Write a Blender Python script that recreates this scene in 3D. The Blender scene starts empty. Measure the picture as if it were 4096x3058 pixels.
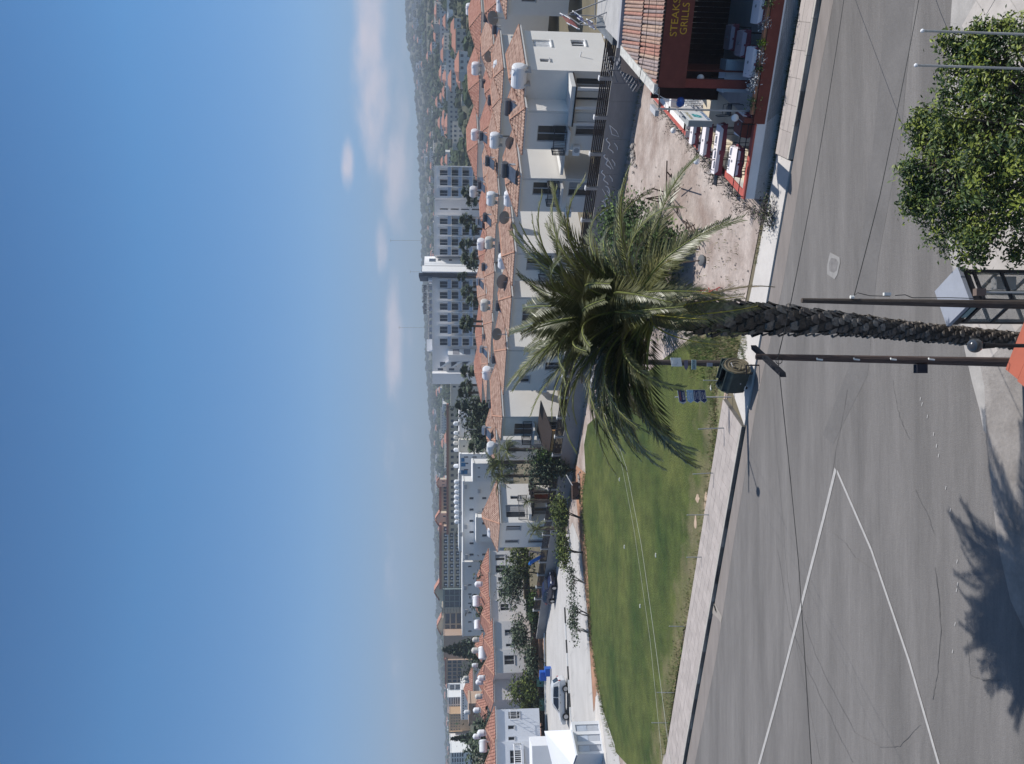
import bpy, bmesh, math, random
from math import radians, sin, cos, tan, atan2, pi, sqrt, hypot
from mathutils import Vector, Matrix
V = Vector
SC = bpy.context.scene
COL = SC.collection

# ---------------------------------------------------------------- camera (held on its side), sky, sun, exposure
CAM_H, TILT, FOC = 12.0, radians(4.5), 3250.0
FW = V((0, cos(TILT), -sin(TILT))); UP = V((0, sin(TILT), cos(TILT))); RT = V((1, 0, 0))
cam = bpy.data.cameras.new("camera"); camo = bpy.data.objects.new("camera", cam); COL.objects.link(camo)
cam.sensor_fit = 'HORIZONTAL'; cam.sensor_width = 36; cam.lens = 36 * FOC / 4096
cam.clip_start = .1; cam.clip_end = 12000
camo.matrix_world = Matrix(((-UP.x, RT.x, -FW.x, 0), (-UP.y, RT.y, -FW.y, 0), (-UP.z, RT.z, -FW.z, CAM_H), (0, 0, 0, 1)))
SC.camera = camo
SUN_EL, SUN_AZ = radians(57), atan2(1, .06)          # azimuth measured from +Y towards +X
SUND = V((sin(SUN_AZ) * cos(SUN_EL), cos(SUN_AZ) * cos(SUN_EL), sin(SUN_EL)))
sl = bpy.data.lights.new("sun", 'SUN'); sl.energy = 4.8; sl.angle = radians(.53); sl.color = (1, .965, .915)
so = bpy.data.objects.new("sun", sl); COL.objects.link(so); so.rotation_euler = SUND.to_track_quat('Z', 'Y').to_euler()
SC.view_settings.view_transform = 'Standard'; SC.view_settings.look = 'None'
SC.view_settings.exposure = 0.0; SC.view_settings.gamma = 1; SC.view_settings.use_curve_mapping = False
cy = SC.cycles
cy.max_bounces = 6; cy.diffuse_bounces = 3; cy.glossy_bounces = 2; cy.transmission_bounces = 4; cy.transparent_max_bounces = 6
cy.volume_bounces = 0; cy.use_adaptive_sampling = True; cy.caustics_reflective = False; cy.caustics_refractive = False
SC.render.film_transparent = False

def pray(x, y):
    "direction seen at a pixel of the 4096 x 3058 photograph"
    return FW * FOC + RT * (1529 - y) + UP * (2048 - x)
def gp(x, y, z=0.0):
    "survey: the point of height z seen there"
    d = pray(x, y); t = (z - CAM_H) / d.z
    return V((d.x * t, d.y * t, z))
def dp(x, y, Y):
    "survey: the point seen there at distance Y"
    d = pray(x, y); t = Y / d.y
    return V((d.x * t, Y, CAM_H + d.z * t))

W = bpy.data.worlds.new("World"); SC.world = W; W.use_nodes = True
# sky tint by height above the horizon; unseen zenith less blue to neutralise shade
SKYT = [(.46, .62, .92), (.51, .71, 1.09), (.60, .93, 1.27), (.45, .95, 1.28), (.34, .75, 1.06), (.80, .86, .92)]
def build_world():
    nt = W.node_tree; N = nt.nodes; L = nt.links; N.clear()
    out = N.new('ShaderNodeOutputWorld'); bg = N.new('ShaderNodeBackground'); bg.inputs[1].default_value = .095
    sky = N.new('ShaderNodeTexSky'); sky.sky_type = 'NISHITA'; sky.sun_disc = False
    sky.sun_elevation = SUN_EL; sky.sun_rotation = SUN_AZ; sky.altitude = 0; sky.air_density = 1.0; sky.dust_density = .8; sky.ozone_density = 1.6
    tc = N.new('ShaderNodeTexCoord')
    def mth(op, a, b=None, c=None, clamp=False):
        m = N.new('ShaderNodeMath'); m.operation = op; m.use_clamp = clamp
        for i, q in enumerate((a, b, c)):
            if q is None: continue
            if isinstance(q, (int, float)): m.inputs[i].default_value = q
            else: L.new(q, m.inputs[i])
        return m.outputs[0]
    sp = N.new('ShaderNodeSeparateXYZ'); L.new(tc.outputs['Generated'], sp.inputs[0])
    az = mth('ARCTAN2', sp.outputs[0], sp.outputs[1]); el = mth('ARCSINE', sp.outputs[2])
    cb = N.new('ShaderNodeCombineXYZ'); L.new(az, cb.inputs[0]); L.new(mth('MULTIPLY', el, 2.6), cb.inputs[1])
    def noise(sc, det):
        n = N.new('ShaderNodeTexNoise'); n.inputs['Scale'].default_value = sc; n.inputs['Detail'].default_value = det
        n.inputs['Roughness'].default_value = .55; L.new(cb.outputs[0], n.inputs['Vector']); return n.outputs[0]
    n1, n2 = noise(9, 5), noise(26, 4)
    tot = None
    # cloud banks: centre and half-size as seen by the camera (pixel), strength
    for (x, y, rx, ry, st) in ((1475, 60, 80, 380, 1.05), (1500, 430, 90, 300, 1.0), (1392, 650, 38, 110, 1.05), (1590, 640, 70, 360, .85),
                               (1530, 1010, 35, 150, .85), (1575, 1330, 45, 330, 1.05), (1560, 1800, 40, 220, .6), (1560, 2150, 40, 260, .4),
                               (1440, -500, 60, 400, 1.0), (1560, -1500, 60, 600, .8), (1580, 4200, 50, 700, .6), (1620, 1500, 70, 2600, .35)):
        d = pray(x, y).normalized(); a0 = atan2(d.x, d.y); e0 = math.asin(d.z)
        da = mth('DIVIDE', mth('SUBTRACT', az, a0), ry / FOC); de = mth('DIVIDE', mth('SUBTRACT', el, e0), rx / FOC)
        r = mth('SQRT', mth('ADD', mth('MULTIPLY', da, da), mth('MULTIPLY', de, de)))
        m = mth('MULTIPLY', mth('SUBTRACT', 1.35, r, None, True), st)
        tot = m if tot is None else mth('MAXIMUM', tot, m)
    dens = mth('ADD', tot, mth('MULTIPLY', mth('SUBTRACT', n1, .5), 1.5)); dens = mth('ADD', dens, mth('MULTIPLY', mth('SUBTRACT', n2, .5), .6))
    mr = N.new('ShaderNodeMapRange'); mr.interpolation_type = 'SMOOTHSTEP'
    mr.inputs['From Min'].default_value = .30; mr.inputs['From Max'].default_value = 1.3; mr.inputs['To Max'].default_value = .8
    L.new(mth('MULTIPLY', dens, mth('GREATER_THAN', tot, .001)), mr.inputs[0])
    cr = N.new('ShaderNodeValToRGB'); L.new(mth('MULTIPLY', el, 1.2, None, True), cr.inputs[0]); e = cr.color_ramp.elements
    e[0].position = 0; e[0].color = SKYT[0] + (1,); e[1].position = 1; e[1].color = SKYT[-1] + (1,)
    for ps, c in zip((.06, .18, .41, .58), SKYT[1:5]): q = e.new(ps); q.color = c + (1,)
    tn = N.new('ShaderNodeMix'); tn.data_type = 'RGBA'; tn.blend_type = 'MULTIPLY'; tn.inputs[0].default_value = 1; L.new(sky.outputs[0], tn.inputs[6]); L.new(cr.outputs[0], tn.inputs[7]); sky = tn
    mx = N.new('ShaderNodeMix'); mx.data_type = 'RGBA'; L.new(mr.outputs[0], mx.inputs[0]); L.new(sky.outputs[2], mx.inputs[6])
    mx.inputs[7].default_value = (8.6, 7.7, 8.2, 1)
    L.new(mx.outputs[2], bg.inputs[0]); L.new(bg.outputs[0], out.inputs[0])
build_world()

# ---------------------------------------------------------------- helpers
def lin(h):
    c = [int(h[i:i + 2], 16) / 255 for i in (0, 2, 4)]
    return tuple(((q + .055) / 1.055) ** 2.4 if q > .04 else q / 12.92 for q in c)
MATS = {}
def M(name, col, rough=.85, var=.10, scale=1.5, bump=0.0, bscale=40, spec=.3, metal=0.0, col2=None, stretch=None, alpha=1.0, mix=1.0, subs=0.0):
    if name in MATS: return MATS[name]
    if isinstance(col, str): col = lin(col)
    m = bpy.data.materials.new(name); m.use_nodes = True; nt = m.node_tree; N = nt.nodes; L = nt.links
    b = N['Principled BSDF']; b.inputs['Roughness'].default_value = rough; b.inputs['Metallic'].default_value = metal
    b.inputs['Specular IOR Level'].default_value = spec
    g = N.new('ShaderNodeNewGeometry'); vec = g.outputs['Position']
    if stretch:
        mp = N.new('ShaderNodeMapping'); mp.inputs['Scale'].default_value = stretch[:3]
        if len(stretch) > 3: mp.inputs['Rotation'].default_value = (0, 0, stretch[3])
        L.new(vec, mp.inputs[0]); vec = mp.outputs[0]
    n = N.new('ShaderNodeTexNoise'); n.inputs['Scale'].default_value = scale; n.inputs['Detail'].default_value = 6; n.inputs['Roughness'].default_value = .6
    L.new(vec, n.inputs['Vector'])
    mr = N.new('ShaderNodeMapRange'); mr.inputs['From Min'].default_value = .32; mr.inputs['From Max'].default_value = .68; L.new(n.outputs[0], mr.inputs[0])
    mx = N.new('ShaderNodeMix'); mx.data_type = 'RGBA'; L.new(mr.outputs[0], mx.inputs[0])
    c2 = lin(col2) if isinstance(col2, str) else col2
    mx.inputs[6].default_value = tuple(q * (1 - var) for q in col) + (1,)
    mx.inputs[7].default_value = (tuple(c2) if c2 else tuple(min(1, q * (1 + var)) for q in col)) + (1,)
    n2 = N.new('ShaderNodeTexNoise'); n2.inputs['Scale'].default_value = scale * 11; n2.inputs['Detail'].default_value = 3; L.new(vec, n2.inputs['Vector'])
    mr2 = N.new('ShaderNodeMapRange'); mr2.inputs['To Min'].default_value = 1 - var * .9; mr2.inputs['To Max'].default_value = 1 + var * .9; L.new(n2.outputs[0], mr2.inputs[0])
    ml = N.new('ShaderNodeVectorMath'); ml.operation = 'SCALE'; L.new(mx.outputs[2], ml.inputs[0]); L.new(mr2.outputs[0], ml.inputs['Scale'])
    L.new(ml.outputs[0], b.inputs['Base Color'])
    if bump:
        n3 = N.new('ShaderNodeTexNoise'); n3.inputs['Scale'].default_value = bscale; n3.inputs['Detail'].default_value = 4; L.new(g.outputs['Position'], n3.inputs['Vector'])
        bp = N.new('ShaderNodeBump'); bp.inputs['Strength'].default_value = 1; bp.inputs['Distance'].default_value = bump
        L.new(n3.outputs[0], bp.inputs['Height']); L.new(bp.outputs[0], b.inputs['Normal'])
    if alpha < 1: b.inputs['Alpha'].default_value = alpha
    if subs:
        b.inputs['Transmission Weight'].default_value = 0
    MATS[name] = m; return m

class MB:
    def __init__(s): s.v = []; s.f = []; s.mi = []
    def poly(s, pts, k=0):
        n = len(s.v); s.v += [tuple(p) for p in pts]; s.f.append(tuple(range(n, n + len(pts)))); s.mi.append(k)
    def obox(s, o, a, b, c, k=0):
        "box from corner o with edge vectors a, b, c"
        o, a, b, c = V(o), V(a), V(b), V(c)
        if a.cross(b).dot(c) < 0: a, b = b, a
        n = len(s.v); s.v += [tuple(q) for q in (o, o + a, o + a + b, o + b, o + c, o + a + c, o + a + b + c, o + b + c)]
        for f in ((0, 3, 2, 1), (4, 5, 6, 7), (0, 1, 5, 4), (1, 2, 6, 5), (2, 3, 7, 6), (3, 0, 4, 7)):
            s.f.append(tuple(n + i for i in f)); s.mi.append(k)
    def box(s, c, d, rz=0, k=0):
        "box centred on c in plan, bottom at c.z"
        ca, sa = cos(rz), sin(rz); a = V((ca, sa, 0)) * d[0]; b = V((-sa, ca, 0)) * d[1]
        s.obox(V(c) - a / 2 - b / 2, a, b, (0, 0, d[2]), k)
    def prism(s, pts, z0, z1, k=0):
        n = len(s.v); m = len(pts)
        ar = sum(pts[i][0] * pts[(i + 1) % m][1] - pts[(i + 1) % m][0] * pts[i][1] for i in range(m))
        if ar < 0: pts = list(pts)[::-1]
        s.v += [(p[0], p[1], z0) for p in pts] + [(p[0], p[1], z1) for p in pts]
        s.f.append(tuple(range(n + m - 1, n - 1, -1))); s.f.append(tuple(range(n + m, n + 2 * m))); s.mi += [k, k]
        for i in range(m):
            j = (i + 1) % m; s.f.append((n + i, n + j, n + m + j, n + m + i)); s.mi.append(k)
    def tube(s, pts, r, seg=6, k=0, cap=True):
        pts = [V(p) for p in pts]; rr = r if isinstance(r, (list, tuple)) else [r] * len(pts)
        n = len(s.v); prev = None
        for i, p in enumerate(pts):
            d = (pts[min(i + 1, len(pts) - 1)] - pts[max(i - 1, 0)]).normalized()
            a = d.cross(V((0, 0, 1)) if abs(d.z) < .9 else V((1, 0, 0))).normalized()
            if prev is not None:
                a = (prev - d * prev.dot(d))
                a = a.normalized() if a.length > 1e-6 else d.orthogonal().normalized()
            prev = a; b = d.cross(a)
            for j in range(seg):
                t = 2 * pi * j / seg; s.v.append(tuple(p + (a * cos(t) + b * sin(t)) * rr[i]))
        for i in range(len(pts) - 1):
            for j in range(seg):
                q = (j + 1) % seg; o = n + i * seg
                s.f.append((o + j, o + q, o + seg + q, o + seg + j)); s.mi.append(k)
        if cap:
            s.f.append(tuple(range(n + seg - 1, n - 1, -1))); o = n + (len(pts) - 1) * seg; s.f.append(tuple(range(o, o + seg))); s.mi += [k, k]
    def ball(s, c, r, seg=10, rings=6, k=0, jit=0, rnd=None):
        c = V(c); r = V(r) if not isinstance(r, (int, float)) else V((r, r, r)); n = len(s.v)
        for i in range(rings + 1):
            ph = pi * i / rings
            for j in range(seg):
                t = 2 * pi * j / seg; q = 1 + (rnd.uniform(-jit, jit) if rnd else 0)
                s.v.append((c.x + r.x * q * sin(ph) * cos(t), c.y + r.y * q * sin(ph) * sin(t), c.z + r.z * q * cos(ph)))
        for i in range(rings):
            for j in range(seg):
                q = (j + 1) % seg; o = n + i * seg
                s.f.append((o + j, o + seg + j, o + seg + q, o + q)); s.mi.append(k)
    def lathe(s, c, prof, seg=16, k=0, axis=None):
        c = V(c); ax = V(axis).normalized() if axis else V((0, 0, 1)); a = ax.orthogonal().normalized(); b = ax.cross(a); n = len(s.v)
        for r, h in prof:
            for j in range(seg):
                t = 2 * pi * j / seg; s.v.append(tuple(c + ax * h + (a * cos(t) + b * sin(t)) * r))
        for i in range(len(prof) - 1):
            for j in range(seg):
                q = (j + 1) % seg; o = n + i * seg
                s.f.append((o + j, o + q, o + seg + q, o + seg + j)); s.mi.append(k)
    def leaf(s, c, size, rnd, flat=.5, k=0):
        a = V((rnd.gauss(0, 1), rnd.gauss(0, 1), rnd.gauss(0, flat))).normalized()
        b = a.cross(V((rnd.gauss(0, .6), rnd.gauss(0, .6), 1))).normalized(); c = V(c); h = a * size; w = b * size * .42
        up = V((0, 0, size * .12))
        s.poly((c - h, c - w + up, c + h, c + w + up), k)
    def mesh(s, name, mats, org=(0, 0, 0), smooth=False):
        me = bpy.data.meshes.new(name); o = V(org)
        me.from_pydata([(p[0] - o.x, p[1] - o.y, p[2] - o.z) for p in s.v], [], s.f); me.update()
        for m in (mats if isinstance(mats, (list, tuple)) else [mats]): me.materials.append(m)
        if any(s.mi): me.polygons.foreach_set('material_index', s.mi)
        if smooth: me.polygons.foreach_set('use_smooth', [True] * len(s.f))
        return me

def tag(o, label=None, cat=None, group=None, kind=None):
    if label: o['label'] = label
    if cat: o['category'] = cat
    if group: o['group'] = group
    if kind: o['kind'] = kind
    return o
def link(o): COL.objects.link(o); return o
def struct(name, mb, mat, kind='structure', smooth=False, label=None):
    return tag(link(bpy.data.objects.new(name, mb.mesh(name, mat, smooth=smooth))), label, None, None, kind)
def single(name, label, cat, mb, mat, loc=(0, 0, 0), group=None, smooth=False, kind=None):
    o = link(bpy.data.objects.new(name, mb.mesh(name, mat, loc, smooth))); o.location = loc
    return tag(o, label, cat, group, kind)
class Thing:
    def __init__(s, name, label, cat, loc=(0, 0, 0), group=None):
        s.org = V(loc); s.o = link(bpy.data.objects.new(name, None)); s.o.location = s.org; s.o.empty_display_size = .3
        tag(s.o, label, cat, group)
    def part(s, name, mb, mat, parent=None, label=None, stuff=False, smooth=False):
        o = link(bpy.data.objects.new(name, mb.mesh(name, mat, s.org, smooth))); o.parent = parent or s.o
        if label: o['label'] = label
        if stuff: o['kind'] = 'stuff'
        return o
    def inst(s, name, me, mat4, parent=None):
        o = link(bpy.data.objects.new(name, me)); o.parent = parent or s.o
        o.matrix_local = Matrix.Translation(-s.org) @ mat4; return o
KIDS = {}
def copy_tree(root, loc=None, rz=None, label=None, group=None, scale=None, parent=None):
    c = root.copy(); link(c)
    if parent is not None: c.parent = parent
    if loc is not None: c.location = loc
    if rz is not None: c.rotation_euler = (0, 0, rz)
    if scale is not None: c.scale = (scale,) * 3 if isinstance(scale, (int, float)) else scale
    if label: c['label'] = label
    if group: c['group'] = group
    for ch in list(root.children): copy_tree(ch, parent=c)
    return c
def text(s, size, extrude=.003, bold=0.0):
    cu = bpy.data.curves.new('t', 'FONT'); cu.body = s; cu.size = size; cu.extrude = extrude; cu.align_x = 'CENTER'; cu.align_y = 'CENTER'; cu.resolution_u = 3; cu.offset = bold
    ob = bpy.data.objects.new('t', cu); me = bpy.data.meshes.new_from_object(ob); bpy.data.objects.remove(ob); return me
def frame(o, x, y):
    "matrix with origin o, local x and y axes"
    x = V(x).normalized(); y = V(y); y = (y - x * y.dot(x)).normalized(); z = x.cross(y)
    return Matrix(((x.x, y.x, z.x, o[0]), (x.y, y.y, z.y, o[1]), (x.z, y.z, z.z, o[2]), (0, 0, 0, 1)))
def lerp(a, b, t): return V(a) * (1 - t) + V(b) * t
def sheet(name, pts, z, mat, kind='structure', sub=0):
    bm = bmesh.new(); vs = [bm.verts.new((p[0], p[1], z)) for p in pts]; f = bm.faces.new(vs)
    if f.normal.z < 0 or f.calc_area() and (bm.normal_update() or f.normal.z < 0): f.normal_flip()
    bmesh.ops.triangulate(bm, faces=bm.faces[:]); me = bpy.data.meshes.new(name); bm.to_mesh(me); bm.free(); me.materials.append(mat)
    return tag(link(bpy.data.objects.new(name, me)), None, None, None, kind)
def PX(*a): return [gp(x, y) for x, y in a]
# ---------------------------------------------------------------- ground, road, pavements, lawn, car park
m_white = M('white_plaster', (.74, .73, .71), var=.04, scale=.6, bump=.004, bscale=25)
m_cream = M('cream_plaster', (.68, .64, .56), var=.05, scale=.6)
m_asph = M('asphalt', (.166, .156, .149), rough=.92, var=.17, scale=.45, bump=.012, bscale=45, stretch=(.3, 2.4, 1, radians(-25)))
m_asph2 = M('asphalt_patch', (.150, .142, .137), rough=.92, var=.10, scale=.6, bump=.006, bscale=55)
m_gut = M('dusty_road_edge', (.225, .20, .185), rough=.95, var=.12, scale=.8, stretch=(.5, 3, 1, radians(-25)))
m_pave = M('paver_concrete', (.38, .34, .315), rough=.92, var=.09, scale=1.3, bump=.004)
m_kerb = M('kerb_concrete', (.42, .39, .35), rough=.9, var=.1, scale=2)
m_apron = M('light_concrete', (.55, .52, .49), rough=.93, var=.07, scale=.7, bump=.003)
m_dirt = M('pink_dirt', (.36, .275, .235), rough=.97, var=.25, scale=.35, bump=.03, bscale=5, col2=(.50, .435, .395))
m_soil = M('red_soil', (.36, .20, .13), rough=.97, var=.25, scale=.8, bump=.03, bscale=7)
m_lawn = M('lawn_grass', (.052, .092, .018), rough=.97, var=.35, scale=.16, bump=.08, bscale=9, col2=(.105, .118, .030))
m_scrub = M('scrub_ground', (.13, .12, .075), rough=.97, var=.35, scale=.02, col2=(.24, .20, .14))
m_park = M('car_park_concrete', (.47, .455, .44), rough=.92, var=.06, scale=.25, bump=.003, stretch=(1, 3, 1, radians(0)))
m_line = M('road_paint', (.40, .385, .37), rough=.8, var=.12, scale=5)
m_joint = M('joint_dark', (.16, .15, .14), rough=.95, var=.2)

def grain(m, scale, amp, amp2=0.0, sc2=1.0, stretch=None):
    "fine aggregate and broad wear multiplied into a material's colour"
    nt = m.node_tree; N = nt.nodes; L = nt.links; b = N['Principled BSDF']; src = b.inputs['Base Color'].links[0].from_socket; g = N.new('ShaderNodeNewGeometry')
    for sc, am, st in ((scale, amp, None), (sc2, amp2, stretch)):
        if not am: continue
        vec = g.outputs['Position']
        if st: mp = N.new('ShaderNodeMapping'); mp.inputs['Scale'].default_value = st[:3]; mp.inputs['Rotation'].default_value = (0, 0, st[3]); L.new(vec, mp.inputs[0]); vec = mp.outputs[0]
        n = N.new('ShaderNodeTexNoise'); n.inputs['Scale'].default_value = sc; n.inputs['Detail'].default_value = 3; L.new(vec, n.inputs['Vector'])
        r = N.new('ShaderNodeMapRange'); r.inputs['From Min'].default_value = .3; r.inputs['From Max'].default_value = .7; r.inputs['To Min'].default_value = 1 - am; r.inputs['To Max'].default_value = 1 + am; L.new(n.outputs[0], r.inputs[0])
        v = N.new('ShaderNodeVectorMath'); v.operation = 'SCALE'; L.new(src, v.inputs[0]); L.new(r.outputs[0], v.inputs['Scale']); src = v.outputs[0]
    L.new(src, b.inputs['Base Color'])
grain(m_asph, 55, .15, .085, .5, (.12, 1.6, 1, radians(-25))); grain(m_asph2, 55, .14); grain(m_apron, 30, .06, .08, .8); grain(m_park, 12, .04, .07, .4); grain(m_dirt, 18, .10, .10, 1.2)
grain(m_lawn, 9, .22, .20, .9)
def dry_margin():
    "the lawn turns thin and dry towards the pavement"
    nt = m_lawn.node_tree; N = nt.nodes; L = nt.links; b = N['Principled BSDF']; src = b.inputs['Base Color'].links[0].from_socket; g = N.new('ShaderNodeNewGeometry')
    d = N.new('ShaderNodeVectorMath'); d.operation = 'DOT_PRODUCT'; L.new(g.outputs['Position'], d.inputs[0]); d.inputs[1].default_value = (.428, .904, 0)
    n = N.new('ShaderNodeTexNoise'); n.inputs['Scale'].default_value = .8; n.inputs['Detail'].default_value = 5; L.new(g.outputs['Position'], n.inputs['Vector'])
    a = N.new('ShaderNodeMath'); a.operation = 'MULTIPLY_ADD'; L.new(n.outputs[0], a.inputs[0]); a.inputs[1].default_value = 7.0; L.new(d.outputs['Value'], a.inputs[2])
    r = N.new('ShaderNodeMapRange'); r.inputs['From Min'].default_value = 28.25 + 5.2; r.inputs['From Max'].default_value = 28.25 + 9.0; r.inputs['To Min'].default_value = .9; r.inputs['To Max'].default_value = 0; L.new(a.outputs[0], r.inputs[0])
    m = N.new('ShaderNodeMix'); m.data_type = 'RGBA'; L.new(r.outputs[0], m.inputs[0]); L.new(src, m.inputs[6]); m.inputs[7].default_value = (.23, .185, .115, 1); L.new(m.outputs[2], b.inputs['Base Color'])
dry_margin()
KD = V((-.904, .428, 0)); KN = V((.428, .904, 0))       # kerb line direction (to the left) and away from the road
def KP(X, off=0.0, z=0.0):                              # point on the far kerb line
    p = V((X, 31.25 - .473 * X, z)); return p + KN * off
RIDGE = [(-900, 1668), (-300, 1640), (0, 1628), (150, 1636), (250, 1648), (295, 1660), (500, 1677), (850, 1691), (1100, 1696), (1480, 1714), (1700, 1728), (1900, 1734), (2090, 1745),
         (2400, 1752), (2600, 1757), (2700, 1767), (2770, 1779), (2880, 1788), (3058, 1791), (4000, 1791)]
def ridge_z(y, D):
    for (y0, x0), (y1, x1) in zip(RIDGE, RIDGE[1:]):
        if y0 <= y <= y1 or (y1, x1) == RIDGE[-1]:
            t = min(1, max(0, (y - y0) / (y1 - y0))); return max(3, dp(x0 + (x1 - x0) * t, 1529, D).z)
    return max(3, dp(RIDGE[0][1], 1529, D).z)
def az_y(az): return 1529 - FOC * tan(max(-1.1, min(1.1, az)))
RD = 2300.0
def terrain_z(X, Y):
    d = Y
    if d < 330: return -.06
    yy = az_y(atan2(X, Y)); rz = ridge_z(yy, RD)
    t = min(1, (d - 330) / (RD - 330))
    z = -.06 + rz * (t ** 1.25)
    return z
def build_ground():
    mb = MB(); rnd = random.Random(3)
    mb.poly([(-4100, -60, -.06), (4100, -60, -.06), (4100, 330, -.06), (-4100, 330, -.06)])
    struct('ground', mb, m_scrub)
    mb = MB(); rows = [330, 420, 520, 640, 780, 950, 1150, 1400, 1650, 1900, 2100, 2230, 2300, 2420, 2900]; na = 190; n0 = 0
    for r, Y in enumerate(rows):
        for i in range(na + 1):
            a = -.95 + 1.9 * i / na; X = Y * tan(a); z = terrain_z(X, min(Y, RD))
            if r > 4 and Y <= RD: z += rnd.uniform(-1, 1) * min(3.0, Y / 700) * (.6 if Y < RD else 1.2)
            if Y > RD: z *= (.8 if Y < 2500 else .1)
            mb.v.append((X, Y, z))
    for r in range(len(rows) - 1):
        for i in range(na):
            o = r * (na + 1) + i; mb.f.append((o, o + 1, o + na + 2, o + na + 1)); mb.mi.append(0)
    m = M('hill_scrub', (.05, .065, .035), rough=.97, var=.35, scale=.012, col2=(.13, .12, .075))
    struct('hills', mb, m, smooth=True)
build_ground()
# dirt lot and soil strips
sheet('dirt_lot', [gp(2540, -300), gp(2556, 339), gp(2420, 900), gp(2310, 1830), gp(2190, 2620), gp(2560, 3300), KP(-22, 3.4), KP(0, 2.4), KP(5, 2.0), KP(20, .6)], -.03, m_dirt)
sheet('road', [KP(45, -.12), KP(-45, -.12), V((-45, 6, 0)), V((-12, 4, 0)), V((45, 4, 0))], -.012, m_asph)
sheet('road_edge', [KP(20, -.1), KP(-30, -.1), KP(-30, -1.7), KP(-18, -1.1), KP(-12, -1.3), KP(-6, -.9), KP(0, -.7), KP(4, -1.1), KP(8, -.9), KP(20, -1.1)], -.008, m_gut)
sheet('asphalt_strip', PX((3676, -200), (3600, 560), (3510, 1050), (3470, 1500), (3330, 1780), (3290, 1740), (3400, 1450), (3440, 1000), (3500, 500), (3560, -200)), -.008, m_asph2)
sheet('lawn', PX((2865, 1340), (2866, 1600), (2868, 1800), (2855, 2030), (2817, 2232), (2766, 2457), (2735, 2522), (2700, 2746), (2678, 2888), (2662, 3050), (2640, 3300),
                 (2507, 3200), (2507, 3058), (2463, 3010), (2458, 2980), (2413, 2847), (2389, 2725), (2365, 2563), (2359, 2435), (2346, 2207), (2330, 2071), (2330, 1970), (2342, 1895), (2336, 1780), (2350, 1700), (2500, 1560), (2700, 1400)), .0, m_lawn)
sheet('car_park', PX((2262, 2150), (2290, 2090), (2322, 2180), (2333, 2300), (2348, 2440), (2361, 2640), (2374, 2850), (2402, 2800), (2440, 2905), (2470, 2990), (2500, 3200), (2180, 3400), (2175, 2800), (2186, 2700), (2183, 2400), (2215, 2290), (2240, 2240)), -.004, m_park)
sheet('soil_strip', PX((2290, 1850), (2322, 2180), (2333, 2300), (2348, 2440), (2361, 2640), (2374, 2850), (2385, 2760), (2397, 2790), (2389, 2725), (2365, 2563), (2359, 2435), (2346, 2207), (2330, 2071), (2330, 1970), (2342, 1895)), -.016, m_soil)
sheet('soil_bed', PX((2415, 2990), (2430, 2985), (2470, 3058), (2520, 3300), (2450, 3300)), -.016, m_soil)
sheet('garden_soil', PX((2182, 2340), (2150, 2330), (2120, 2700), (2150, 3058), (2176, 3100), (2172, 2700)), -.02, m_soil)
sheet('bare_patch', PX((2872, 1470), (2862, 1550), (2862, 1640), (2870, 1690), (2885, 1700), (2896, 1620), (2905, 1560), (2895, 1480)), .004, M('sandy_dirt', (.50, .38, .29), var=.15, scale=1))
sheet('weedy_verge', PX((2700, 1400), (2780, 1340), (2960, 1250), (2975, 1330), (2960, 1450), (2920, 1500), (2900, 1560), (2880, 1690), (2868, 1800), (2866, 1690), (2860, 1560), (2870, 1470), (2865, 1340)), .008,
      M('weedy_dirt', (.30, .22, .16), var=.3, scale=1.2, col2=(.17, .19, .08), bump=.03, bscale=9))

# far pavement, left of the driveway: kerb, pavers one by one
def pavement(name, a0, a1, wid, rows, pl, z, seed, first=.32):
    "pavers between kerb parameters a0..a1 (metres along KD from X=0)"
    rnd = random.Random(seed); mb = MB(); base = KP(0)
    p = [base + KD * a0, base + KD * a1, base + KD * a1 + KN * wid, base + KD * a0 + KN * wid]
    mb.prism(p, -.1, z - .012); t = link(bpy.data.objects.new(name, mb.mesh(name, m_joint))); tag(t, None, None, None, 'structure')
    mk = MB(); n = int((a1 - a0) / 1.0)
    for i in range(n):
        q = a0 + (a1 - a0) * i / n; mk = MB(); L = (a1 - a0) / n - .012
        mk.obox(base + KD * q + V((0, 0, -.09)), KD * L, KN * .14, (0, 0, z + .1 + rnd.uniform(-.002, .004)))
        o = link(bpy.data.objects.new('kerb_stone', mk.mesh('kerb_stone', m_kerb))); o.parent = t
    w = (wid - .15) / rows; nl = int((a1 - a0) / pl); L = (a1 - a0) / nl
    me = MB(); me.obox((0.006, 0.006, 0), (L - .012, 0, 0), (0, w - .012, 0), (0, 0, .03))
    meshes = [me.mesh('paver', M('paver_%d' % k, tuple(q * f for q in (.40, .355, .33)), rough=.92, var=.08, scale=1.5)) for k, f in enumerate((1.0, .94, 1.05))]
    for r in range(rows):
        for i in range(nl):
            o = link(bpy.data.objects.new('paver', meshes[rnd.choice((0, 0, 1, 2))])); o.parent = t
            pt = base + KD * (a0 + (i + 1) * L) + KN * (.147 + r * w) + V((0, 0, z - .022 + rnd.uniform(-.003, .003)))
            o.matrix_local = frame(pt, -KD, KN)
    return t
pavement('pavement', 2.0, 24.0, 2.5, 5, .45, .13, 1)
pavement('pavement_right', -16.5, -8.6, 1.25, 3, .8, .13, 2)
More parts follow.
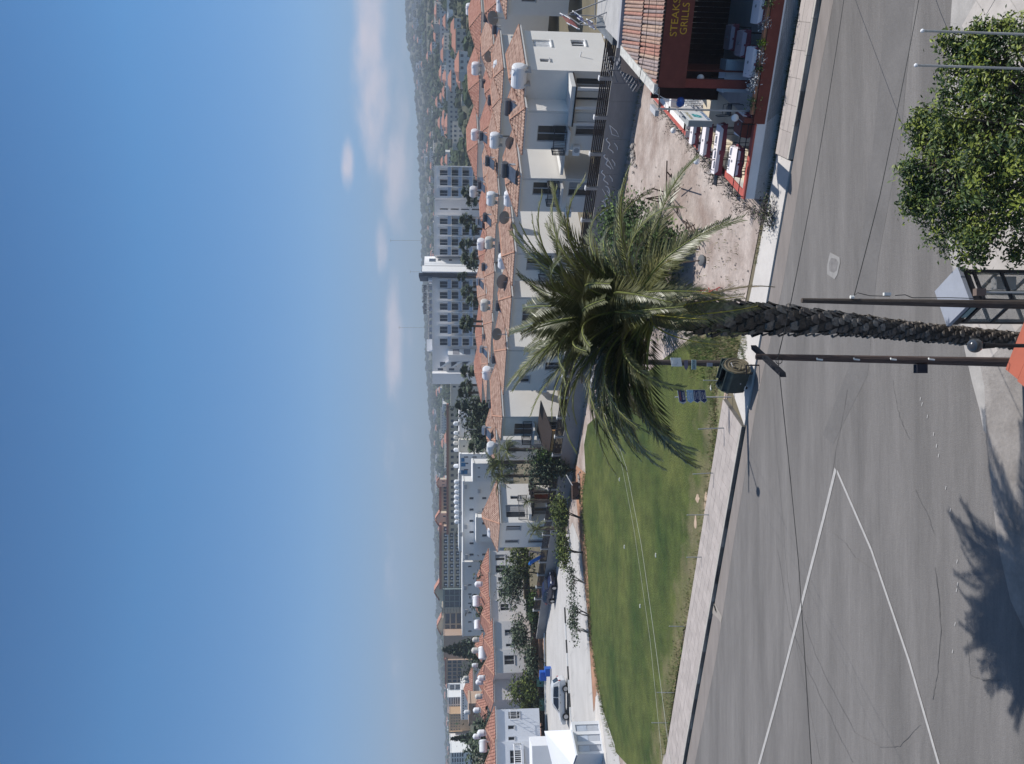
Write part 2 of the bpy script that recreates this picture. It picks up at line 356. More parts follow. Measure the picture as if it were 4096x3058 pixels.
# dropped kerb and concrete apron between them
b = KP(0)
mb = MB(); mb.prism([b + KD * -8.55, b + KD * 1.95, b + KD * 1.2 + KN * 2.1, b + KD * -3.5 + KN * 1.6, b + KD * -8.55 + KN * 1.35], -.1, .035); struct('driveway_apron', mb, m_apron)
mb = MB(); mb.prism([b + KD * 24.05, b + KD * 45, b + KD * 45 + KN * 2.75, b + KD * 24.05 + KN * 2.75], -.1, .13); struct('pavement_far', mb, m_pave)
mb = MB(); mb.prism([b + KD * -40, b + KD * -16.55, b + KD * -16.55 + KN * 1.25, b + KD * -40 + KN * 1.25], -.1, .13); struct('pavement_far_right', mb, m_pave)
# near pavement
nk = [gp(3824, -400), gp(3824, 0), gp(3812, 200), gp(3805, 700), gp(3806, 971), gp(3826, 1078), gp(3850, 1250), gp(3875, 1400), gp(3905, 1530), gp(3935, 1640), gp(3950, 1720)]
mb = MB(); pl = [V((p.x, p.y, 0)) for p in nk] + [gp(3962, 1735), gp(3990, 1560), gp(4010, 1440), V((2.2, 13, 0)), V((3.0, 9, 0)), V((20, 9, 0))]
mb.prism(pl, -.1, .10); np_ = struct('near_pavement', mb, M('near_slab_joint', (.36, .34, .32), var=.15))
def near_slabs():
    rnd = random.Random(8); me = MB(); me.obox((.01, .01, 0), (.98, 0, 0), (0, .62, 0), (0, 0, .03)); ms = [me.mesh('paving_slab', M('slab_%d' % k, tuple(q * f for q in (.42, .385, .355)), var=.12, scale=1.2)) for k, f in enumerate((1, .93, 1.06))]
    ax = V((.83, .56, 0)).normalized(); ay = V((-ax.y, ax.x, 0))
    def inside(x, y):
        c = False
        for i in range(len(pl)):
            a, b2 = pl[i], pl[i - 1]
            if (a.y > y) != (b2.y > y) and x < (b2.x - a.x) * (y - a.y) / (b2.y - a.y) + a.x: c = not c
        return c
    for i in range(-3, 16):
        for j in range(-14, 16):
            c = V((2, 13, 0)) + ax * (i * 1.0 + (j % 2) * .4) + ay * (j * .64)
            q = c + ax * .5 + ay * .32
            if q.y < 12.5 or q.x > 10 or q.x < -1.2: continue
            if all(inside((c + ax * a + ay * b2).x, (c + ax * a + ay * b2).y) for a in (-.12, 1.12) for b2 in (-.12, .75)):
                o = link(bpy.data.objects.new('paving_slab', rnd.choice(ms))); o.parent = np_; o.matrix_local = frame(c + V((0, 0, .078 + rnd.uniform(-.003, .003))), ax, ay)
near_slabs()
mb = MB(); mb.prism(PX((3928, 1415), (3955, 1545), (3961, 1690), (3964, 1737), (3986, 1981), (4010, 2180), (4060, 2400), (4200, 2700)) + [V((-8, 6, 0)), V((3, 6, 0)), V((2.2, 13.2, 0))], -.1, .104)
struct('near_verge', mb, M('dusty_gravel', (.25, .225, .205), var=.2, scale=.9, col2=(.33, .305, .285), bump=.02, bscale=14))
# markings
def line(name, pts, w):
    mb = MB()
    for (a, b2) in zip(pts, pts[1:]):
        a, b2 = V(a), V(b2); d = (b2 - a).normalized(); s = V((-d.y, d.x, 0)) * w / 2
        mb.poly([a - s, b2 - s, b2 + s, a + s])
    for i, p in enumerate(mb.v): mb.v[i] = (p[0], p[1], .002)
    return struct(name, mb, m_line)
line('road_marking', [gp(3342, 1877), gp(3310, 2010), gp(3262, 2200), gp(3100, 2828), gp(3036, 3058), gp(2980, 3260)], .15)
line('road_marking', [gp(3348, 1885), gp(3485, 2200), gp(3635, 2641), gp(3755, 3058), gp(3810, 3260)], .10)
for (x, y) in ((3683, 1590), (3690, 1610), (3711, 1660), (3736, 1730), (3748, 1777), (3756, 1816), (3785, 1945), (3803, 2035), (3830, 2240), (3832, 2330), (3828, 2355), (3822, 2490), (3812, 2600)):
    c = gp(x, y); line('road_marking_trace', [c, c + V((-.09, .03, 0))], .03)
sheet('manhole_patch', PX((3320, 1010), (3358, 1030), (3361, 1050), (3349, 1100), (3338, 1118), (3309, 1098), (3308, 1065)), .0005, M('patch_concrete', (.27, .26, .25), var=.1, scale=4))
sheet('manhole_cover', PX((3325, 1032), (3345, 1036), (3352, 1050), (3346, 1083), (3335, 1092), (3318, 1085), (3317, 1050)), .0045, M('patch_asphalt', (.19, .18, .175), var=.2, scale=6))
# cracks and skid traces on the carriageway
def crack(pts, w, mat, z=.001):
    rnd = random.Random(int(pts[0][0] + pts[0][1])); P = []
    for a, b2 in zip(pts, pts[1:]):
        for k in range(6): P.append(gp(a[0] + (b2[0] - a[0]) * k / 6 + rnd.uniform(-2, 2), a[1] + (b2[1] - a[1]) * k / 6 + rnd.uniform(-2, 2)))
    P.append(gp(*pts[-1])); mb = MB(); w *= .55
    for a, b2 in zip(P, P[1:]):
        d = (b2 - a).normalized(); s = V((-d.y, d.x, 0)) * w / 2 * rnd.uniform(.6, 1.3); mb.poly([a - s + V((0, 0, z)), b2 - s + V((0, 0, z)), b2 + s + V((0, 0, z)), a + s + V((0, 0, z))])
    return struct('road_crack', mb, mat)
m_crk = M('tar_crack', (.128, .121, .116), var=.2)
m_skid = M('tyre_trace', (.152, .144, .139), var=.2)
for c in (((3090, 1790), (3240, 2780), (3290, 3058)),): pass
crack([(3390, 1560), (3350, 1770), (3310, 1990), (3260, 2180), (3200, 2440), (3120, 2720)], .022, m_crk)
crack([(3570, 1520), (3590, 1640), (3610, 1700), (3640, 1760)], .02, m_crk)
crack([(3660, 1960), (3710, 2060), (3740, 2140)], .02, m_crk)
crack([(3330, 2130), (3380, 2170), (3420, 2230), (3520, 2300)], .02, m_crk)
crack([(3740, 2270), (3755, 2380), (3762, 2520), (3750, 2690), (3730, 2800)], .035, m_crk)
crack([(3110, 2200), (3160, 2500), (3240, 2700), (3360, 2950), (3410, 3050)], .03, m_skid, .0015)
crack([(3200, 2420), (3260, 2620), (3330, 2760), (3420, 2930), (3520, 2990), (3600, 2985), (3680, 2900)], .03, m_skid, .0018)
crack([(3090, 1590), (3150, 2330), (3190, 2600), (3280, 3040)], .025, m_skid, .0012)
crack([(3870, 2560), (3880, 2700), (3930, 2720), (4010, 2722)], .02, m_crk)

# street drain set in a pale concrete patch by the kerb
sheet('drain_patch', PX((2852, 2425), (2862, 2415), (2874, 2440), (2888, 2470), (2884, 2492), (2868, 2470), (2850, 2455)), .0035, M('drain_concrete', (.30, .27, .24), var=.1))
for i in range(6):
    c = gp(2862 + i * 1.2, 2425 + i * 4.6); mb = MB(); mb.obox(c + V((0, 0, .004)), V((-.07, .03, 0)), V((.06, .25, 0)), (0, 0, .008)); struct('drain_bar', mb, m_joint)
rl = random.Random(2)
for i, (x, y) in enumerate(((2563, 2433), (2626, 2230), (2480, 1925), (2500, 2195), (2848, 1560))):
    c = gp(x, y); mb = MB(); mb.obox(c, (.16, .05, 0), (-.05, .1, 0), (.02, 0, .05)); mb.obox(c + V((.1, .1, 0)), (.08, -.06, 0), (.05, .07, 0), (0, 0, .04)); o = single('litter', 'scrap of pale litter on the lawn, ' + ['left of the wires', 'near its middle', 'right part by wires', 'beside the pale cable', 'next to the direction signs'][i], 'litter', mb, M('litter_paper', (.6, .6, .58)), c)
# ---------------------------------------------------------------- the holiday village: walls, roofs, windows
CU = V((-.7071, .7071, 0)); CM = V((.7071, .7071, 0)); P0 = V((18.7, 50.4, 0))    # along the long wall (to the left), and into the village
def ST(s, t, z=0.0): p = P0 + CU * s + CM * t; p.z = z; return p
def s_at(y, t, z=4.0):
    "distance along the village line t seen at photo row y"
    d = pray(2100, y); k = d.x / (d.y * 1.0)
    # depth changes slightly with height: intersect the vertical plane through the camera
    U = (1529 - y) / FOC; o = P0 + CM * t
    # X = U*(Y cosT - (z-H) sinT)
    c = cos(TILT); e = -(z - CAM_H) * sin(TILT)
    return (U * (o.y * c + e) - o.x) / (CU.x - U * CU.y * c)
def t_at(y, s, z=4.0):
    U = (1529 - y) / FOC; o = P0 + CU * s; c = cos(TILT); e = -(z - CAM_H) * sin(TILT)
    return (U * (o.y * c + e) - o.x) / (CM.x - U * CM.y * c)
m_wall = M('village_plaster', (.76, .73, .685), var=.035, scale=.4, bump=.003)
m_wall2 = M('village_plaster_cool', (.68, .655, .63), var=.04, scale=.4)
m_glass = M('window_glass', (.028, .032, .04), rough=.12, var=.2, spec=.6)
m_frame = M('window_frame_grey', (.42, .42, .43), var=.05)
m_fwh = M('white_metal', (.80, .80, .80), rough=.5, var=.03)
m_rail = M('dark_railing', (.035, .037, .045), rough=.6, var=.1)
m_brown = M('dark_brown_wood', (.035, .026, .024), rough=.8, var=.25, scale=6)
m_shut = M('white_shutter', (.72, .72, .72), var=.04)
m_tile = M('roof_tile', (.37, .21, .16), rough=.9, var=.28, scale=2.5, col2=(.54, .38, .30))
m_tile_r = M('roof_tile_red', (.38, .165, .12), rough=.9, var=.22, scale=2.5, col2=(.47, .26, .20))
m_ridge = M('ridge_tile', (.42, .23, .16), rough=.9, var=.2, scale=3)
m_slab = M('pale_concrete_edge', (.62, .61, .59), var=.05)
m_steel = M('steel_tank', (.45, .45, .46), rough=.3, var=.06, metal=.7)
m_tank = M('white_tank', (.80, .80, .81), rough=.45, var=.03)
m_solar = M('solar_tank_grey', (.10, .10, .11), rough=.45, var=.1)

def wall(mb, o, ax, L, z0, z1, ops=(), depth=.16, nrm=None):
    "wall face from o along ax with real openings (a0, a1, z0, z1) and their reveals"
    o = V((o[0], o[1], 0)); xs = sorted({0, L} | {q for p in ops for q in p[:2]}); zs = sorted({z0, z1} | {q for p in ops for q in p[2:4]})
    P = lambda a, z: o + ax * a + V((0, 0, z))
    for a, b in zip(xs, xs[1:]):
        for c, d in zip(zs, zs[1:]):
            m, n = (a + b) / 2, (c + d) / 2
            if any(p[0] < m < p[1] and p[2] < n < p[3] for p in ops): continue
            mb.poly([P(a, c), P(b, c), P(b, d), P(a, d)])
    q = -nrm * depth
    for a, b, c, d in [p[:4] for p in ops]:
        for e, f in (((a, c), (b, c)), ((b, c), (b, d)), ((b, d), (a, d)), ((a, d), (a, c))):
            mb.poly([P(*e), P(*f), P(*f) + q, P(*e) + q])
def window(T, o, ax, nrm, a, b, c, d, depth=.16, kind='w', parent=None):
    "frame and pane set back in an opening"
    o = V((o[0], o[1], 0)); P = lambda u, z, q=0.0: o + ax * u + V((0, 0, z)) - nrm * q
    mb = MB(); f = .06; q = depth; pr = .07
    fm = m_fwh if kind in 'sW' else m_frame
    for (u0, u1, v0, v1) in ((a, b, c, c + f), (a, b, d - f, d), (a, a + f, c + f, d - f), (b - f, b, c + f, d - f)) + (() if b - a < .6 else (((a + b) / 2 - f * .6, (a + b) / 2 + f * .6, c + f, d - f),)):
        mb.obox(P(u0, v0, q - .003), ax * (u1 - u0), nrm * pr, (0, 0, v1 - v0))
    mb.obox(P(a - .06, c - .08, .0), ax * (b - a + .12), nrm * .07, (0, 0, .077))
    w = T.part('window', mb, fm, parent)
    g = MB(); g.poly([P(a, c, q - .02), P(b, c, q - .02), P(b, d, q - .02), P(a, d, q - .02)])
    T.part('pane', g, m_shut if kind == 's' else m_glass, w)
    if kind == 'w' and b - a > .7 and int(a * 37 + c * 11) % 3 != 0:
        g = MB(); q0, q1 = ((a + f, a + (b - a) * .45) if int(a * 53) % 2 else (a + (b - a) * .55, b - f)); n_ = 5
        for i in range(n_): u0 = q0 + (q1 - q0) * i / n_; g.poly([P(u0, c + f, q - .028 - .012 * (i % 2)), P(u0 + (q1 - q0) / n_, c + f, q - .028 - .012 * ((i + 1) % 2)), P(u0 + (q1 - q0) / n_, d - f, q - .028 - .012 * ((i + 1) % 2)), P(u0, d - f, q - .028 - .012 * (i % 2))])
        T.part('curtain', g, M('net_curtain', (.30, .30, .31), rough=.6), w)
    if kind == 's':
        g = MB()
        for i in range(int((d - c) / .09)): g.obox(P(a + f, c + .05 + i * .09, q - .03), ax * (b - a - 2 * f), nrm * .025, (0, 0, .05))
        T.part('shutter', g, m_shut, w)
    return w
def tile_slope(mb, A, B, C, D, tw=.25, cl=.4, h=.06):
    "barrel tiles on the slope A-B (eave) to D-C (ridge)"
    A, B, C, D = V(A), V(B), V(C), V(D); L = (B - A).length; ex = (B - A) / L
    xa = (D - A).dot(ex); xb = (C - A).dot(ex); ey = ((D - A) - ex * xa); H = ey.length; ey = ey / H; nz = ex.cross(ey)
    if nz.z < 0: nz = -nz
    mb.poly([A, B, C, D] if (C - D).length > .01 else [A, B, D])
    n = max(2, int(L / tw)); tw = L / n
    for i in range(n):
        x = (i + .5) * tw; ym = H
        if x < xa: ym = H * x / xa
        if L - x < L - xb: ym = min(ym, H * (L - x) / (L - xb))
        y = 0
        while y < ym - .05:
            y2 = min(ym, y + cl); lo, hi = h * .55, h * .1
            for k, (u0, u1, z0, z1) in enumerate(((-.46, -.22, 0, 1), (-.22, .22, 1, 1), (.22, .46, 1, 0))):
                p = lambda u, yy, zz, ad: A + ex * (x + u * tw) + ey * yy + nz * (h * zz + ad)
                mb.poly([p(u0, y, z0, lo), p(u1, y, z1, lo), p(u1, y2, z1, hi), p(u0, y2, z0, hi)])
            mb.poly([p(-.46, y, 0, -.01), p(.46, y, 0, -.01), p(.22, y, 1, lo), p(-.22, y, 1, lo)])
            y = y2
def hip_roof(T, C, ax, ay, L, D, z, rise, ov=.3, mat=None, tw=.25, gable=False, parent=None):
    "hip roof over rectangle with corner C, edges ax*L and ay*D"
    C = V((C[0], C[1], z)) - ax * ov - ay * ov; L += 2 * ov; D += 2 * ov
    p = [C, C + ax * L, C + ax * L + ay * D, C + ay * D]; up = V((0, 0, rise)); q = min(L, D) / 2
    if L >= D: r0 = C + ax * q + ay * D / 2 + up; r1 = C + ax * (L - q) + ay * D / 2 + up; sl = [(p[0], p[1], r1, r0), (p[1], p[2], r1, r1), (p[2], p[3], r0, r1), (p[3], p[0], r0, r0)]
    else: r0 = C + ay * q + ax * L / 2 + up; r1 = C + ay * (D - q) + ax * L / 2 + up; sl = [(p[0], p[1], r0, r0), (p[1], p[2], r1, r0), (p[2], p[3], r1, r1), (p[3], p[0], r0, r1)]
    mb = MB(); vis = 0
    for a, b, c, d in sl:
        mid = (a + b) / 2; out = V((mid.x, mid.y, 0)) - V(((p[0] + p[2]) / 2).to_tuple()[:2] + (0,))
        if out.dot(V((mid.x, mid.y, 0))) < out.length * 40 * 0 + .0 or out.normalized().dot(V((mid.x, mid.y, 0)).normalized()) < .35: tile_slope(mb, a, b, c, d, tw)
        else: mb.poly([a, b, c, d] if (c - d).length > .01 else [a, b, c])
    r = T.part('roof', mb, mat or m_tile, parent, stuff=False)
    rb = MB()
    for a, b in ((p[0], r0), (p[1], r1 if L >= D else r0), (p[2], r1), (p[3], r0 if L >= D else r1), (r0, r1)):
        if (b - a).length > .1: rb.tube([a + V((0, 0, .03)), b + V((0, 0, .05))], .085, 6)
    T.part('ridge', rb, m_ridge, r)
    sf = MB(); sf.obox(p[0] - V((0, 0, .12)), ax * L, ay * D, (0, 0, .115)); T.part('soffit', sf, m_slab, r)
    return r
def block(T, C, ax, ay, L, D, z0, z1, fo=(), so=(), mat=None, top=True, name='wall', wins=True):
    "box with a front along ax (facing -ay) and a side along ay (facing -ax); openings (a0,a1,z0,z1[,kind])"
    mb = MB(); C = V((C[0], C[1], 0))
    wall(mb, C, ax, L, z0, z1, fo, nrm=-ay); wall(mb, C, ay, D, z0, z1, so, nrm=-ax)
    e = C + ax * L + ay * D; Z0, Z1 = V((0, 0, z0)), V((0, 0, z1))
    mb.poly([C + ax * L + Z0, e + Z0, e + Z1, C + ax * L + Z1]); mb.poly([C + ay * D + Z0, e + Z0, e + Z1, C + ay * D + Z1])
    if top: mb.poly([C + Z1, C + ax * L + Z1, e + Z1, C + ay * D + Z1])
    w = T.part(name, mb, mat or m_wall)
    if wins:
        for q in fo: window(T, C, ax, -ay, *q[:4], kind=q[4] if len(q) > 4 else 'w', parent=w)
        for q in so: window(T, C, ay, -ax, *q[:4], kind=q[4] if len(q) > 4 else 'w', parent=w)
    return w
def railing(T, pts, z, h=.95, gap=.12, parent=None, mat=None, name='balcony_railing', r=.018):
    mb = MB()
    for a, b in zip(pts, pts[1:]):
        a, b = V(a), V(b); a.z = b.z = z; L = (b - a).length; n = max(1, int(L / gap))
        for i in range(n + 1):
            p = lerp(a, b, i / n); mb.tube([p + V((0, 0, .06)), p + V((0, 0, h))], r * (2 if i in (0, n) else .9), 4)
        mb.tube([a + V((0, 0, h)), b + V((0, 0, h))], r * 1.8, 4); mb.tube([a + V((0, 0, .1)), b + V((0, 0, .1))], r * 1.2, 4)
    return T.part(name, mb, mat or m_rail, parent)
def balcony(T, C, a0, a1, z, out=1.0, mat=None):
    "balcony on the front (C, CU)"
    n = -CM; p = V((C.x, C.y, 0)) + CU * a0; q = V((C.x, C.y, 0)) + CU * a1
    mb = MB(); mb.obox(p + V((0, 0, z - .18)), CU * (a1 - a0), n * out, (0, 0, .17)); b = T.part('balcony', mb, m_slab)
    railing(T, [p + n * .04, p + n * (out - .05), q + n * (out - .05), q + n * .04], z, parent=b, mat=mat)
    return b

Z1, ZE = 3.55, 6.55
# ---- front row. (label, y of near corner, y where the front ends, t of the front, depth, canopy...)
def house(label, yc, ye, t, D, fo, so, bal=None, rise=.85, z0=.9, ze=ZE, roofx=None, mat=None, L=None, tmat=None, tw=.25, name='village_house'):
    s0 = s_at(yc, t); L = L or (s_at(ye, t) - s0); C = ST(s0, t)
    T = Thing(name, label, 'house', ST(s0 + L / 2, t + D / 2), 'terracotta roofed holiday village houses')
    block(T, C, CU, CM, L, D, z0, ze, [tuple(q) for q in fo(L)], [tuple(q) for q in so(D)], mat)
    hip_roof(T, C, CU, CM, L, D, ze + .12, rise, mat=tmat, tw=tw)
    if name == 'village_house' and L > 1.6 and t < 8:
        g = MB(); p = C + CU * (L * .86) - CM * .3; g.obox(V((p.x, p.y, 2.55)), CU * .7, CM * .28, (0, 0, .5)); ac = T.part('air_conditioner', g, m_fwh)
        g = MB(); g.lathe(V((p.x, p.y, 2.8)) + CU * .28 - CM * .005, [(.2, 0), (.17, .012), (.0, .012)], 12, axis=-CM); T.part('fan_grille', g, m_frame, ac)
        g = MB(); g.tube([C + CU * .12 - CM * .05 + V((0, 0, z0)), C + CU * .12 - CM * .05 + V((0, 0, ze - .1))], .04, 6); T.part('downpipe', g, m_slab)
    if bal: balcony(T, C, bal[0] * L, bal[1] * L, Z1 + .1, bal[2] if len(bal) > 2 else 1.0)
    return T, C, L
def canopy(T, C, a0, a1, out, z=3.4, posts=True, th=.28):
    "flat concrete canopy over the ground floor with dark patio doors below"
    p = C + CU * a0; mb = MB(); mb.obox(V((p.x, p.y, z)), CU * (a1 - a0), -CM * out, (0, 0, th)); c = T.part('canopy', mb, m_slab)
    mb = MB(); mb.obox(V((p.x, p.y, z - .1)) - CM * .02, CU * (a1 - a0), -CM * (out + .03), (0, 0, .097)); T.part('fascia', mb, m_brown, c)
    if posts:
        mb = MB()
        for a in (.1, (a1 - a0) * .5, a1 - a0 - .25): mb = MB(); mb.obox(p + CU * a - CM * out + V((0, 0, .9)), CU * .18, CM * .18, (0, 0, z - 1.0)); T.part('post', mb, m_wall2, c)
    return c
def vill_front():
    t0 = 5.8
    sB = s_at(283, t0); sE = s_at(402, t0); D = t_at(127, sB) - t0
    T = Thing('village_house', 'house with sunlit side wall, shuttered window and small square window, under white roof tank', 'house', ST(sB + 1.5, t0 + 3), 'terracotta roofed holiday village houses')
    C = ST(sB, t0)
    # side wall windows: measured back from the near corner
    f = lambda y: t_at(y, sB) - t0
    so = [(f(238), f(250), 4.9, 5.55), (f(190), f(162), 4.55, 5.85, 's'), (f(183), f(158), 2.0, 3.0, 'W')]
    so = [(min(a[0], a[1]), max(a[0], a[1])) + tuple(a[2:]) for a in so]
    block(T, C, CU, CM, sE - sB, D, .5, ZE, [(.5, 1.5, 1.0, 3.1), (1.9, 2.8, 1.0, 3.1)], so)
    hip_roof(T, C, CU, CM, sE - sB + .4, D, ZE + .12, .95)
    mb = MB(); q = C + CM * f(225) - CU * .0; mb.tube([q + V((0, 0, 2.6)), q - CU * .35 + V((0, 0, 2.55))], .05, 6); T.part('wall_pipe', mb, m_fwh)
    canopy(T, C, .1, 3.0, 2.2)
    # second volume with the balcony
    t1 = 4.1; s1 = s_at(445, t1); D1 = 6
    T, C, L = house('house with dark balcony and grey shaded front, nearest the graffiti', 445, 600, t1, D1, lambda L: [(.25 * L, .62 * L, .95, 3.0), (.38 * L, .8 * L, 3.65, 5.7)], lambda D: [], (.38, .96))
    mb = MB(); mb.box(C + CU * 1.7 - CM * .08 + V((0, 0, 3.3)), (.1, .1, .35)); T.part('wall_lamp', mb, m_fwh)
    T, C, L = house('house with plain sunlit return wall and pale slab, behind the graffiti end', 715, 848, 4.4, 7, lambda L: [(.12 * L, .5 * L, 3.75, 5.65), (.1 * L, .52 * L, 1.2, 2.95)], lambda D: [], (.08, .62))
    c = ST(s_at(706, 4.4), 4.4)
    mb = MB(); mb.obox(c + V((0, 0, 3.45)) - CU * 2.3 + CM * .2, CU * 2.3, CM * 4.5, (0, 0, .22)); T.part('side_slab', mb, m_slab)
    T, C, L = house('house with large sunlit side wall behind the palm fronds', 1013, 1125, 4.4, 7.5, lambda L: [(.2 * L, .62 * L, 3.75, 5.65), (.15 * L, .5 * L, 1.2, 2.95)], lambda D: [], (.1, .75))
    T, C, L = house('house mostly hidden behind the palm crown', 1190, 1330, 4.4, 5, lambda L: [(.3 * L, .7 * L, 3.75, 5.65)], lambda D: [], (.2, .8))
    T, C, L = house('house with single small dark window left of the palm crown', 1400, 1563, 5.6, 7, lambda L: [(.62 * L, .8 * L, 4.3, 5.3), (.3 * L, .5 * L, 1.2, 2.95)], lambda D: [], None)
    T, C, L = house('house with wide sunlit side wall, corner balcony and brown timber pergola', 1667, 1745, 5.1, 8, lambda L: [(.36 * L, .95 * L, 3.6, 5.4), (.28 * L, .7 * L, 1.15, 2.7)], lambda D: [(D * .45, D * .62, 3.6, 4.6)], (.25, 1.0, 1.2))
    # timber deck pergola in front of it
    Tp = Thing('pergola', 'brown timber roofed terrace with orange trim on top of the wall fence', 'pergola', ST(s_at(1710, 2.5), 2.5))
    sa, sb = s_at(1665, 2.6), s_at(1788, 2.6)
    mb = MB(); n = 14
    for i in range(n):
        o = ST(sa + (sb - sa) * i / n, 4.6, 3.1); mb.obox(o, CU * ((sb - sa) / n - .03), -CM * 3.9 + V((0, 0, -.75)), (0, 0, .07))
    Tp.part('roof_board', mb, m_brown)
    mb = MB(); mb.obox(ST(sa, .75, 2.1), CU * (sb - sa), CM * .12, (0, 0, .28)); mb.obox(ST(sb - .35, .7, 1.5), CU * .4, CM * .1, (0, 0, .8)); Tp.part('orange_trim', mb, M('orange_timber', (.52, .27, .10), var=.3, scale=6))
    for q in (0, .5, 1): mb = MB(); mb.obox(ST(sa + (sb - sa - .12) * q, .85, .5), CU * .12, CM * .12, (0, 0, 1.7)); Tp.part('post', mb, m_brown)
    mb = MB(); mb.obox(ST(sb - .7, .9, 1.9), CU * .5, CM * .4, (0, 0, .5)); 
    T, C, L = house('set back house end with small window left of the timber pergola', 1760, 1842, 10.5, 6, lambda L: [(.1 * L, .35 * L, 4.6, 5.5), (.2 * L, .6 * L, 1.3, 2.8)], lambda D: [], None)
vill_front()

# ---- detached house at the left end of the wall
def detached():
    t = 2.3; s0 = s_at(2091, t); L = s_at(2190, t) - s0; D = t_at(1936, s0) - t; C = ST(s0, t)
    T = Thing('detached_house', 'detached two storey house with hip roof, balcony and dark pergola at left end of wall', 'house', ST(s0 + L / 2, t + D / 2))
    f = lambda y: t_at(y, s0) - t; g = lambda y: s_at(y, t) - s0
    so = [(f(2069), f(2019), 3.55, 5.7), (f(1996), f(1984), 4.1, 5.1), (f(2058), f(2030), 1.1, 2.7), (f(1998), f(1980), .7, 2.7)]
    fo = [(g(2104), g(2122), 4.1, 5.7, 'w'), (g(2160), g(2173), 4.2, 5.7, 'w'), (g(2136), g(2143), .9, 3.0), (g(2160), g(2175), 1.4, 3.1, 'w')]
    block(T, C, CU, CM, L, D, .3, 6.3, fo, so)
    hip_roof(T, C, CU, CM, L, D, 6.42, 1.7, ov=.35)
    mb = MB(); a, b = f(2079), f(2003); p = C + CM * a - CU * .0
    mb.obox(V((p.x, p.y, 3.0)), CM * (b - a), -CU * 1.0, (0, 0, .3)); bb = T.part('balcony', mb, m_slab)
    railing(T, [p, p - CU * .95, p - CU * .95 + CM * (b - a), p + CM * (b - a)], 3.3, 1.05, .16, parent=bb)
    mb = MB(); p = C + CM * f(2066) - CU * 2.6; p.z = 2.75; LL = f(1935) - f(2066)
    mb.obox(p, CM * LL, CU * 2.6, (0, 0, .12)); 
    for q in (0, .3, .55, .8, .98): mb.obox(p + CM * (LL - .2) * q - V((0, 0, 2.5)), CM * .2, CU * .2, (0, 0, 2.5))
    for i in range(8): mb.obox(p + CM * LL * i / 8 - CU * .3 + V((0, 0, .12)), CM * .1, CU * 2.9, (0, 0, .15))
    T.part('pergola', mb, m_brown)
    mb = MB(); mb.obox(C + CM * f(1997) - CU * .06 + V((0, 0, .7)), CM * (f(1980) - f(1997)), CU * .05, (0, 0, 2.0)); T.part('door', mb, M('red_wood_door', (.30, .07, .03), var=.2))
    return T
detached()

# ---- second and third rows behind: (t, y near corner, y end, label)
def back_rows():
    two = lambda L: [(.35 * L, .62 * L, 4.0, 5.3)]
    no = lambda L: []
    L2 = [('back house with terracotta roof right of the tall white tank', -80, 63), ('back house roof with round dish, near the white tank', 284, 398), ('back house with sunlit return wall under dark solar tank', 398, 545),
          ('back house roof beside the round white tank', 551, 700), ('back house with plain return wall and small white tank', 786, 880), ('back house roof below the pointed hotel tower', 892, 1050), ('back house roof with round dish right of palm tip', 1091, 1240), ('back house roof touching the palm crown top', 1290, 1420), ('back house roof with lone dark tank left of palm tip', 1455, 1600)]
    rv = random.Random(6); J = lambda v, d: v + rv.uniform(-d, d)
    for lb, a, b in L2: house(lb, a, b, J(27.5, 1.2), J(8, 1), two, lambda D: [(D * .4, D * .55, 4.2, 5.2)], None, rise=J(.8, .2), tw=.3, ze=J(ZE, .15))
    L3 = [('farther house roof at right edge below hillside town', 20, 140), ('farther roof with two solar tanks in the middle row', 190, 330), ('middle row roof behind the big white tank', 340, 480), ('middle row roof beside the second grey solar tank', 500, 640), ('middle row roof in front of the hotel right wing', 690, 800),
          ('middle row roof left of the hotel recess', 850, 960), ('middle row roof below the hotel tower base', 1010, 1130), ('middle row roof under the fan palms', 1180, 1290), ('long low roof by the pair of fan palms', 1340, 1480), ('low roof in front of white diagonal stair block', 1490, 1600)]
    for k, (lb, a, b) in enumerate(L3): house(lb, a, b, J(43, 2), J(9, 1.5), no, no, None, rise=J(.95, .25), tw=.35, tmat=(m_tile_r, m_tile)[k % 3 == 1], ze=J(ZE, .2))
    L4 = [('far red hip roof at the right edge', 60, 240), ('far red hip roof centred below the hillside', 330, 460), ('far red hip roof beside the hotel corner', 580, 712)]
    for lb, a, b in L4: house(lb, a, b, 56, 12, no, no, None, rise=1.35, ze=7.7, tw=.4, tmat=m_tile_r)
back_rows()
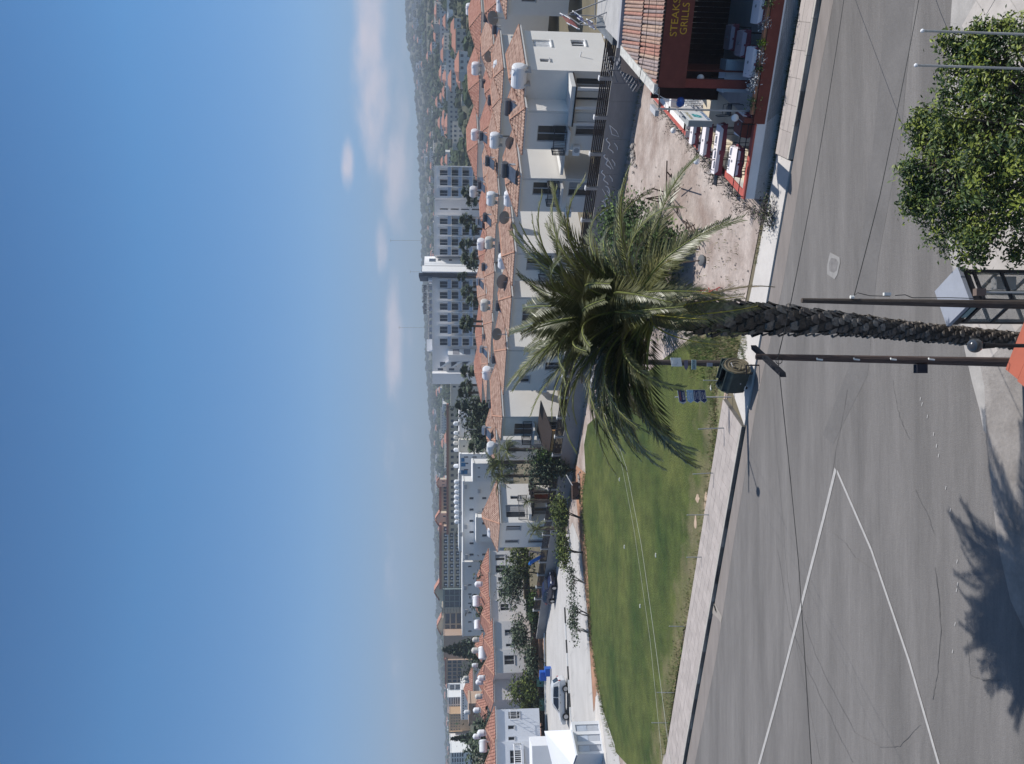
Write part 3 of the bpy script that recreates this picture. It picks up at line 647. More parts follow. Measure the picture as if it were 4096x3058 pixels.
# ---- retaining wall with slatted fence
def fence():
    rnd = random.Random(4)
    wt = lambda s: 1.75 - .011 * max(0, s)
    T = Thing('retaining_wall', 'long grey concrete retaining wall below the slatted fence with white scribbled graffiti', 'wall', ST(20, 0))
    mb = MB(); S0, S1 = -12.0, 72.0; n = 32; mc = M('grey_render', (.27, .265, .265), rough=.92, var=.12, scale=.35, stretch=(1, 1, 3), bump=.006, bscale=12)
    for i in range(n):
        a = S0 + (S1 - S0) * i / n; b = S0 + (S1 - S0) * (i + 1) / n - .015; m = MB(); m.obox(ST(a, 0, -.1), CU * (b - a), CM * .25, (0, 0, wt(a) + .1)); T.part('wall_panel', m, mc)
    # graffiti
    mb = MB(); P = lambda s, z: ST(s, -.012, z)
    x = s_at(548, 0); e = s_at(860, 0)
    def stroke(pts, w=.03):
        pts = [V(p) for p in pts]
        mb.tube([p - CM * .02 for p in pts], w * 1.25, 5)
    for i in range(5):
        a = x + (e - x) * i / 5; w = (e - x) / 5
        pts = [P(a + w * (1 - cos(k / 7 * pi)) / 2 * .95, 1.25 - .35 * sin(k / 7 * pi) - .1 * (i % 2)) for k in range(8)]
        if i in (0, 1, 2): pts = [P(a + w * .9 * k / 9, 1.5 - .45 * (k / 9) ** 1.5 + .1 * sin(k * 1.3)) for k in range(10)]
        stroke(pts)
        stroke([P(a + w * .3, 1.0), P(a + w * .55, .75), P(a + w * .7, .72)], .025)
        if i % 2: stroke([P(a + w * .2, 1.35), P(a + w * .5, 1.1), P(a + w * .9, .8)], .02)
    stroke([P(x - .9, 1.5), P(x - .5, 1.0), P(x - .1, .75), P(x - .25, 1.25), P(x - .9, 1.5)], .022)
    T.part('graffiti', mb, M('spray_white', (.85, .85, .85), var=.1))
    F = Thing('slatted_fence', 'dark brown slatted fence with white capped posts on the retaining wall', 'fence', ST(20, .1))
    qs = [(-.24 + 1.85 * k) * sqrt(2) for k in range(-4, 26)]
    sl = MB(); sl.obox((0, 0, 0), (2.38, 0, 0), (0, .04, 0), (0, 0, .095)); mes = sl.mesh('slat', m_brown)
    ps = MB(); ps.obox((-.11, -.02, 0), (.22, 0, 0), (0, .24, 0), (0, 0, .8)); mep = ps.mesh('post', M('grey_post', (.30, .30, .30), var=.1))
    pc = MB(); pc.obox((-.13, -.04, .8), (.26, 0, 0), (0, .28, 0), (0, 0, .07)); mpc = pc.mesh('post_cap', m_fwh)
    for k, s in enumerate(qs):
        o = F.inst('post', mep, frame(ST(s, .01, wt(s)), -CU, CM)); c = link(bpy.data.objects.new('post_cap', mpc)); c.parent = o
        for j in range(6):
            if k == len(qs) - 1: break
            z = wt(s + 1.2) + .04 + j * .125
            F.inst('slat', mes, frame(ST(s + 2.5, .1 + rnd.uniform(-.01, .01), z), -CU, CM))
fence()
# ---------------------------------------------------------------- vegetation builders
LEAFM = [M('leaf_dark', (.030, .055, .018), rough=.75, var=.3, scale=3, spec=.4), M('leaf_mid', (.055, .10, .025), rough=.7, var=.3, scale=3, spec=.4), M('leaf_light', (.12, .19, .035), rough=.7, var=.25, scale=3, spec=.4)]
LEAFG = [M('leaf_grey_dark', (.035, .055, .035), rough=.8, var=.3), M('leaf_grey', (.065, .09, .055), rough=.8, var=.3), M('leaf_grey_light', (.12, .145, .09), rough=.8, var=.25)]
LEAFO = [M('leaf_olive_dark', (.045, .06, .02), rough=.8, var=.3), M('leaf_olive', (.09, .12, .03), rough=.8, var=.3), M('leaf_olive_light', (.17, .20, .05), rough=.8, var=.25)]
m_bark = M('bark', (.12, .095, .075), rough=.95, var=.3, scale=6, bump=.01, bscale=20)
m_bark2 = M('pale_bark', (.30, .27, .23), rough=.95, var=.25, scale=5)
def crown(mb, c, r, clumps, per, ls, rnd, spread=.26, shell=.75):
    c = V(c); r = V(r)
    for i in range(clumps):
        d = V((rnd.gauss(0, 1), rnd.gauss(0, 1), rnd.gauss(0, 1))).normalized() * (rnd.random() ** .33) * shell
        q = c + V((d.x * r.x, d.y * r.y, d.z * r.z)); k0 = rnd.choice((0, 0, 1, 1, 2)); sp = spread * rnd.uniform(.7, 1.3)
        for j in range(per):
            p = q + V((rnd.gauss(0, sp * r.x), rnd.gauss(0, sp * r.y), rnd.gauss(0, sp * .8 * r.z)))
            mb.leaf(p, ls * rnd.uniform(.6, 1.3), rnd, k=k0 if rnd.random() < .65 else rnd.choice((0, 1, 2)))
def tree(name, label, base, h, r, trunk=.35, seed=1, n=40, per=30, ls=.2, mats=None, bark=None, group=None, cat='tree', rz=None, tr=.12, lean=(0, 0), stems=1):
    rnd = random.Random(seed); b = V(base); T = Thing(name, label, cat, b, group); mb = MB()
    rz = rz or (h * (1 - trunk) / 2); c = b + V((lean[0], lean[1], h - rz))
    for s in range(stems):
        o = V((rnd.uniform(-.2, .2), rnd.uniform(-.2, .2), 0)) * (stems > 1); top = c + V((rnd.uniform(-.2, .2) * r, rnd.uniform(-.2, .2) * r, -rz * .3))
        mid = lerp(b, top, .5) + V((rnd.uniform(-.1, .1) * r, rnd.uniform(-.1, .1) * r, 0)); mb.tube([b + o * .5 + V((0, 0, -.1)), mid + o, top], [tr, tr * .75, tr * .4], 7)
        for k in range(5):
            d = V((rnd.gauss(0, 1), rnd.gauss(0, 1), rnd.uniform(.1, 1))).normalized(); mb.tube([lerp(mid, top, rnd.random()), c + V((d.x * r * .7, d.y * r * .7, d.z * rz * .6))], [tr * .4, tr * .12], 5)
    T.part('trunk', mb, bark or m_bark); mb = MB(); crown(mb, c, (r, r, rz), n, per, ls, rnd)
    T.part('crown', mb, mats or LEAFM); return T
def frond_mesh(name, L, droop, nl, ll, lw, mats, rnd, vee=.5):
    "feather leaf along +x, curving down; leaflets both sides"
    mb = MB(); P = []; n = 14
    for i in range(n + 1):
        t = i / n; a = droop * t ** 1.5
        P.append(V((P[-1].x + cos(a) * L / n, 0, P[-1].z - sin(a) * L / n)) if P else V((0, 0, 0)))
    mb.tube(P, [.028 * (1 - .85 * i / n) + .003 for i in range(n + 1)], 4, k=1)
    for i in range(nl):
        t = .14 + .86 * i / nl; q = t * n; k = min(n - 1, int(q)); p = lerp(P[k], P[k + 1], q - k); d = (P[k + 1] - P[k]).normalized()
        up = V((0, 1, 0)).cross(d) * -1
        if up.z < 0 and abs(d.z) < .9: up = -up
        for s in (-1, 1):
            l = ll * (sin(pi * min(1, t * 1.05 + .12)) * .75 + .25) * rnd.uniform(.85, 1.12)
            fw = .75 + .5 * t; e = (V((0, s, 0)) + d * fw + up * vee * rnd.uniform(.2, 1.2)).normalized()
            tip = p + e * l + V((0, 0, -l * l * .35)); md = p + e * l * .5 + V((0, 0, -.01)); w = d * lw * rnd.uniform(.8, 1.2)
            mb.poly([p - w * .4, md - w, tip, md + w], k=0 if rnd.random() < .72 else 2)
    return mb.mesh(name, mats)
FR = [M('frond_green', (.088, .090, .030), rough=.42, var=.25, scale=4, spec=.6), M('rachis', (.20, .22, .06), rough=.6, var=.2), M('frond_light', (.15, .155, .07), rough=.42, var=.25, spec=.6)]
FRB = [M('frond_grey_green', (.075, .095, .055), rough=.6, var=.25), M('rachis', (0, 0, 0)), M('frond_light', (0, 0, 0))]
rf = random.Random(5)
SMALLF = [frond_mesh('frond', 1.7, d, 26, .38, .022, FRB, rf) for d in (.9, 1.5, 2.1)]
def small_palm(label, base, h, L=1.7, nf=22, seed=1, group=None, name='garden_palm'):
    rnd = random.Random(seed); b = V(base); T = Thing(name, label, 'palm', b, group); mb = MB()
    n = 10; mb.tube([b + V((0, 0, h * i / n - .1)) for i in range(n + 1)], [.17 * (1.15 if i % 2 else .95) for i in range(n + 1)], 8); T.part('trunk', mb, m_bark)
    for i in range(nf):
        a = rnd.uniform(0, 2 * pi); e = rnd.uniform(-.1, 1.35) if i > 5 else rnd.uniform(-.5, .2)
        T.inst('frond', rnd.choice(SMALLF), Matrix.Translation(b + V((0, 0, h))) @ Matrix.Rotation(a, 4, 'Z') @ Matrix.Rotation(-e, 4, 'Y') @ Matrix.Scale(L / 1.7 * rnd.uniform(.85, 1.1), 4))
    return T
def fan_leaf():
    mb = MB(); mb.tube([(0, 0, 0), (.5, 0, .05)], .015, 4, k=1)
    for i in range(13):
        a = -1.5 + 3.0 * i / 12; d = V((cos(a), sin(a), 0)); s = V((-d.y, d.x, 0)) * .06; o = V((.5, 0, .05)); t = o + d * .62 * (1 - .25 * abs(a) / 1.5) + V((0, 0, -.12 if i % 2 else -.2))
        m = o + d * .33; mb.poly([o, m - s, t, m + s], k=i % 2 * 2)
    return mb.mesh('fan_leaf', LEAFG)
FANL = fan_leaf()
def fan_palm(label, base, h, sc=1.0, seed=1, nf=30):
    rnd = random.Random(seed); b = V(base); T = Thing('fan_palm', label, 'palm', b, 'fan palms behind the terracotta roofs'); mb = MB()
    mb.tube([b + V((0, 0, -.1)), b + V((rnd.uniform(-.2, .2), 0, h * .5)), b + V((0, 0, h))], [.26 * sc, .17 * sc, .15 * sc], 8); T.part('trunk', mb, m_bark)
    for i in range(nf):
        a = rnd.uniform(0, 2 * pi); e = rnd.uniform(-1.0, 1.4)
        T.inst('fan_leaf', FANL, Matrix.Translation(b + V((0, 0, h))) @ Matrix.Rotation(a, 4, 'Z') @ Matrix.Rotation(-e, 4, 'Y') @ Matrix.Scale(sc * rnd.uniform(.9, 1.2), 4))
    return T

# ---------------------------------------------------------------- far buildings
AX, AY = V((-1, 0, 0)), V((0, 1, 0))
m_hot = M('hotel_white', (.86, .85, .84), var=.03, scale=.1)
m_hot2 = M('hotel_grey_white', (.87, .85, .84), var=.04, scale=.1)
m_beige = M('beige_render', (.56, .49, .38), var=.05, scale=.1)
m_bglass = M('blue_glass_rail', (.38, .47, .62), rough=.3, var=.1, spec=.6)
m_dglass = M('far_dark_window', (.08, .10, .135), rough=.2, var=.3, spec=.6)
m_or = M('orange_render', (.58, .38, .22), var=.06, scale=.1)
def xz(x, y, Y): p = dp(x, y, Y); return p.x, p.z
def far(name, label, cat, y0, y1, xt, Y, cols=0, rows=0, x1=0, dx=24, wy=.55, wx=.55, D=12, mat=None, roof=None, frames=True, gm=None, z0=-.1, group=None, skip=()):
    "flat fronted building whose front stands at distance Y; cols x rows of recessed windows"
    p = dp(xt, y0, Y); q = dp(xt, y1, Y); L = p.x - q.x; zt = p.z; C = V((p.x, Y, 0)); T = Thing(name, label, cat, (p.x - L / 2, Y + D / 2, 0), group); ops = []
    for i in range(cols):
        for j in range(rows):
            if (i, j) in skip: continue
            a = L * (i + .5 - wx / 2) / cols; b = L * (i + .5 + wx / 2) / cols; zt0 = dp(x1 + j * dx, y0, Y).z; h = (dp(x1, y0, Y).z - dp(x1 + dx, y0, Y).z) * wy
            if zt0 - h < 0: continue
            ops.append((a, b, zt0 - h, zt0))
    mb = MB(); wall(mb, C, AX, L, z0, zt, ops, depth=.5, nrm=-AY)
    e = C + AX * L + AY * D; A, B = V((0, 0, z0)), V((0, 0, zt))
    for u, v in ((C, C + AY * D), (C + AX * L, e), (C + AY * D, e)): mb.poly([u + A, v + A, v + B, u + B])
    mb.poly([C + B, C + AX * L + B, e + B, C + AY * D + B]); w = T.part('wall', mb, mat or m_hot)
    for a, b, c, d in ops:
        g = MB(); g.poly([C + AX * a + AY * .48 + V((0, 0, c)), C + AX * b + AY * .48 + V((0, 0, c)), C + AX * b + AY * .48 + V((0, 0, d)), C + AX * a + AY * .48 + V((0, 0, d))]); o = T.part('window', g, gm or m_dglass, w)
    mb = MB(); mb.obox(C + V((.1, -.15, zt)), AX * (L + .2), AY * (D + .3), (0, 0, .35)); T.part('parapet', mb, roof or mat or m_hot, w)
    return T, C, L, zt, w
def hotel():
    Y = 219; z = lambda x: dp(x, 1529, Y).z; X = lambda y: dp(1740, y, Y).x
    T = Thing('hotel', 'long white four storey hotel with rooftop letters and rows of balconies', 'hotel', (X(1100), Y + 8, 0))
    pitch = z(1761) - z(1804); tops = [z(1761) - pitch * k for k in range(4)]
    def seg(y0, y1, cols, xt, dY=0.0, D=14, bal=True, mat=m_hot2):
        C = V((X(y0), Y + dY, 0)); L = X(y0) - X(y1); ops = []
        for (a, b) in cols:
            for t in tops: ops.append((X(y0) - X(a), X(y0) - X(b), t - 2.1, t + .1))
        mb = MB(); zt = z(xt); wall(mb, C, AX, L, -.1, zt, ops, depth=1.1, nrm=-AY); e = C + AX * L + AY * D
        for u, v in ((C, C + AY * D), (C + AX * L, e), (C + AY * D, e)): mb.poly([u, v, v + V((0, 0, zt)), u + V((0, 0, zt))])
        mb.poly([C + V((0, 0, zt)), C + AX * L + V((0, 0, zt)), e + V((0, 0, zt)), C + AY * D + V((0, 0, zt))]); w = T.part('wall', mb, mat)
        for o in ops:
            a, b, c, d = o; P = lambda u, zz, q=1.08: C + AX * u + AY * q + V((0, 0, zz))
            g = MB(); g.poly([P(a, c), P(b, c), P(b, d), P(a, d)]); pn = T.part('window', g, m_dglass, w)
            g = MB(); g.obox(P((a + b) / 2 - .05, c, 1.0), AX * .1, AY * .06, (0, 0, d - c)); T.part('mullion', g, m_fwh, pn)
            if bal:
                g = MB(); g.obox(P(a - .35, c - .95, -1.25), AX * (b - a + .7), AY * 1.25, (0, 0, .2)); bb = T.part('balcony', g, m_hot, w)
                g = MB(); g.obox(P(a - .3, c - .72, -1.22), AX * (b - a + .6), AY * .05, (0, 0, .8)); T.part('balcony_glass', g, m_bglass, bb)
                g = MB(); g.obox(P(a - .35, c + .12, -1.24), AX * (b - a + .7), AY * .08, (0, 0, .07)); T.part('handrail', g, m_fwh, bb)
        if bal:
            for (a, b) in cols:
                g = MB(); g.obox(V((X(a) + .55, Y + dY - 1.3, 0)), AX * .18, AY * 1.3, (0, 0, tops[0] + .6)); T.part('balcony_fin', g, m_hot, w)
        mb = MB(); mb.obox(C + V((.05, -.12, zt)), AX * (L + .1), AY * .3, (0, 0, .25)); T.part('parapet', mb, m_hot, w)
        return w
    seg(663, 792, [(678, 702), (716, 742), (759, 784)], 1740)
    seg(792, 862, [(826, 832)], 1741, dY=2.2, bal=False)
    seg(862, 1022, [(873, 897), (914, 939), (956, 981), (996, 1019)], 1739)
    mb = MB()
    def bx(y0, y1, x0, x1, dY, D, m, nm='tower'):
        g = MB(); g.obox(V((X(y0), Y + dY, max(-.1, z(x1)))), AX * (X(y0) - X(y1)), AY * D, (0, 0, z(x0) - max(-.1, z(x1)))); return T.part(nm, g, m)
    g = MB(); g.prism([(X(1020), Y + 3.0), (X(1066), Y - 1.2), (X(1066), Y + 8), (X(1020), Y + 8)], -.1, z(1697)); t = T.part('tower', g, m_hot)
    g = MB(); g.prism([(X(1066), Y - 1.0), (X(1096), Y - 4.4), (X(1098), Y + 9), (X(1066), Y + 9)], -.1, z(1690)); T.part('tower_slab', g, m_hot); bx(1097, 1110, 1676, 1985, -2.0, 11, M('dark_cladding', (.10, .11, .13)), 'dark_tower_slab')
    for x, a, b in ((1716, 1031, 1046), (1751, 1033, 1041), (1796, 1033, 1041), (1840, 1033, 1041)):
        g = MB(); ff = 3.0 - 4.2 * (X(1020) - X(a)) / (X(1020) - X(1066)); g.obox(V((X(a), Y + ff - .06, z(x + (26 if b - a > 10 else 12)))), V((X(b) - X(a), -(X(a) - X(b)) * 4.2 / (X(1020) - X(1066)), 0)), AY * .05, (0, 0, z(x) - z(x + (26 if b - a > 10 else 12)))); T.part('window', g, m_dglass, t)
    bx(1110, 1120, 1712, 1740, 1, 8, m_hot, 'roof_room')
    seg(1110, 1386, [(1125, 1151), (1168, 1195), (1214, 1240), (1260, 1286), (1306, 1333), (1355, 1382)], 1732)
    w = bx(1386, 1537, 1729, 1990, .6, 16, m_hot2, 'end_block')
    g = MB(); g.prism([(X(1395), Y + .3), (X(1421), Y - 1.5), (X(1421), Y + 1)], -.1, z(1791)); T.part('white_panel', g, m_hot); bx(1421, 1446, 1795, 1935, -.4, 1.2, m_hot2, 'panel')
    for k in range(3):
        g = MB(); g.obox(V((X(1397), Y + .1, z(1811 + k * 44 + 26))), V((X(1419) - X(1397), -1.52, 0)), AY * .06, (0, 0, z(1811 + k * 44) - z(1837 + k * 44))); T.part('window', g, M('grey_pane', (.30, .30, .33)), w)
        g = MB(); a = V((X(1470), Y - .5, z(1773 + k * 44))); b = V((X(1446), Y - .5, z(1808 + k * 44))); g.obox(a, b - a, (0, 1.2, 0), (0, 0, .9)); T.part('stair_flight', g, m_hot, w)
        for (a_, b_) in ((1449, 1467), (1474, 1482)):
            g = MB(); g.obox(V((X(a_), Y + .52, z(1757 + k * 45 + (24 if b_ - a_ > 10 else 15)))), AX * (X(a_) - X(b_)), AY * .05, (0, 0, 1.4)); T.part('window', g, m_dglass, w)
    g = MB(); g.prism([(X(1486), Y + .4), (X(1495), Y - 1.2), (X(1537), Y - 1.2), (X(1537), Y + 2)], -.1, z(1729.5)); T.part('blank_wing', g, m_hot2)
    bx(1355, 1400, 1705, 1730, 4, 8, m_hot, 'roof_room')
    # lettering with its carrier
    g = MB(); g.obox(V((X(1134), Y + 3.2, z(1708))), AX * (X(1134) - X(1254)), AY * .1, (0, 0, .12)); 
    for k in range(9): g.obox(V((X(1136 + k * 14.6), Y + 3.25, z(1733))), AX * .1, AY * .1, (0, 0, z(1708) - z(1733)))
    c = T.part('sign_frame', g, m_fwh)
    me = text("smartline Protaras Hotel", 1.75, .08, .035); me.materials.append(M('sign_grey_letters', (.05, .055, .08)))
    co = [v.co.x for v in me.vertices]; k = (X(1136) - X(1253)) / (max(co) - min(co))
    o = T.inst('lettering', me, frame(V((X(1195), Y + 3.0, z(1697))), (1, 0, 0), (0, 0, 1)) @ Matrix.Diagonal((k, 1, 1, 1)))
    for k in range(13):
        g = MB(); g.obox(V((X(1128 + k * 20), Y + 5, z(1732))), AX * .12, AY * .12, (0, 0, z(1713) - z(1732))); T.part('roof_pole', g, m_frame)
    g = MB(); g.obox(V((X(1126), Y + 5, z(1713))), AX * (X(1126) - X(1390)), AY * 3, (0, 0, .15)); T.part('roof_pergola', g, m_frame)
    for k in range(8):
        g = MB(); g.obox(V((X(1140 + k * 28), Y + 2.0, z(1731))), AX * 1.2, V((0, .9, .9)), (0, 0, .08)); T.part('solar_panel', g, m_dglass)
hotel()
def far_things():
    F = far
    T, C, L, zt, w = F('hotel_wing', 'beige two storey hotel wing with thin red roof line and small dark windows', 'building', 1624, 2132, 1798, 335, 21, 2, 1803, 24, .5, .45, 14, m_beige)
    g = MB(); g.obox(C + V((.6, -.6, zt + .36)), AX * (L + 1.2), AY * 15, (0, 0, .9)); T.part('red_roof', g, m_tile_r)
    T, C, L, zt, w = F('hotel_wing', 'beige upper hotel wing with arched openings right of the gabled tower', 'building', 1944, 2054, 1768, 352, 8, 1, 1774, 24, .8, .7, 12, m_beige)
    g = MB(); g.obox(C + V((.6, -.6, zt + .36)), AX * (L + 1.2), AY * 13, (0, 0, .9)); T.part('red_roof', g, m_tile_r)
    def gable(label, y0, y1, xe, xr, Y, D=8):
        T, C, L, zt, w = F('gabled_tower', label, 'building', y0, y1, xe, Y, 2, 1, xe + 10, 24, .45, .25, D, m_beige)
        r = dp(xr, y0, Y).z; m = (y0 + y1) / 2; g = MB(); a = C + V((0, 0, zt + .36)); b = a + AX * L; c = lerp(a, b, .5); c.z = r
        g.poly([a, b, c]); g.poly([a + AY * D, b + AY * D, c + AY * D]); T.part('gable', g, m_beige, w)
        g = MB(); g.obox(a + V((.4, -.4, 0)), c - a, AY * (D + .8), (0, 0, .25)); g.obox(b + V((-.4, -.4, 0)), c - b, AY * (D + .8), (0, 0, .25)); T.part('red_roof', g, m_tile_r, w)
    gable('beige gabled tower between the two upper hotel wings', 2054, 2105, 1762, 1742, 345)
    gable('small beige gabled turret at the right end of the long hotel', 1919, 1948, 1758, 1748, 347, 6)
    gable('beige gabled tower left of the balcony facade', 2334, 2400, 1762, 1738, 345)
    gable('beige gabled tower above dark glazed block', 2473, 2540, 1769, 1749, 380)
    T, C, L, zt, w = F('balcony_facade', 'beige hotel facade with four floors of arched balcony bays', 'building', 2105, 2351, 1770, 341, 10, 4, 1775, 24, .72, .72, 14, m_beige)
    g = MB(); g.obox(C + V((.6, -.6, zt + .36)), AX * (L + 1.2), AY * 15, (0, 0, 1.0)); T.part('red_roof', g, m_tile_r)
    for j in range(4):
        g = MB(); zz = dp(1793 + j * 24, 2105, 341).z; g.obox(C + V((0, -.5, zz)), AX * L, AY * .5, (0, 0, .35)); T.part('balcony_ledge', g, m_hot)
        for i in range(10):
            g = MB(); g.ball(C + AX * (L * (i + .5) / 10) + V((0, -.3, zz + 1.0)), (.28, .2, .5), 6, 4); T.part('folded_parasol', g, m_hot)
    F('glazed_block', 'dark green glazed hotel block between the gabled towers', 'building', 2359, 2431, 1776, 338, 3, 4, 1780, 20, .85, .85, 12, M('grey_green_render', (.20, .25, .25)))
    F('narrow_block', 'narrow beige block with rows of tiny window dots', 'building', 2431, 2453, 1770, 370, 4, 6, 1776, 12, .4, .35, 10, m_beige)
    F('balcony_block', 'beige block with three floors of long dark blue glazing', 'building', 2453, 2544, 1776, 372, 2, 3, 1781, 23, .75, .9, 12, m_beige)
    F('blank_block', 'pinkish tan apartment block with blank side wall behind the pointed conifer', 'building', 2544, 2642, 1778, 362, 0, 0, mat=M('tan_render', (.50, .36, .27), var=.06))
    T, C, L, zt, w = F('window_block', 'tan block with dark square windows left of the conifer', 'building', 2642, 2734, 1788, 360, 6, 3, 1791, 20, .75, .8, 12, M('tan_render', (0, 0, 0)))
    g = MB(); a = C + V((.5, 0, zt + .36)); g.obox(a, AX * (L + 1), AY * 12, V((0, 0, .6))); T.part('red_roof', g, m_tile_r)
    F('arched_building', 'white building with dark arched recess on the left skyline', 'building', 2737, 2790, 1795, 450, 2, 2, 1800, 22, .8, .7, mat=m_hot2)
    F('apartment_block', 'white apartment block with stacked balcony bands on left skyline', 'building', 2790, 2852, 1792, 440, 2, 6, 1797, 9, .55, .85, mat=m_hot)
    F('orange_block', 'orange apartment block with scattered small windows', 'building', 2857, 2925, 1800, 430, 6, 4, 1805, 10, .45, .35, mat=m_or)
    F('orange_block', 'second smaller orange block just right of the dark cypress', 'building', 2928, 2944, 1799, 440, 2, 3, 1805, 10, .45, .35, mat=m_or)
    F('grey_block', 'plain pale grey block left of the dark cypress', 'building', 2975, 3003, 1801, 420, 2, 2, 1806, 14, .4, .4, mat=m_hot2)
    F('apartment_block', 'white balconied apartment block at the left frame edge', 'building', 3012, 3075, 1804, 400, 3, 5, 1808, 10, .6, .8, mat=m_hot)
    F('low_building', 'long low white building with dark openings left of orange block', 'building', 2760, 2880, 1848, 300, 12, 1, 1851, 9, .5, .6, mat=m_hot)
    F('beige_block', 'cream block with balcony openings just left of the white hotel', 'building', 1537, 1624, 1807, 262, 4, 3, 1812, 22, .5, .3, mat=m_cream, skip=((1, 0), (2, 0), (2, 1), (3, 0)))
    F('pale_building', 'pale flat roofed building behind the conifers', 'building', 1645, 1760, 1842, 205, 3, 2, 1856, 40, .2, .08, mat=m_hot2)
    F('pale_building', 'cream flat roofed annex with stained side wall left of the conifers', 'building', 1760, 1812, 1841, 200, 1, 1, 1853, 40, .15, .12, mat=m_cream)
    T, C, L, zt, w = F('white_villa', 'white villa with three bright blue shutters', 'building', 1817, 1893, 1844, 196, 3, 2, 1856, 34, .5, .2, mat=m_hot)
    for (x, y) in ((1858, 1833), (1862, 1852), (1855, 1882), (1870, 1882)):
        p = dp(x, y, 195.9); g = MB(); g.obox(p, AX * .9, AY * .06, (0, 0, 1.1)); T.part('shutter', g, M('blue_shutter', (.06, .22, .42)), w)
    T, C, L, zt, w = F('white_block', 'brilliant white flat roofed block stepping down behind garden palms', 'building', 1855, 1927, 1898, 150, 2, 2, 1911, 44, .22, .12, D=9, mat=m_white)
    T, C, L, zt, w = F('white_block', 'long white flat block behind with row of white tanks on its roof', 'building', 1893, 2205, 1840, 196, 6, 1, 1850, 44, .3, .12, D=9, mat=m_white)
    T0, C, L, zt, w = T, C, L, zt, w = F('white_complex', 'white flat roofed holiday block with square windows and raised parapet', 'building', 1927, 2243, 1857, 176, 7, 2, 1878, 51, .32, .2, D=10, mat=m_white, skip=((0, 0), (0, 1), (5, 1)))
    T, C, L, zt, w = F('white_block', 'stepped white cube with raised rim in front of the holiday block', 'building', 2071, 2168, 1910, 171, 2, 1, 1929, 40, .45, .2, D=5, mat=m_white)
    T, C, L, zt, w = F('white_complex', 'white flat roofed block with lined square windows left of the stepped cube', 'building', 2249, 2545, 1855, 182, 8, 2, 1873, 50, .26, .16, D=10, mat=m_white, skip=((1, 0), (6, 1)))
    for i, (x, y) in enumerate(((1868, 1940), (1922, 1957), (1924, 2050), (1869, 2100), (1921, 2124), (1872, 2220), (1848, 2046), (1850, 2130), (1866, 2345), (1870, 2440))):
        p = dp(x, y, 175.4 if y < 2245 else 181.4); g = MB(); g.obox(p, AX * .9, AY * .35, (0, 0, .6)); a_ = T0.part('air_conditioner', g, m_frame)
    F('tan_building', 'tan flat roofed building amid trees on left', 'building', 2815, 2900, 1882, 150, 3, 1, 1892, 20, .4, .12, mat=M('tan_render', (0, 0, 0)), D=6)
    # left village, facing the car park
    ax = V((-.87, -.5, 0)).normalized(); ay = V((-ax.y * -1, 0, 0)); ay = V((ax.y, -ax.x, 0))
    if ay.y < 0: ay = -ay
    def lh(label, y0, y1, xe, Y, D=8, ze=None, fo=(), rise=1.1, mat=None, tm=None, z0=1.0):
        Y += 10; fo = [(a, b, c - .5, d - .55) for a, b, c, d in fo]; p = dp(xe, y0, Y); U = (1529 - y1) / FOC; L = (U * p.y * 1.003 - p.x) / (ax.x - U * ax.y); T = Thing('terraced_house', label, 'house', (p.x, p.y, 0), 'red roofed houses left of the detached house')
        ze = p.z; C = V((p.x, p.y, 0)); fo = [(a * L, b * L, c, d) for a, b, c, d in fo]
        block(T, C, ax, ay, L, D, z0, ze, fo, [], mat or m_wall2); hip_roof(T, C, ax, ay, L, D, ze + .1, rise, mat=tm or m_tile_r, tw=.35)
        return T, C, L
    w1 = [(.3, .6, 3.9, 5.3)]
    lh('terraced house behind the round garden trees, farthest right of the red roofed row', 2205, 2300, 1958, 112, fo=[(.15, .4, 4.0, 5.5), (.6, .9, 4.0, 5.5)])
    lh('terraced house with deep white balcony reveal above the navy car', 2300, 2400, 1957, 110, fo=[(.1, .25, 4.3, 5.2), (.55, .85, 3.4, 5.2)])
    lh('terraced house with square black window and white side wall', 2400, 2487, 1962, 105, fo=[(.2, .5, 3.9, 5.2)])
    lh('terraced house with narrow gabled red roof and framed window', 2487, 2598, 1974, 99, fo=[(.3, .52, 3.6, 5.0), (.8, .9, 4.2, 4.9)])
    lh('terraced house with two stacked windows behind blue skip', 2600, 2692, 1979, 97, fo=[(.25, .65, 3.8, 5.2), (.3, .6, 1.6, 2.6)])
    lh('plain shaded terraced house wall behind bent garden tree', 2692, 2800, 1975, 100, fo=[])
    lh('long red hip roofed house behind the bent tree', 2640, 2745, 1955, 112, rise=1.5)
    lh('red roofed house row left of the bent tree', 2745, 2850, 1950, 112, rise=1.5, fo=[(.4, .7, 3, 4.4)])
    lh('back row red roof above the terraced houses', 2540, 2600, 1935, 128, rise=1.3)
    lh('higher back red roof with white tanks on its ridge', 2668, 2815, 1893, 150, rise=1.7, z0=0)
    lh('back row red roof near the tall white tank', 2240, 2330, 1948, 122, rise=1.4)
    lh('back row red roof below the white complex', 2345, 2440, 1944, 122, rise=1.4)
    mW = M('cool_white_plaster', (.66, .68, .72), var=.03)
    T, C, L = lh('white house with small balustraded balcony and blue windows at the left', 2839, 2969, 1983, 88, fo=[(.08, .3, 3.9, 5.3), (.5, .62, 4.6, 5.4), (.84, .95, 4.6, 5.4)], mat=mW, rise=1.0)
    railing(T, [C + ax * .2 * 1 - ay * .02, C + ax * .2 - ay * .9, C + ax * (L * .33) - ay * .9, C + ax * (L * .33) - ay * .02], 3.7, .9, .18, mat=m_fwh)
    T, C, L = lh('white house with long white balustrade at the left frame edge', 2969, 3110, 1984, 86, fo=[(.25, .62, 3.6, 5.3)], mat=mW, rise=1.0)
    mb = MB(); mb.obox(C + ax * (L * .1) - ay * 1.1 + V((0, 0, 3.2)), ax * L * .7, ay * 1.1, (0, 0, .2)); T.part('balcony', mb, mW)
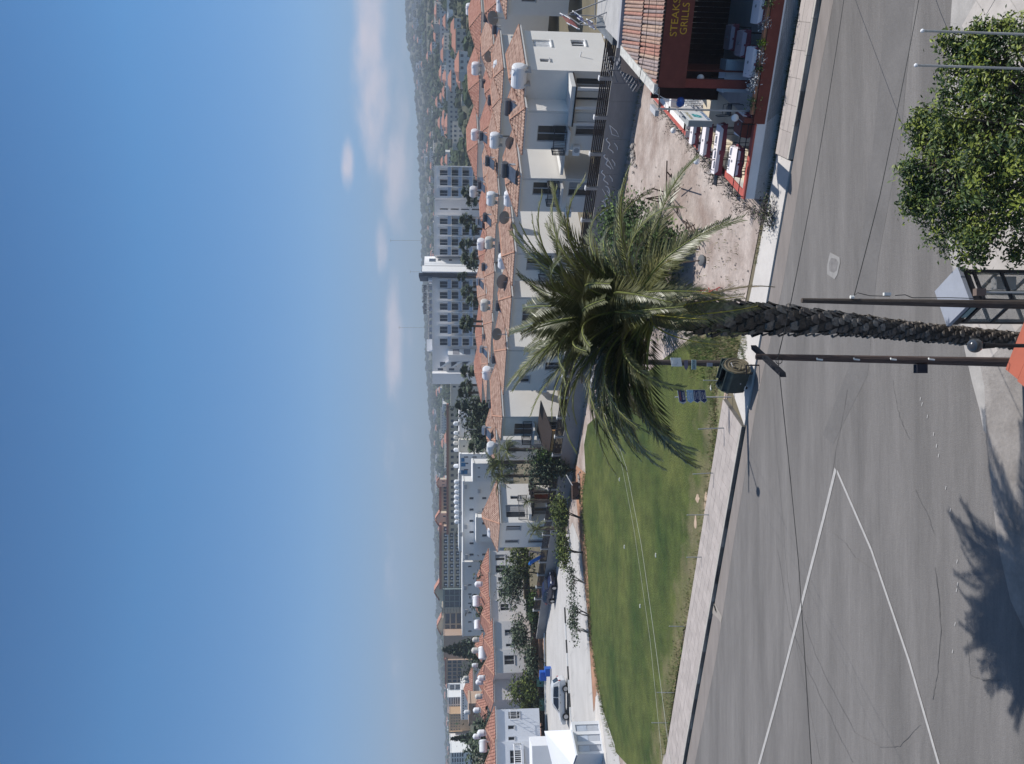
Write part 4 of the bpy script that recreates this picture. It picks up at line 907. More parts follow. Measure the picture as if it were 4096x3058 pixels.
    railing(T, [C + ax * (L * .1) - ay * .02, C + ax * (L * .1) - ay * 1.05, C + ax * (L * .8) - ay * 1.05, C + ax * (L * .8) - ay * .02], 3.4, .9, .22, mat=m_fwh, r=.035)
far_things()
# ---------------------------------------------------------------- hillside town
def hillside():
    rnd = random.Random(21); ms = [M('far_white_wall', (.66, .65, .63)), M('far_cream_wall', (.58, .53, .46)), M('far_red_roof', (.36, .17, .12)), M('far_grey_wall', (.42, .42, .43))]
    protos = []
    for w, d, h, r in ((9, 8, 4, 1), (14, 8, 6, 0), (10, 9, 6, 1), (22, 9, 4, 0), (8, 8, 3.5, 1), (30, 10, 7, 0)):
        mb = MB(); mb.box((0, 0, -1), (w, d, h + 1), 0, 0)
        if r:
            a = [(-w / 2 - .4, -d / 2 - .4, h), (w / 2 + .4, -d / 2 - .4, h), (w / 2 + .4, d / 2 + .4, h), (-w / 2 - .4, d / 2 + .4, h)]; p, q = (-w / 4, 0, h + 2), (w / 4, 0, h + 2)
            for f in ((a[0], a[1], q, p), (a[1], a[2], q), (a[2], a[3], p, q), (a[3], a[0], p)): mb.poly(f, 2)
        for i in range(int(w / 3)):
            for j in range(int(h / 3)): mb.obox((-w / 2 + 1.2 + i * 3, -d / 2 - .05, .9 + j * 3), (1.3, 0, 0), (0, .04, 0), (0, 0, 1.3), 3)
        protos.append(mb.mesh('hillside_house', [ms[0], ms[0], ms[2], m_dglass]))
        protos.append(mb.mesh('hillside_house', [ms[1], ms[0], ms[2], m_dglass]))
    n = 0; used = []
    while n < 215:
        y = rnd.choice((rnd.uniform(-40, 665), rnd.uniform(-40, 665), rnd.uniform(665, 1110), rnd.uniform(1550, 2350), rnd.uniform(2720, 3080))); 
        D = rnd.choice((rnd.uniform(340, 800), rnd.uniform(560, 760), rnd.uniform(800, 1500), rnd.uniform(1400, 2000)))
        if y > 665: D = rnd.uniform(700, 1700)
        if y < 700 and D < 500 and rnd.random() < .5: continue
        X = (1529 - y) / FOC * D
        if any(abs(X - a) < 12 and abs(D - b) < 16 for a, b in used): continue
        used.append((X, D)); o = link(bpy.data.objects.new('hillside_house', rnd.choice(protos))); o.location = (X, D, terrain_z(X, D)); o.rotation_euler = (0, 0, rnd.uniform(-.5, .5))
        zz = 'low on the slope' if D < 700 else ('half way up slope' if D < 1200 else 'near the ridge'); wh = 'right of the hotel' if y < 700 else ('behind the long hotel' if y < 1400 else 'at left skyline'); tag(o, 'small pale house of distant town, %s, %s' % (zz, wh), 'house', 'distant houses %s, %s' % (zz, wh)); n += 1
    # scattered far trees and woods: nobody could count them
    mb = MB(); mats = [M('wood_dark', (.028, .045, .022), var=.3), M('wood_mid', (.045, .07, .03), var=.3), M('wood_olive', (.08, .09, .045), var=.3)]
    for i in range(4200):
        y = rnd.uniform(-200, 3300); D = rnd.choice((rnd.uniform(335, 900), rnd.uniform(600, 1500), rnd.uniform(1200, 2320)))
        if y > 1500 and D < 500: continue
        X = (1529 - y) / FOC * D; 
        if any(abs(X - a) < 9 and -22 < D - b < 10 for a, b in used): continue
        r = rnd.uniform(1.1, 3.0) * (1 + D / 2000); z = terrain_z(X, D); k = rnd.choice((0, 0, 1, 1, 2))
        for q in range(2): mb.ball((X + rnd.uniform(-r, r), D + rnd.uniform(-r, r), z + r * .5), (r * rnd.uniform(.8, 1.6), r, r * rnd.uniform(.6, 1.1)), 6, 4, k, .25, rnd)
    struct('woodland', mb, mats, kind='stuff')
    mb = MB()
    for i in range(500):
        y = rnd.uniform(-100, 3200); x = [ridge_z(y, RD)]; X = (1529 - y) / FOC * RD; r = rnd.uniform(5, 12)
        mb.ball((X, RD + rnd.uniform(-10, 10), x[0] - 1), (r * 1.3, r, r * rnd.uniform(.4, .9)), 6, 4, rnd.choice((0, 1)), .25, rnd)
    struct('ridge_woodland', mb, mats, kind='stuff')
    # dark orchard belt and sheds between the village and the hill
    for k, (x, y, w, m) in enumerate(((1868, 140, 26, 0), (1870, 180, 22, 1), (1872, 232, 20, 1), (1862, 60, 20, 0), (1866, 300, 30, 0), (1805, 230, 20, 1), (1800, 290, 24, 0), (1790, 400, 26, 1))):
        p = gp(x, y) if x > 1840 else dp(x, y, 420); p.z = terrain_z(p.x, p.y); mb = MB(); mb.box((p.x, p.y, p.z - .2), (w * p.y / FOC, 6, 3.2), .1); mb.box((p.x, p.y, p.z + 3.0), (w * p.y / FOC + .6, 6.6, .2), .1)
        single('shed', ['long low open shed in the orchard behind the red hip roofs', 'pale low shed among dark orchard trees'][m] + ', ' + ['far right', 'next to it', 'third of the row', 'at the frame edge', 'leftmost of the row', 'higher up the slope', 'beside the upper track', 'near the hotel corner'][k], 'shed', mb, [m_hot2, m_cream][m], p)
hillside()
# ---------------------------------------------------------------- trees of the village
def planting():
    k = 0
    for (x, y, Y, xb, sc, lb) in ((1873, 769, 150, 0, 1.3, 'fan palm before the hotel right wing, right one of two'), (1890, 806, 145, 0, 1.2, 'fan palm before the hotel recess'), (1866, 880, 160, 0, 1.4, 'fan palm in front of the fourth hotel bay'), (1888, 915, 150, 0, 1.3, 'lower fan palm between two white roof tanks'),
                                  (1864, 981, 160, 0, 1.5, 'curved tall fan palm right of the hotel tower'), (1880, 1036, 150, 0, 1.7, 'broad fan palm at the foot of the hotel tower'), (1893, 1062, 148, 0, 1.3, 'small fan palm left of the broad one under the tower'), (1850, 1107, 165, 0, 1.2, 'slim fan palm under the dark tower slab'),
                                  (1871, 1168, 155, 0, 1.4, 'fan palm below the rooftop letters'), (1893, 1205, 150, 0, 1.3, 'fan palm beside a steel tank below the letters'), (1870, 1286, 112, 0, 1.05, 'tall thick trunked fan palm of the pair right of date palm tip'), (1868, 1305, 118, 0, 1.0, 'slimmer trunked fan palm of the pair right of date palm tip'),
                                  (1874, 1487, 150, 0, 1.5, 'fan palm against the blank hotel end wall'), (1868, 1540, 145, 0, 1.3, 'first of three tall trunked fan palms left of the hotel'), (1862, 1573, 142, 0, 1.3, 'second of three tall trunked fan palms left of the hotel'), (1850, 1620, 150, 0, 1.4, 'third fan palm touching the conifers'), (1905, 1790, 120, 0, 1.3, 'fan palm beside the steel tank left of the conifers')):
        p = dp(x, y, Y); k += 1; fan_palm(lb, (p.x, p.y, 0), p.z, sc, k, 34)
    def tr(name, label, x, y, Y, r, seed, mats=LEAFG, ls=.35, n=34, per=26, trunk=.25, cat='tree', stems=1, lean=(0, 0), base=None, tr_=.15):
        p = dp(x, y, Y); b = V((p.x, p.y, .0)) if base is None else V(base); lean = (p.x - b.x, 0) if base is not None else lean
        return tree(name, label, b, p.z, r, trunk, seed, n, per, ls, mats, stems=stems, lean=lean, cat=cat, tr=tr_)
    tr('conifer', 'large dark grey green conifer left of the tall palms', 1842, 1650, 150, 3.6, 1, LEAFG, .45, 60, 34, .1)
    tr('conifer', 'middle conifer of the dark clump above terracotta roofs', 1850, 1700, 148, 3.4, 2, LEAFG, .45, 60, 34, .1)
    tr('conifer', 'left conifer of the dark clump with white wall behind', 1872, 1742, 145, 2.8, 3, LEAFG, .45, 46, 34, .1)
    tr('garden_tree', 'dark tree filling the gap behind the set back house end', 1925, 1840, 105, 2.0, 4, LEAFG, .3)
    # cypress and pointed conifer on the left skyline
    def cone(name, label, x0, x1, y, Y, w, seed, mats, ls=.5, n=1500):
        rnd = random.Random(seed); a = dp(x0, y, Y); b = V((a.x, a.y, 0)); T = Thing(name, label, 'tree', b); mb = MB(); mb.tube([b, b + V((0, 0, a.z * .9))], [.25, .06], 6); T.part('trunk', mb, m_bark); mb = MB()
        for i in range(n):
            t = rnd.random() ** .7; zz = a.z * (1 - t * .95); r = w * (t ** .75) * rnd.uniform(.5, 1.0) * (.8 + .2 * sin(zz * 5)); q = rnd.uniform(0, 6.28); mb.leaf(b + V((r * cos(q), r * sin(q), zz)), ls * rnd.uniform(.6, 1.2), rnd, k=rnd.choice((0, 0, 1)))
        T.part('crown', mb, mats)
    cone('pointed_conifer', 'tall pointed conifer with tiered branches on left skyline', 1772, 1900, 2600, 210, 4.6, 5, LEAFG, .7, 2600)
    cone('cypress', 'dark narrow cypress rising above the left red roofs', 1803, 1900, 2956, 170, 2.2, 6, [LEAFG[0], LEAFG[0], LEAFG[0]], .45, 2600)
    for i, (x, y, Y, r, m, lb) in enumerate(((1838, 3015, 130, 5.0, LEAFG, 'big spreading tree left of the dark cypress'), (1850, 2985, 140, 3.5, LEAFG, 'bushy tree at the foot of the cypress'), (1880, 2925, 130, 2.6, LEAFG, 'tree right of the cypress above the red roof'), (1845, 2710, 190, 4.0, LEAFG, 'dark tree clump behind the higher red roof'), (1870, 2800, 170, 3.4, LEAFG, 'tree clump behind tan building'),
                                          (1880, 2420, 128, 2.2, LEAFG, 'grey green tree in front of white complex'), (1902, 2280, 125, 2.2, LEAFG, 'small palm like tree in front of the white block parapet'), (1905, 2885, 118, 2.0, LEAFG, 'leafy tree between tan building and red roof'), (1840, 1960, 260, 3, LEAFG, 'tree beside the arched hotel wing'), (1815, 2125, 300, 5, LEAFG, 'dark tree breaking the hotel wing roof line'), (1790, 1590, 330, 6, LEAFG, 'round green tree above the cream block'),
                                          (1868, 2640, 150, 3.0, LEAFG, 'tree at the foot of the pointed conifer'))):
        tr('background_tree', lb, x, y, Y, r, 20 + i, m, .45, 34, 26, .15)
    # gardens behind the fence
    for i, (x, y, Y, r, m, lb) in enumerate(((1990, 2355, 99, 2.6, LEAFG, 'round dense tree with bare double trunk left of blue slide'), (2022, 2235, 96, 2.0, LEAFO, 'bushy yellow green tree beside the detached house'), (1998, 2300, 101, 1.8, LEAFM, 'small dark round tree behind the dense one'), (2100, 2420, 88, 1.9, LEAFM, 'bright green bush overhanging the dark car'),
                                          (2037, 2540, 97, 2.4, LEAFG, 'umbrella shaped tree with forked trunk by the terraced houses'), (2095, 2640, 90, 2.1, LEAFG, 'low spreading shrub tree behind the blue skip'), (2082, 2755, 88, 2.0, LEAFO, 'olive green shrub tree left of blue skip'), (2025, 2775, 92, 2.0, LEAFO, 'bent multi trunk tree in front of shaded house'),
                                          (2115, 2830, 84, 2.2, LEAFG, 'dark low bush mass behind the white car'), (2065, 2990, 76, 2.6, LEAFG, 'dark tree behind the white kiosk'), (2085, 2910, 80, 2.2, LEAFG, 'dense bush between white house and kiosk'), (2120, 2480, 96, 1.3, LEAFG, 'thin leafed shrub left of bright bush'))):
        Y = max(Y + (8 if Y < 99 else 4), 101.5); tr('garden_tree', lb, x, y, Y, r * 1.12, 50 + i, m, .24, 46, 30, .35 if i in (0, 4) else .2, stems=2 if i in (0, 4, 7) else 1, tr_=.12)
    # palms of the garden left of the pergola
    for i, (x, y, Y, L, lb) in enumerate(((2000, 1850, 82, 2.3, 'garden palm with long arching fronds right of the detached house'), (2010, 1905, 84, 2.4, 'garden palm leaning over the detached house roof edge'), (2030, 1800, 80, 1.8, 'garden palm beside the set back house end'), (2115, 2005, 81, 1.0, 'potted palm by the pergola window'), (2150, 2115, 80, 1.6, 'drooping palm at the wall corner of the detached house'))):
        p = dp(x, y, Y); small_palm(lb, (p.x, p.y, .5), p.z - .5, L, 26, 70 + i)
    for i, (x, y, Y, r, m, lb) in enumerate(((2100, 1850, 78, 1.7, LEAFG, 'dense dark shrub inside the garden left of the timber pergola'), (2090, 1900, 80, 1.6, LEAFG, 'dark shrub behind the letter box post'), (2118, 1830, 77, .7, LEAFM, 'bright lime green bush in the garden'), (2150, 1880, 77, 1.0, LEAFG, 'low shrub right of the dark pergola'))):
        tr('garden_shrub', lb, x, y, Y, r, 90 + i, m, .2, 40, 30, .05, cat='shrub')
    # row along the lawn edge
    for i, (xt, y, xb, r, m, n, lb) in enumerate(((2200, 2055, 2324, 1.9, LEAFO, 60, 'feathery olive tree with thin twin trunks, first along the lawn edge'), (2222, 2190, 2329, 2.0, LEAFO, 60, 'round yellow green tree, second along the lawn edge'), (2262, 2318, 2341, 1.8, LEAFG, 14, 'sparse grey leafed tree, third along the lawn edge'), (2270, 2440, 2352, 1.7, LEAFG, 16, 'sparse forked tree, fourth along the lawn edge'), (2270, 2520, 2358, 1.6, LEAFG, 13, 'sparse leaning tree at the left end of the lawn edge row'))):
        b = gp(xb, y + 20); t = dp(xt, y, b.y); tree('lawn_edge_tree', lb, b, t.z, r, .42, 120 + i, n, 30 if n > 20 else 22, .15, m, m_bark if n > 20 else m_bark2, 'young trees along the lawn edge', stems=2, tr=.07, lean=(t.x - b.x, 0))
    # dark bushes behind the big palm, on the dirt lot
    for i, (x, y, Y, r, n, lb) in enumerate(((2370, 905, 46, 2.2, 110, 'dense green bush against the graffiti wall'), (2350, 1060, 47, 2.5, 120, 'tall dark green bush behind the palm crown'), (2400, 1010, 42, 1.7, 80, 'lower dark bush beside the metal frames'), (2440, 1180, 43, 2.2, 90, 'shadowy bush behind the palm trunk top'), (2480, 980, 40, 1.3, 60, 'bushy undergrowth by the steel disc stand'), (2380, 1350, 52, 2.2, 80, 'dark bush behind the left palm fronds'))):
        p = dp(x, y, Y); tree('lot_bush', lb, (p.x, p.y, 0), p.z, r, .06, 140 + i, n, 42, .13, LEAFM, rz=p.z * .52, cat='bush', stems=3, tr=.06)
planting()
# ---------------------------------------------------------------- restaurant and its terrace
E1 = V((.903, -.43, 0)).normalized(); D2 = V((.54, .842, 0)); N2 = V((.43, .903, 0)).normalized(); R0 = V((6.9, 29.8, 0))
def RP(a, b, z=0.0): p = R0 + E1 * a + D2 * b; return V((p.x, p.y, z))
def ra(y, b=0.0, z=1.0):
    "distance a along the front seen at photo row y, on the line b"
    U = (1529 - y) / FOC; o = RP(0, b); c = cos(TILT); e = -(z - CAM_H) * sin(TILT)
    return (U * (o.y * c + e) - o.x) / (E1.x - U * E1.y * c)
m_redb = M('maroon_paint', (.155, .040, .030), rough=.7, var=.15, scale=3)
m_redc = M('red_coping', (.42, .10, .08), rough=.75, var=.12, scale=3)
m_blk = M('black_metal', (.016, .015, .018), rough=.5, var=.1)
m_cloth = M('white_cloth', (.78, .73, .75), rough=.95, var=.03)
m_mar = M('maroon_cloth', (.22, .055, .075), rough=.95, var=.1)
m_floor = M('terrace_floor', (.36, .35, .35), rough=.85, var=.1, scale=1.5)
m_tan = M('tan_floor_tile', (.58, .50, .38), rough=.85, var=.08)
m_wallp = M('street_wall_white', (.78, .79, .80), rough=.85, var=.05, scale=.8)
m_opal = M('opal_globe', (.85, .85, .84), rough=.25, var=.02)
RT3 = [M('old_tile_%d' % i, c, rough=.92, var=.22, scale=7, col2=tuple(q * 1.25 for q in c)) for i, c in enumerate(((.35, .24, .195), (.39, .26, .20), (.29, .23, .215), (.38, .20, .155), (.32, .255, .24), (.42, .30, .23)))]
def restaurant():
    rnd = random.Random(9); T = Thing('restaurant', 'restaurant with old tiled roof and maroon fascia lettered in yellow', 'restaurant', RP(7, 4))
    mb = MB(); mb.prism([RP(0, 0), RP(15, 0), RP(15, 17), RP(0, 17)], -.1, .5); T.part('floor', mb, m_floor)
    mb = MB(); mb.prism([RP(.15, .3), RP(2.4, .3), RP(2.4, 8), RP(.15, 8)], .5, .506); T.part('floor_tiles', mb, m_tan)
    ap = ra(496)
    mb = MB(); mb.obox(RP(0, 0, -.1), E1 * ap, N2 * .22, (0, 0, .95)); mb.obox(RP(ap, 0, -.1), E1 * (15 - ap), N2 * .22, (0, 0, .66)); T.part('street_wall', mb, m_wallp)
    mb = MB(); mb.obox(RP(ap, -.02, .565), E1 * (15 - ap), N2 * .28, (0, 0, .42)); T.part('maroon_wall', mb, m_redb)
    mb = MB(); mb.obox(RP(-.02, -.02, .852), E1 * (ap - .0), N2 * .26, (0, 0, .07)); T.part('coping', mb, m_redc)
    mb = MB(); mb.obox(RP(ap, .06, .99), E1 * .16, D2 * 1.1, (0, 0, .32)); mb.obox(RP(ap - .55, .24, .5), E1 * .5, D2 * .9, (0, 0, .8)); T.part('maroon_pier', mb, m_redb)
    mb = MB(); mb.obox(RP(0, .25, -.1), D2 * 3.0, E1 * .22, (0, 0, .93)); w = T.part('side_wall', mb, m_white)
    mb = MB(); mb.obox(RP(-.03, .25, .832), D2 * 3.05, E1 * .25, (0, 0, .05)); T.part('coping', mb, m_redc, w)
    mb = MB(); mb.obox(RP(.0, 6.5, -.1), D2 * 10, E1 * .3, (0, 0, 1.0)); w = T.part('side_wall', mb, m_white)
    mb = MB(); mb.obox(RP(-.12, 6.5, .9), D2 * 10, E1 * .14, (0, 0, .06)); T.part('coping', mb, m_redc, w)
    for k, b in enumerate((3.6, 6.1, 9.0, 12.2, 15.5)):
        mb = MB(); mb.obox(RP(-.05, b, -.1), E1 * .75, D2 * .35, (0, 0, 1.0)); pw = T.part('pier', mb, m_white)
        mb = MB(); mb.obox(RP(-.1, b - .02, .2), E1 * .048, D2 * .39, (0, 0, .72)); T.part('red_face', mb, m_redc, pw)
    for b0, b1 in ((.25, 3.6), (3.9, 6.1), (6.4, 9), (9.3, 12.2), (12.5, 15.5)):
        for z in (.75, 1.0): mb = MB(); mb.tube([RP(-.16, b0, z), RP(-.16, b1, z)], .018, 4); T.part('side_rail', mb, m_blk)
    for z in (1.12, 1.36):
        mb = MB(); mb.tube([RP(.05, .1, z), RP(ap, .1, z)], .018, 5); T.part('front_rail', mb, m_blk)
    for a in (.05, ap * .5, ap - .05): mb = MB(); mb.tube([RP(a, .1, .9), RP(a, .1, 1.38)], .016, 5); T.part('rail_post', mb, m_blk)
    # roof
    TL, EL = gp(2492, 194, 5.05), gp(2627, 350, 4.42); s = V((TL - EL)); A = EL; n = int(6.2 / .128)
    top = lambda a: V(TL) + E1 * a
    sd = (V(TL) - E1 * (V(TL) - V(EL)).dot(E1)) - V(EL) * 0; dn = (V(TL) - V(EL)); dn = dn - E1 * dn.dot(E1)      # up-slope vector
    sh = (V(TL) - V(EL)).dot(E1); nz = E1.cross(dn).normalized(); nz = nz if nz.z > 0 else -nz; LS = dn.length; du = dn / LS
    mb = MB(); mb.poly([A - nz * .03, A + E1 * 11 - nz * .03, A + E1 * 11 + dn - nz * .03, V(TL) - nz * .03]); mb.poly([A - nz * .09, A + E1 * 11 - nz * .09, A + E1 * 11 + dn - nz * .09, V(TL) - nz * .09]); rf_ = T.part('roof', mb, M('roof_boarding', (.30, .22, .18)))
    tw = .128
    def tm(l):
        m = MB(); k = 6
        for i in range(k):
            a0, a1 = pi * i / k, pi * (i + 1) / k; f = lambda a, r, y: (-cos(a) * r, y, sin(a) * r * 1.1)
            m.poly([f(a0, tw * .52, 0), f(a1, tw * .52, 0), f(a1, tw * .44, l), f(a0, tw * .44, l)]); m.poly([f(a0, tw * .52, 0), f(a0, tw * .40, 0), f(a1, tw * .40, 0), f(a1, tw * .52, 0)])
        return m
    mes = [[tm(l).mesh('tile', mt) for mt in RT3] for l in (LS * .5 + .06, LS * .5)]
    for c in range(2):
        for i in range(n):
            a = (i + .5) * tw; st = (c + .0) * .5 * LS; lim = a * LS / sh if a < sh else LS
            if lim < st + .25: continue
            M4 = frame(A + E1 * a + du * (st - (.04 if c == 0 else .05)) + nz * (.0 + .035 * c), E1, du + nz * (-.0))
            l = LS * .5 + .05; sc = min(1.0, (lim - st) / l)
            o = T.inst('tile', rnd.choice(mes[0]), M4 @ Matrix.Rotation(rnd.uniform(-.012, .012), 4, 'Z') @ Matrix.Diagonal((1, sc, 1, 1)), rf_)
    mb = MB(); q = V(TL) - E1 * .0; mb.obox(V(EL) - E1 * .24 - V((0, 0, .06)), V(TL) - V(EL), E1 * .34, nz * .17); T.part('whitewashed_verge', mb, M('worn_whitewash', (.55, .54, .50), var=.2, scale=5), rf_)
    mb = MB(); mb.obox(V(TL) + du * .05 - V((0, 0, .1)), E1 * 10, N2 * .3, (0, 0, .28)); T.part('parapet', mb, M('grey_coping', (.33, .33, .35)))
    mb = MB(); mb.obox(V(TL) + N2 * .5 - V((0, 0, .3)), E1 * 12, D2 * 7, (0, 0, .2)); T.part('flat_roof', mb, M('roof_screed', (.40, .39, .38), var=.12))
    mb = MB(); F0 = V((EL.x, EL.y, 3.38)) - N2 * .02; mb.obox(F0, E1 * 11, N2 * .12, (0, 0, 1.0)); fa = T.part('fascia', mb, m_redb)
    mb = MB(); mb.obox(F0 + N2 * .12, N2 * 4, E1 * .12, (0, 0, 1.0)); T.part('side_fascia', mb, m_redb)
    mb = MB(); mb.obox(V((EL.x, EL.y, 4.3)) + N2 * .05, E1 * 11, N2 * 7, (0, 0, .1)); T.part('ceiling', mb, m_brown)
    my = M('sign_yellow_paint', (.62, .36, .04), var=.1)
    for s_, z, y0, y1 in (('STEAKS', 4.02, 146, -6), ('GRILLS', 3.67, 139, 12)):
        me = text(s_, .36, .006); me.materials.append(my); xs = [v.co.x for v in me.vertices]; b = (F0 - R0).dot(N2); c0 = (F0 - R0).dot(E1)
        def aF(y):
            U = (1529 - y) / FOC; e = -(z - CAM_H) * sin(TILT); return (U * (F0.y * cos(TILT) + e) - F0.x) / (E1.x - U * E1.y * cos(TILT))
        a0, a1 = aF(y0), aF(y1); T.inst('lettering', me, frame(F0 + E1 * ((a0 + a1) / 2) - N2 * .012 + V((0, 0, z - 3.38)), E1, (0, 0, 1)) @ Matrix.Diagonal(((a1 - a0) / (max(xs) - min(xs)), 1.0, 1, 1)), fa)
    a0 = (F0 - R0).dot(E1)
    mb = MB(); mb.obox(F0 + N2 * .2 - V((0, 0, 2.9)), E1 * .3, N2 * .3, (0, 0, 2.9)); T.part('column', mb, M('maroon_column', (.20, .045, .036), rough=.7, var=.15))
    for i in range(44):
        mb = MB(); mb.obox(F0 + N2 * 5.0 + E1 * (i * .2 - .9) - V((0, 0, 2.88)), E1 * .197, N2 * .05, (0, 0, 2.9)); T.part('wall_board', mb, M('interior_shade_board', (.035, .014, .012), rough=.8, var=.3, scale=4))  # maroon boards coloured near black: the shade of the interior is painted in
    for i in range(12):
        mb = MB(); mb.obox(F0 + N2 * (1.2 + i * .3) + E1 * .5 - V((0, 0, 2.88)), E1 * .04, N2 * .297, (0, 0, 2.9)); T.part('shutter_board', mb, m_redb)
    # flower trough on the wall
    mb = MB(); mb.obox(RP(ap + .3, .05, .99), E1 * 9, N2 * .2, (0, 0, .10)); T.part('flower_trough', mb, M('terracotta_trough', (.45, .21, .12)))
    # big sign on its pole
    S = Thing('restaurant_sign', 'white illuminated box sign with turquoise emblem above the terrace', 'sign', gp(3008, 446, .9))
    pb = gp(3008, 446, .95); mb = MB(); mb.tube([pb, V((pb.x, pb.y, 4.45))], .035, 8); S.part('pole', mb, M('galvanised', (.42, .43, .44), metal=.3, rough=.5))
    L, H, TH = 1.28, .86, .2; o = V((pb.x, pb.y, 2.78)) - D2 * 1.34 - E1 * .05
    mb = MB(); mb.obox(o, D2 * L, -E1 * TH, (0, 0, H)); bx = S.part('sign_box', mb, M('sign_grey_frame', (.30, .31, .31), var=.05))
    mb = MB(); mb.obox(o + E1 * .002 + D2 * .03 + V((0, 0, .03)), D2 * (L - .06), E1 * .012, (0, 0, H - .06)); S.part('sign_face', mb, M('sign_white', (.74, .75, .74), rough=.5, var=.03), bx)
    ctr = lambda u, v: o + E1 * .02 + D2 * (L * u) + V((0, 0, H * v))
    for s_, u, v, sz, w_, c in (('RESTAURANT', .5, .12, .15, 1.1, M('sign_blue', (.10, .22, .42))), ('MANDALI', .5, .80, .17, .95, M('sign_faded_ochre', (.50, .44, .26), var=.15))):
        me = text(s_, sz, .002); me.materials.append(c); xs = [q.co.x for q in me.vertices]; S.inst('lettering', me, frame(ctr(u, v), D2, (0, 0, 1)) @ Matrix.Diagonal((w_ / (max(xs) - min(xs)), 1, 1, 1)), bx)
    mb = MB(); E = [(.33, .34), (.30, .45), (.36, .56), (.40, .66), (.46, .60), (.52, .66), (.60, .62), (.66, .66), (.70, .56), (.64, .50), (.62, .42), (.55, .36), (.50, .28), (.44, .34), (.38, .28)]
    mb.poly([ctr(u, v) for u, v in E]); S.part('emblem', mb, M('emblem_turquoise', (.04, .30, .32), var=.15), bx)
    mb = MB(); mb.poly([ctr(u, v) + E1 * .003 for u, v in ((.37, .42), (.41, .55), (.47, .52), (.44, .40))]); mb.poly([ctr(u, v) + E1 * .003 for u, v in ((.52, .44), (.55, .56), (.62, .56), (.58, .45))]); S.part('emblem_highlight', mb, M('emblem_pale', (.25, .60, .60)), bx)
    mb = MB(); mb.tube([V((pb.x, pb.y, 4.4)), F0 + V((0, 0, .95))], .03, 5); S.part('brace', mb, m_blk)
    mb = MB(); mb.obox(V((pb.x - .1, pb.y - .1, 4.42)), D2 * .9, -E1 * .2, (0, 0, .14)); S.part('floodlight', mb, m_frame)
    mb = MB(); mb.obox(V((pb.x, pb.y, 3.72)), -D2 * .9, -E1 * .05, (0, 0, .06)); S.part('bracket', mb, m_frame)
    # blue oval lamp on a curved arm
    c = dp(2719, 411, 29.2); Lp = Thing('arm_lamp', 'blue oval lamp hanging from a thin curved arm at the fascia corner', 'lamp', c)
    mb = MB(); mb.lathe(c + V((0, 0, -.12)), [(0, 0), (.14, .01), (.19, .1), (.15, .2), (0, .25)], 14, axis=(0, -.3, 1)); Lp.part('lamp_shade', mb, M('blue_enamel', (.03, .09, .32), rough=.25), smooth=True)
    q = F0 + V((0, 0, .98)); mb = MB(); mb.tube([q, lerp(q, c, .35) + V((0, 0, .42)), lerp(q, c, .7) + V((0, 0, .40)), c + V((0, 0, .12))], .014, 5); Lp.part('arm', mb, m_fwh)
    # globe lamps
    for (x, y, Y, h, lb) in ((2802, 313, 29.6, .9, 'white globe wall lamp on the maroon column'), (2940, 472, 28.9, .18, 'white globe lamp on the maroon pier behind the sign pole'), (2787, 646, 32.6, .4, 'white globe lamp on the terrace side rail, nearer the street'), (2694, 523, 36.6, .4, 'white globe lamp on the terrace side rail, farther back')):
        c = dp(x, y, Y); g = Thing('globe_lamp', lb, 'lamp', c - V((0, 0, h))); mb = MB(); mb.ball(c, .135, 16, 10); g.part('globe', mb, m_opal, smooth=True); mb = MB(); mb.tube([c - V((0, 0, h)), c - V((0, 0, .1))], .02, 6); g.part('stem', mb, m_blk)
    # white freezer, lattice
    p = gp(2985, 372, .5); mb = MB(); mb.obox(p, E1 * 1.15, N2 * .7, (0, 0, .88)); fz = Thing('chest_freezer', 'pale chest freezer with foliage beside it in the terrace shade', 'freezer', p); fz.part('body', mb, M('freezer_white', (.62, .66, .68), rough=.4)); mb = MB(); mb.obox(p - E1 * .02 - N2 * .02 + V((0, 0, .885)), E1 * 1.19, N2 * .74, (0, 0, .07)); fz.part('lid', mb, M('freezer_lid', (.55, .60, .64), rough=.4))
    p = gp(2812, 425, .5); lt = Thing('lattice_screen', 'low white lattice screen between the lower terrace and back yard', 'screen', p)
    for i in range(7):
        mb = MB(); mb.obox(p + D2 * i * .35, D2 * .06, E1 * .05, (0, 0, .75)); lt.part('upright', mb, m_fwh)
    for z in (.02, .4, .75):
        mb = MB(); mb.obox(p + V((0, 0, z)) - E1 * .05, D2 * 2.2, E1 * .045, (0, 0, .07)); lt.part('rail', mb, m_fwh)
    p = gp(2735, 385, .5); mb = MB(); mb.obox(p, E1 * .9, D2 * 1.2, (0, 0, .75)); single('pink_table', 'bright magenta covered table crowded with items behind the blue lamp', 'table', mb, M('magenta_cloth', (.52, .03, .14), var=.2), p)
    for k, (dx, dz, col, nm) in enumerate(((.1, .75, (.75, .72, .7), 'white carton on the magenta table'), (.45, .75, (.04, .06, .3), 'blue tub on the magenta table'), (.6, .75, (.03, .03, .03), 'black crate on the magenta table'))):
        mb = MB(); mb.obox(p + E1 * dx + D2 * .3 + V((0, 0, dz)), E1 * .25, D2 * .3, (0, 0, .22)); mb.obox(p + E1 * (dx + .03) + D2 * .33 + V((0, 0, dz + .222)), E1 * .19, D2 * .24, (0, 0, .03)); single('box', nm, 'box', mb, M('box_%d' % k, col), p + E1 * dx + V((0, 0, dz)))
    return T
restaurant()
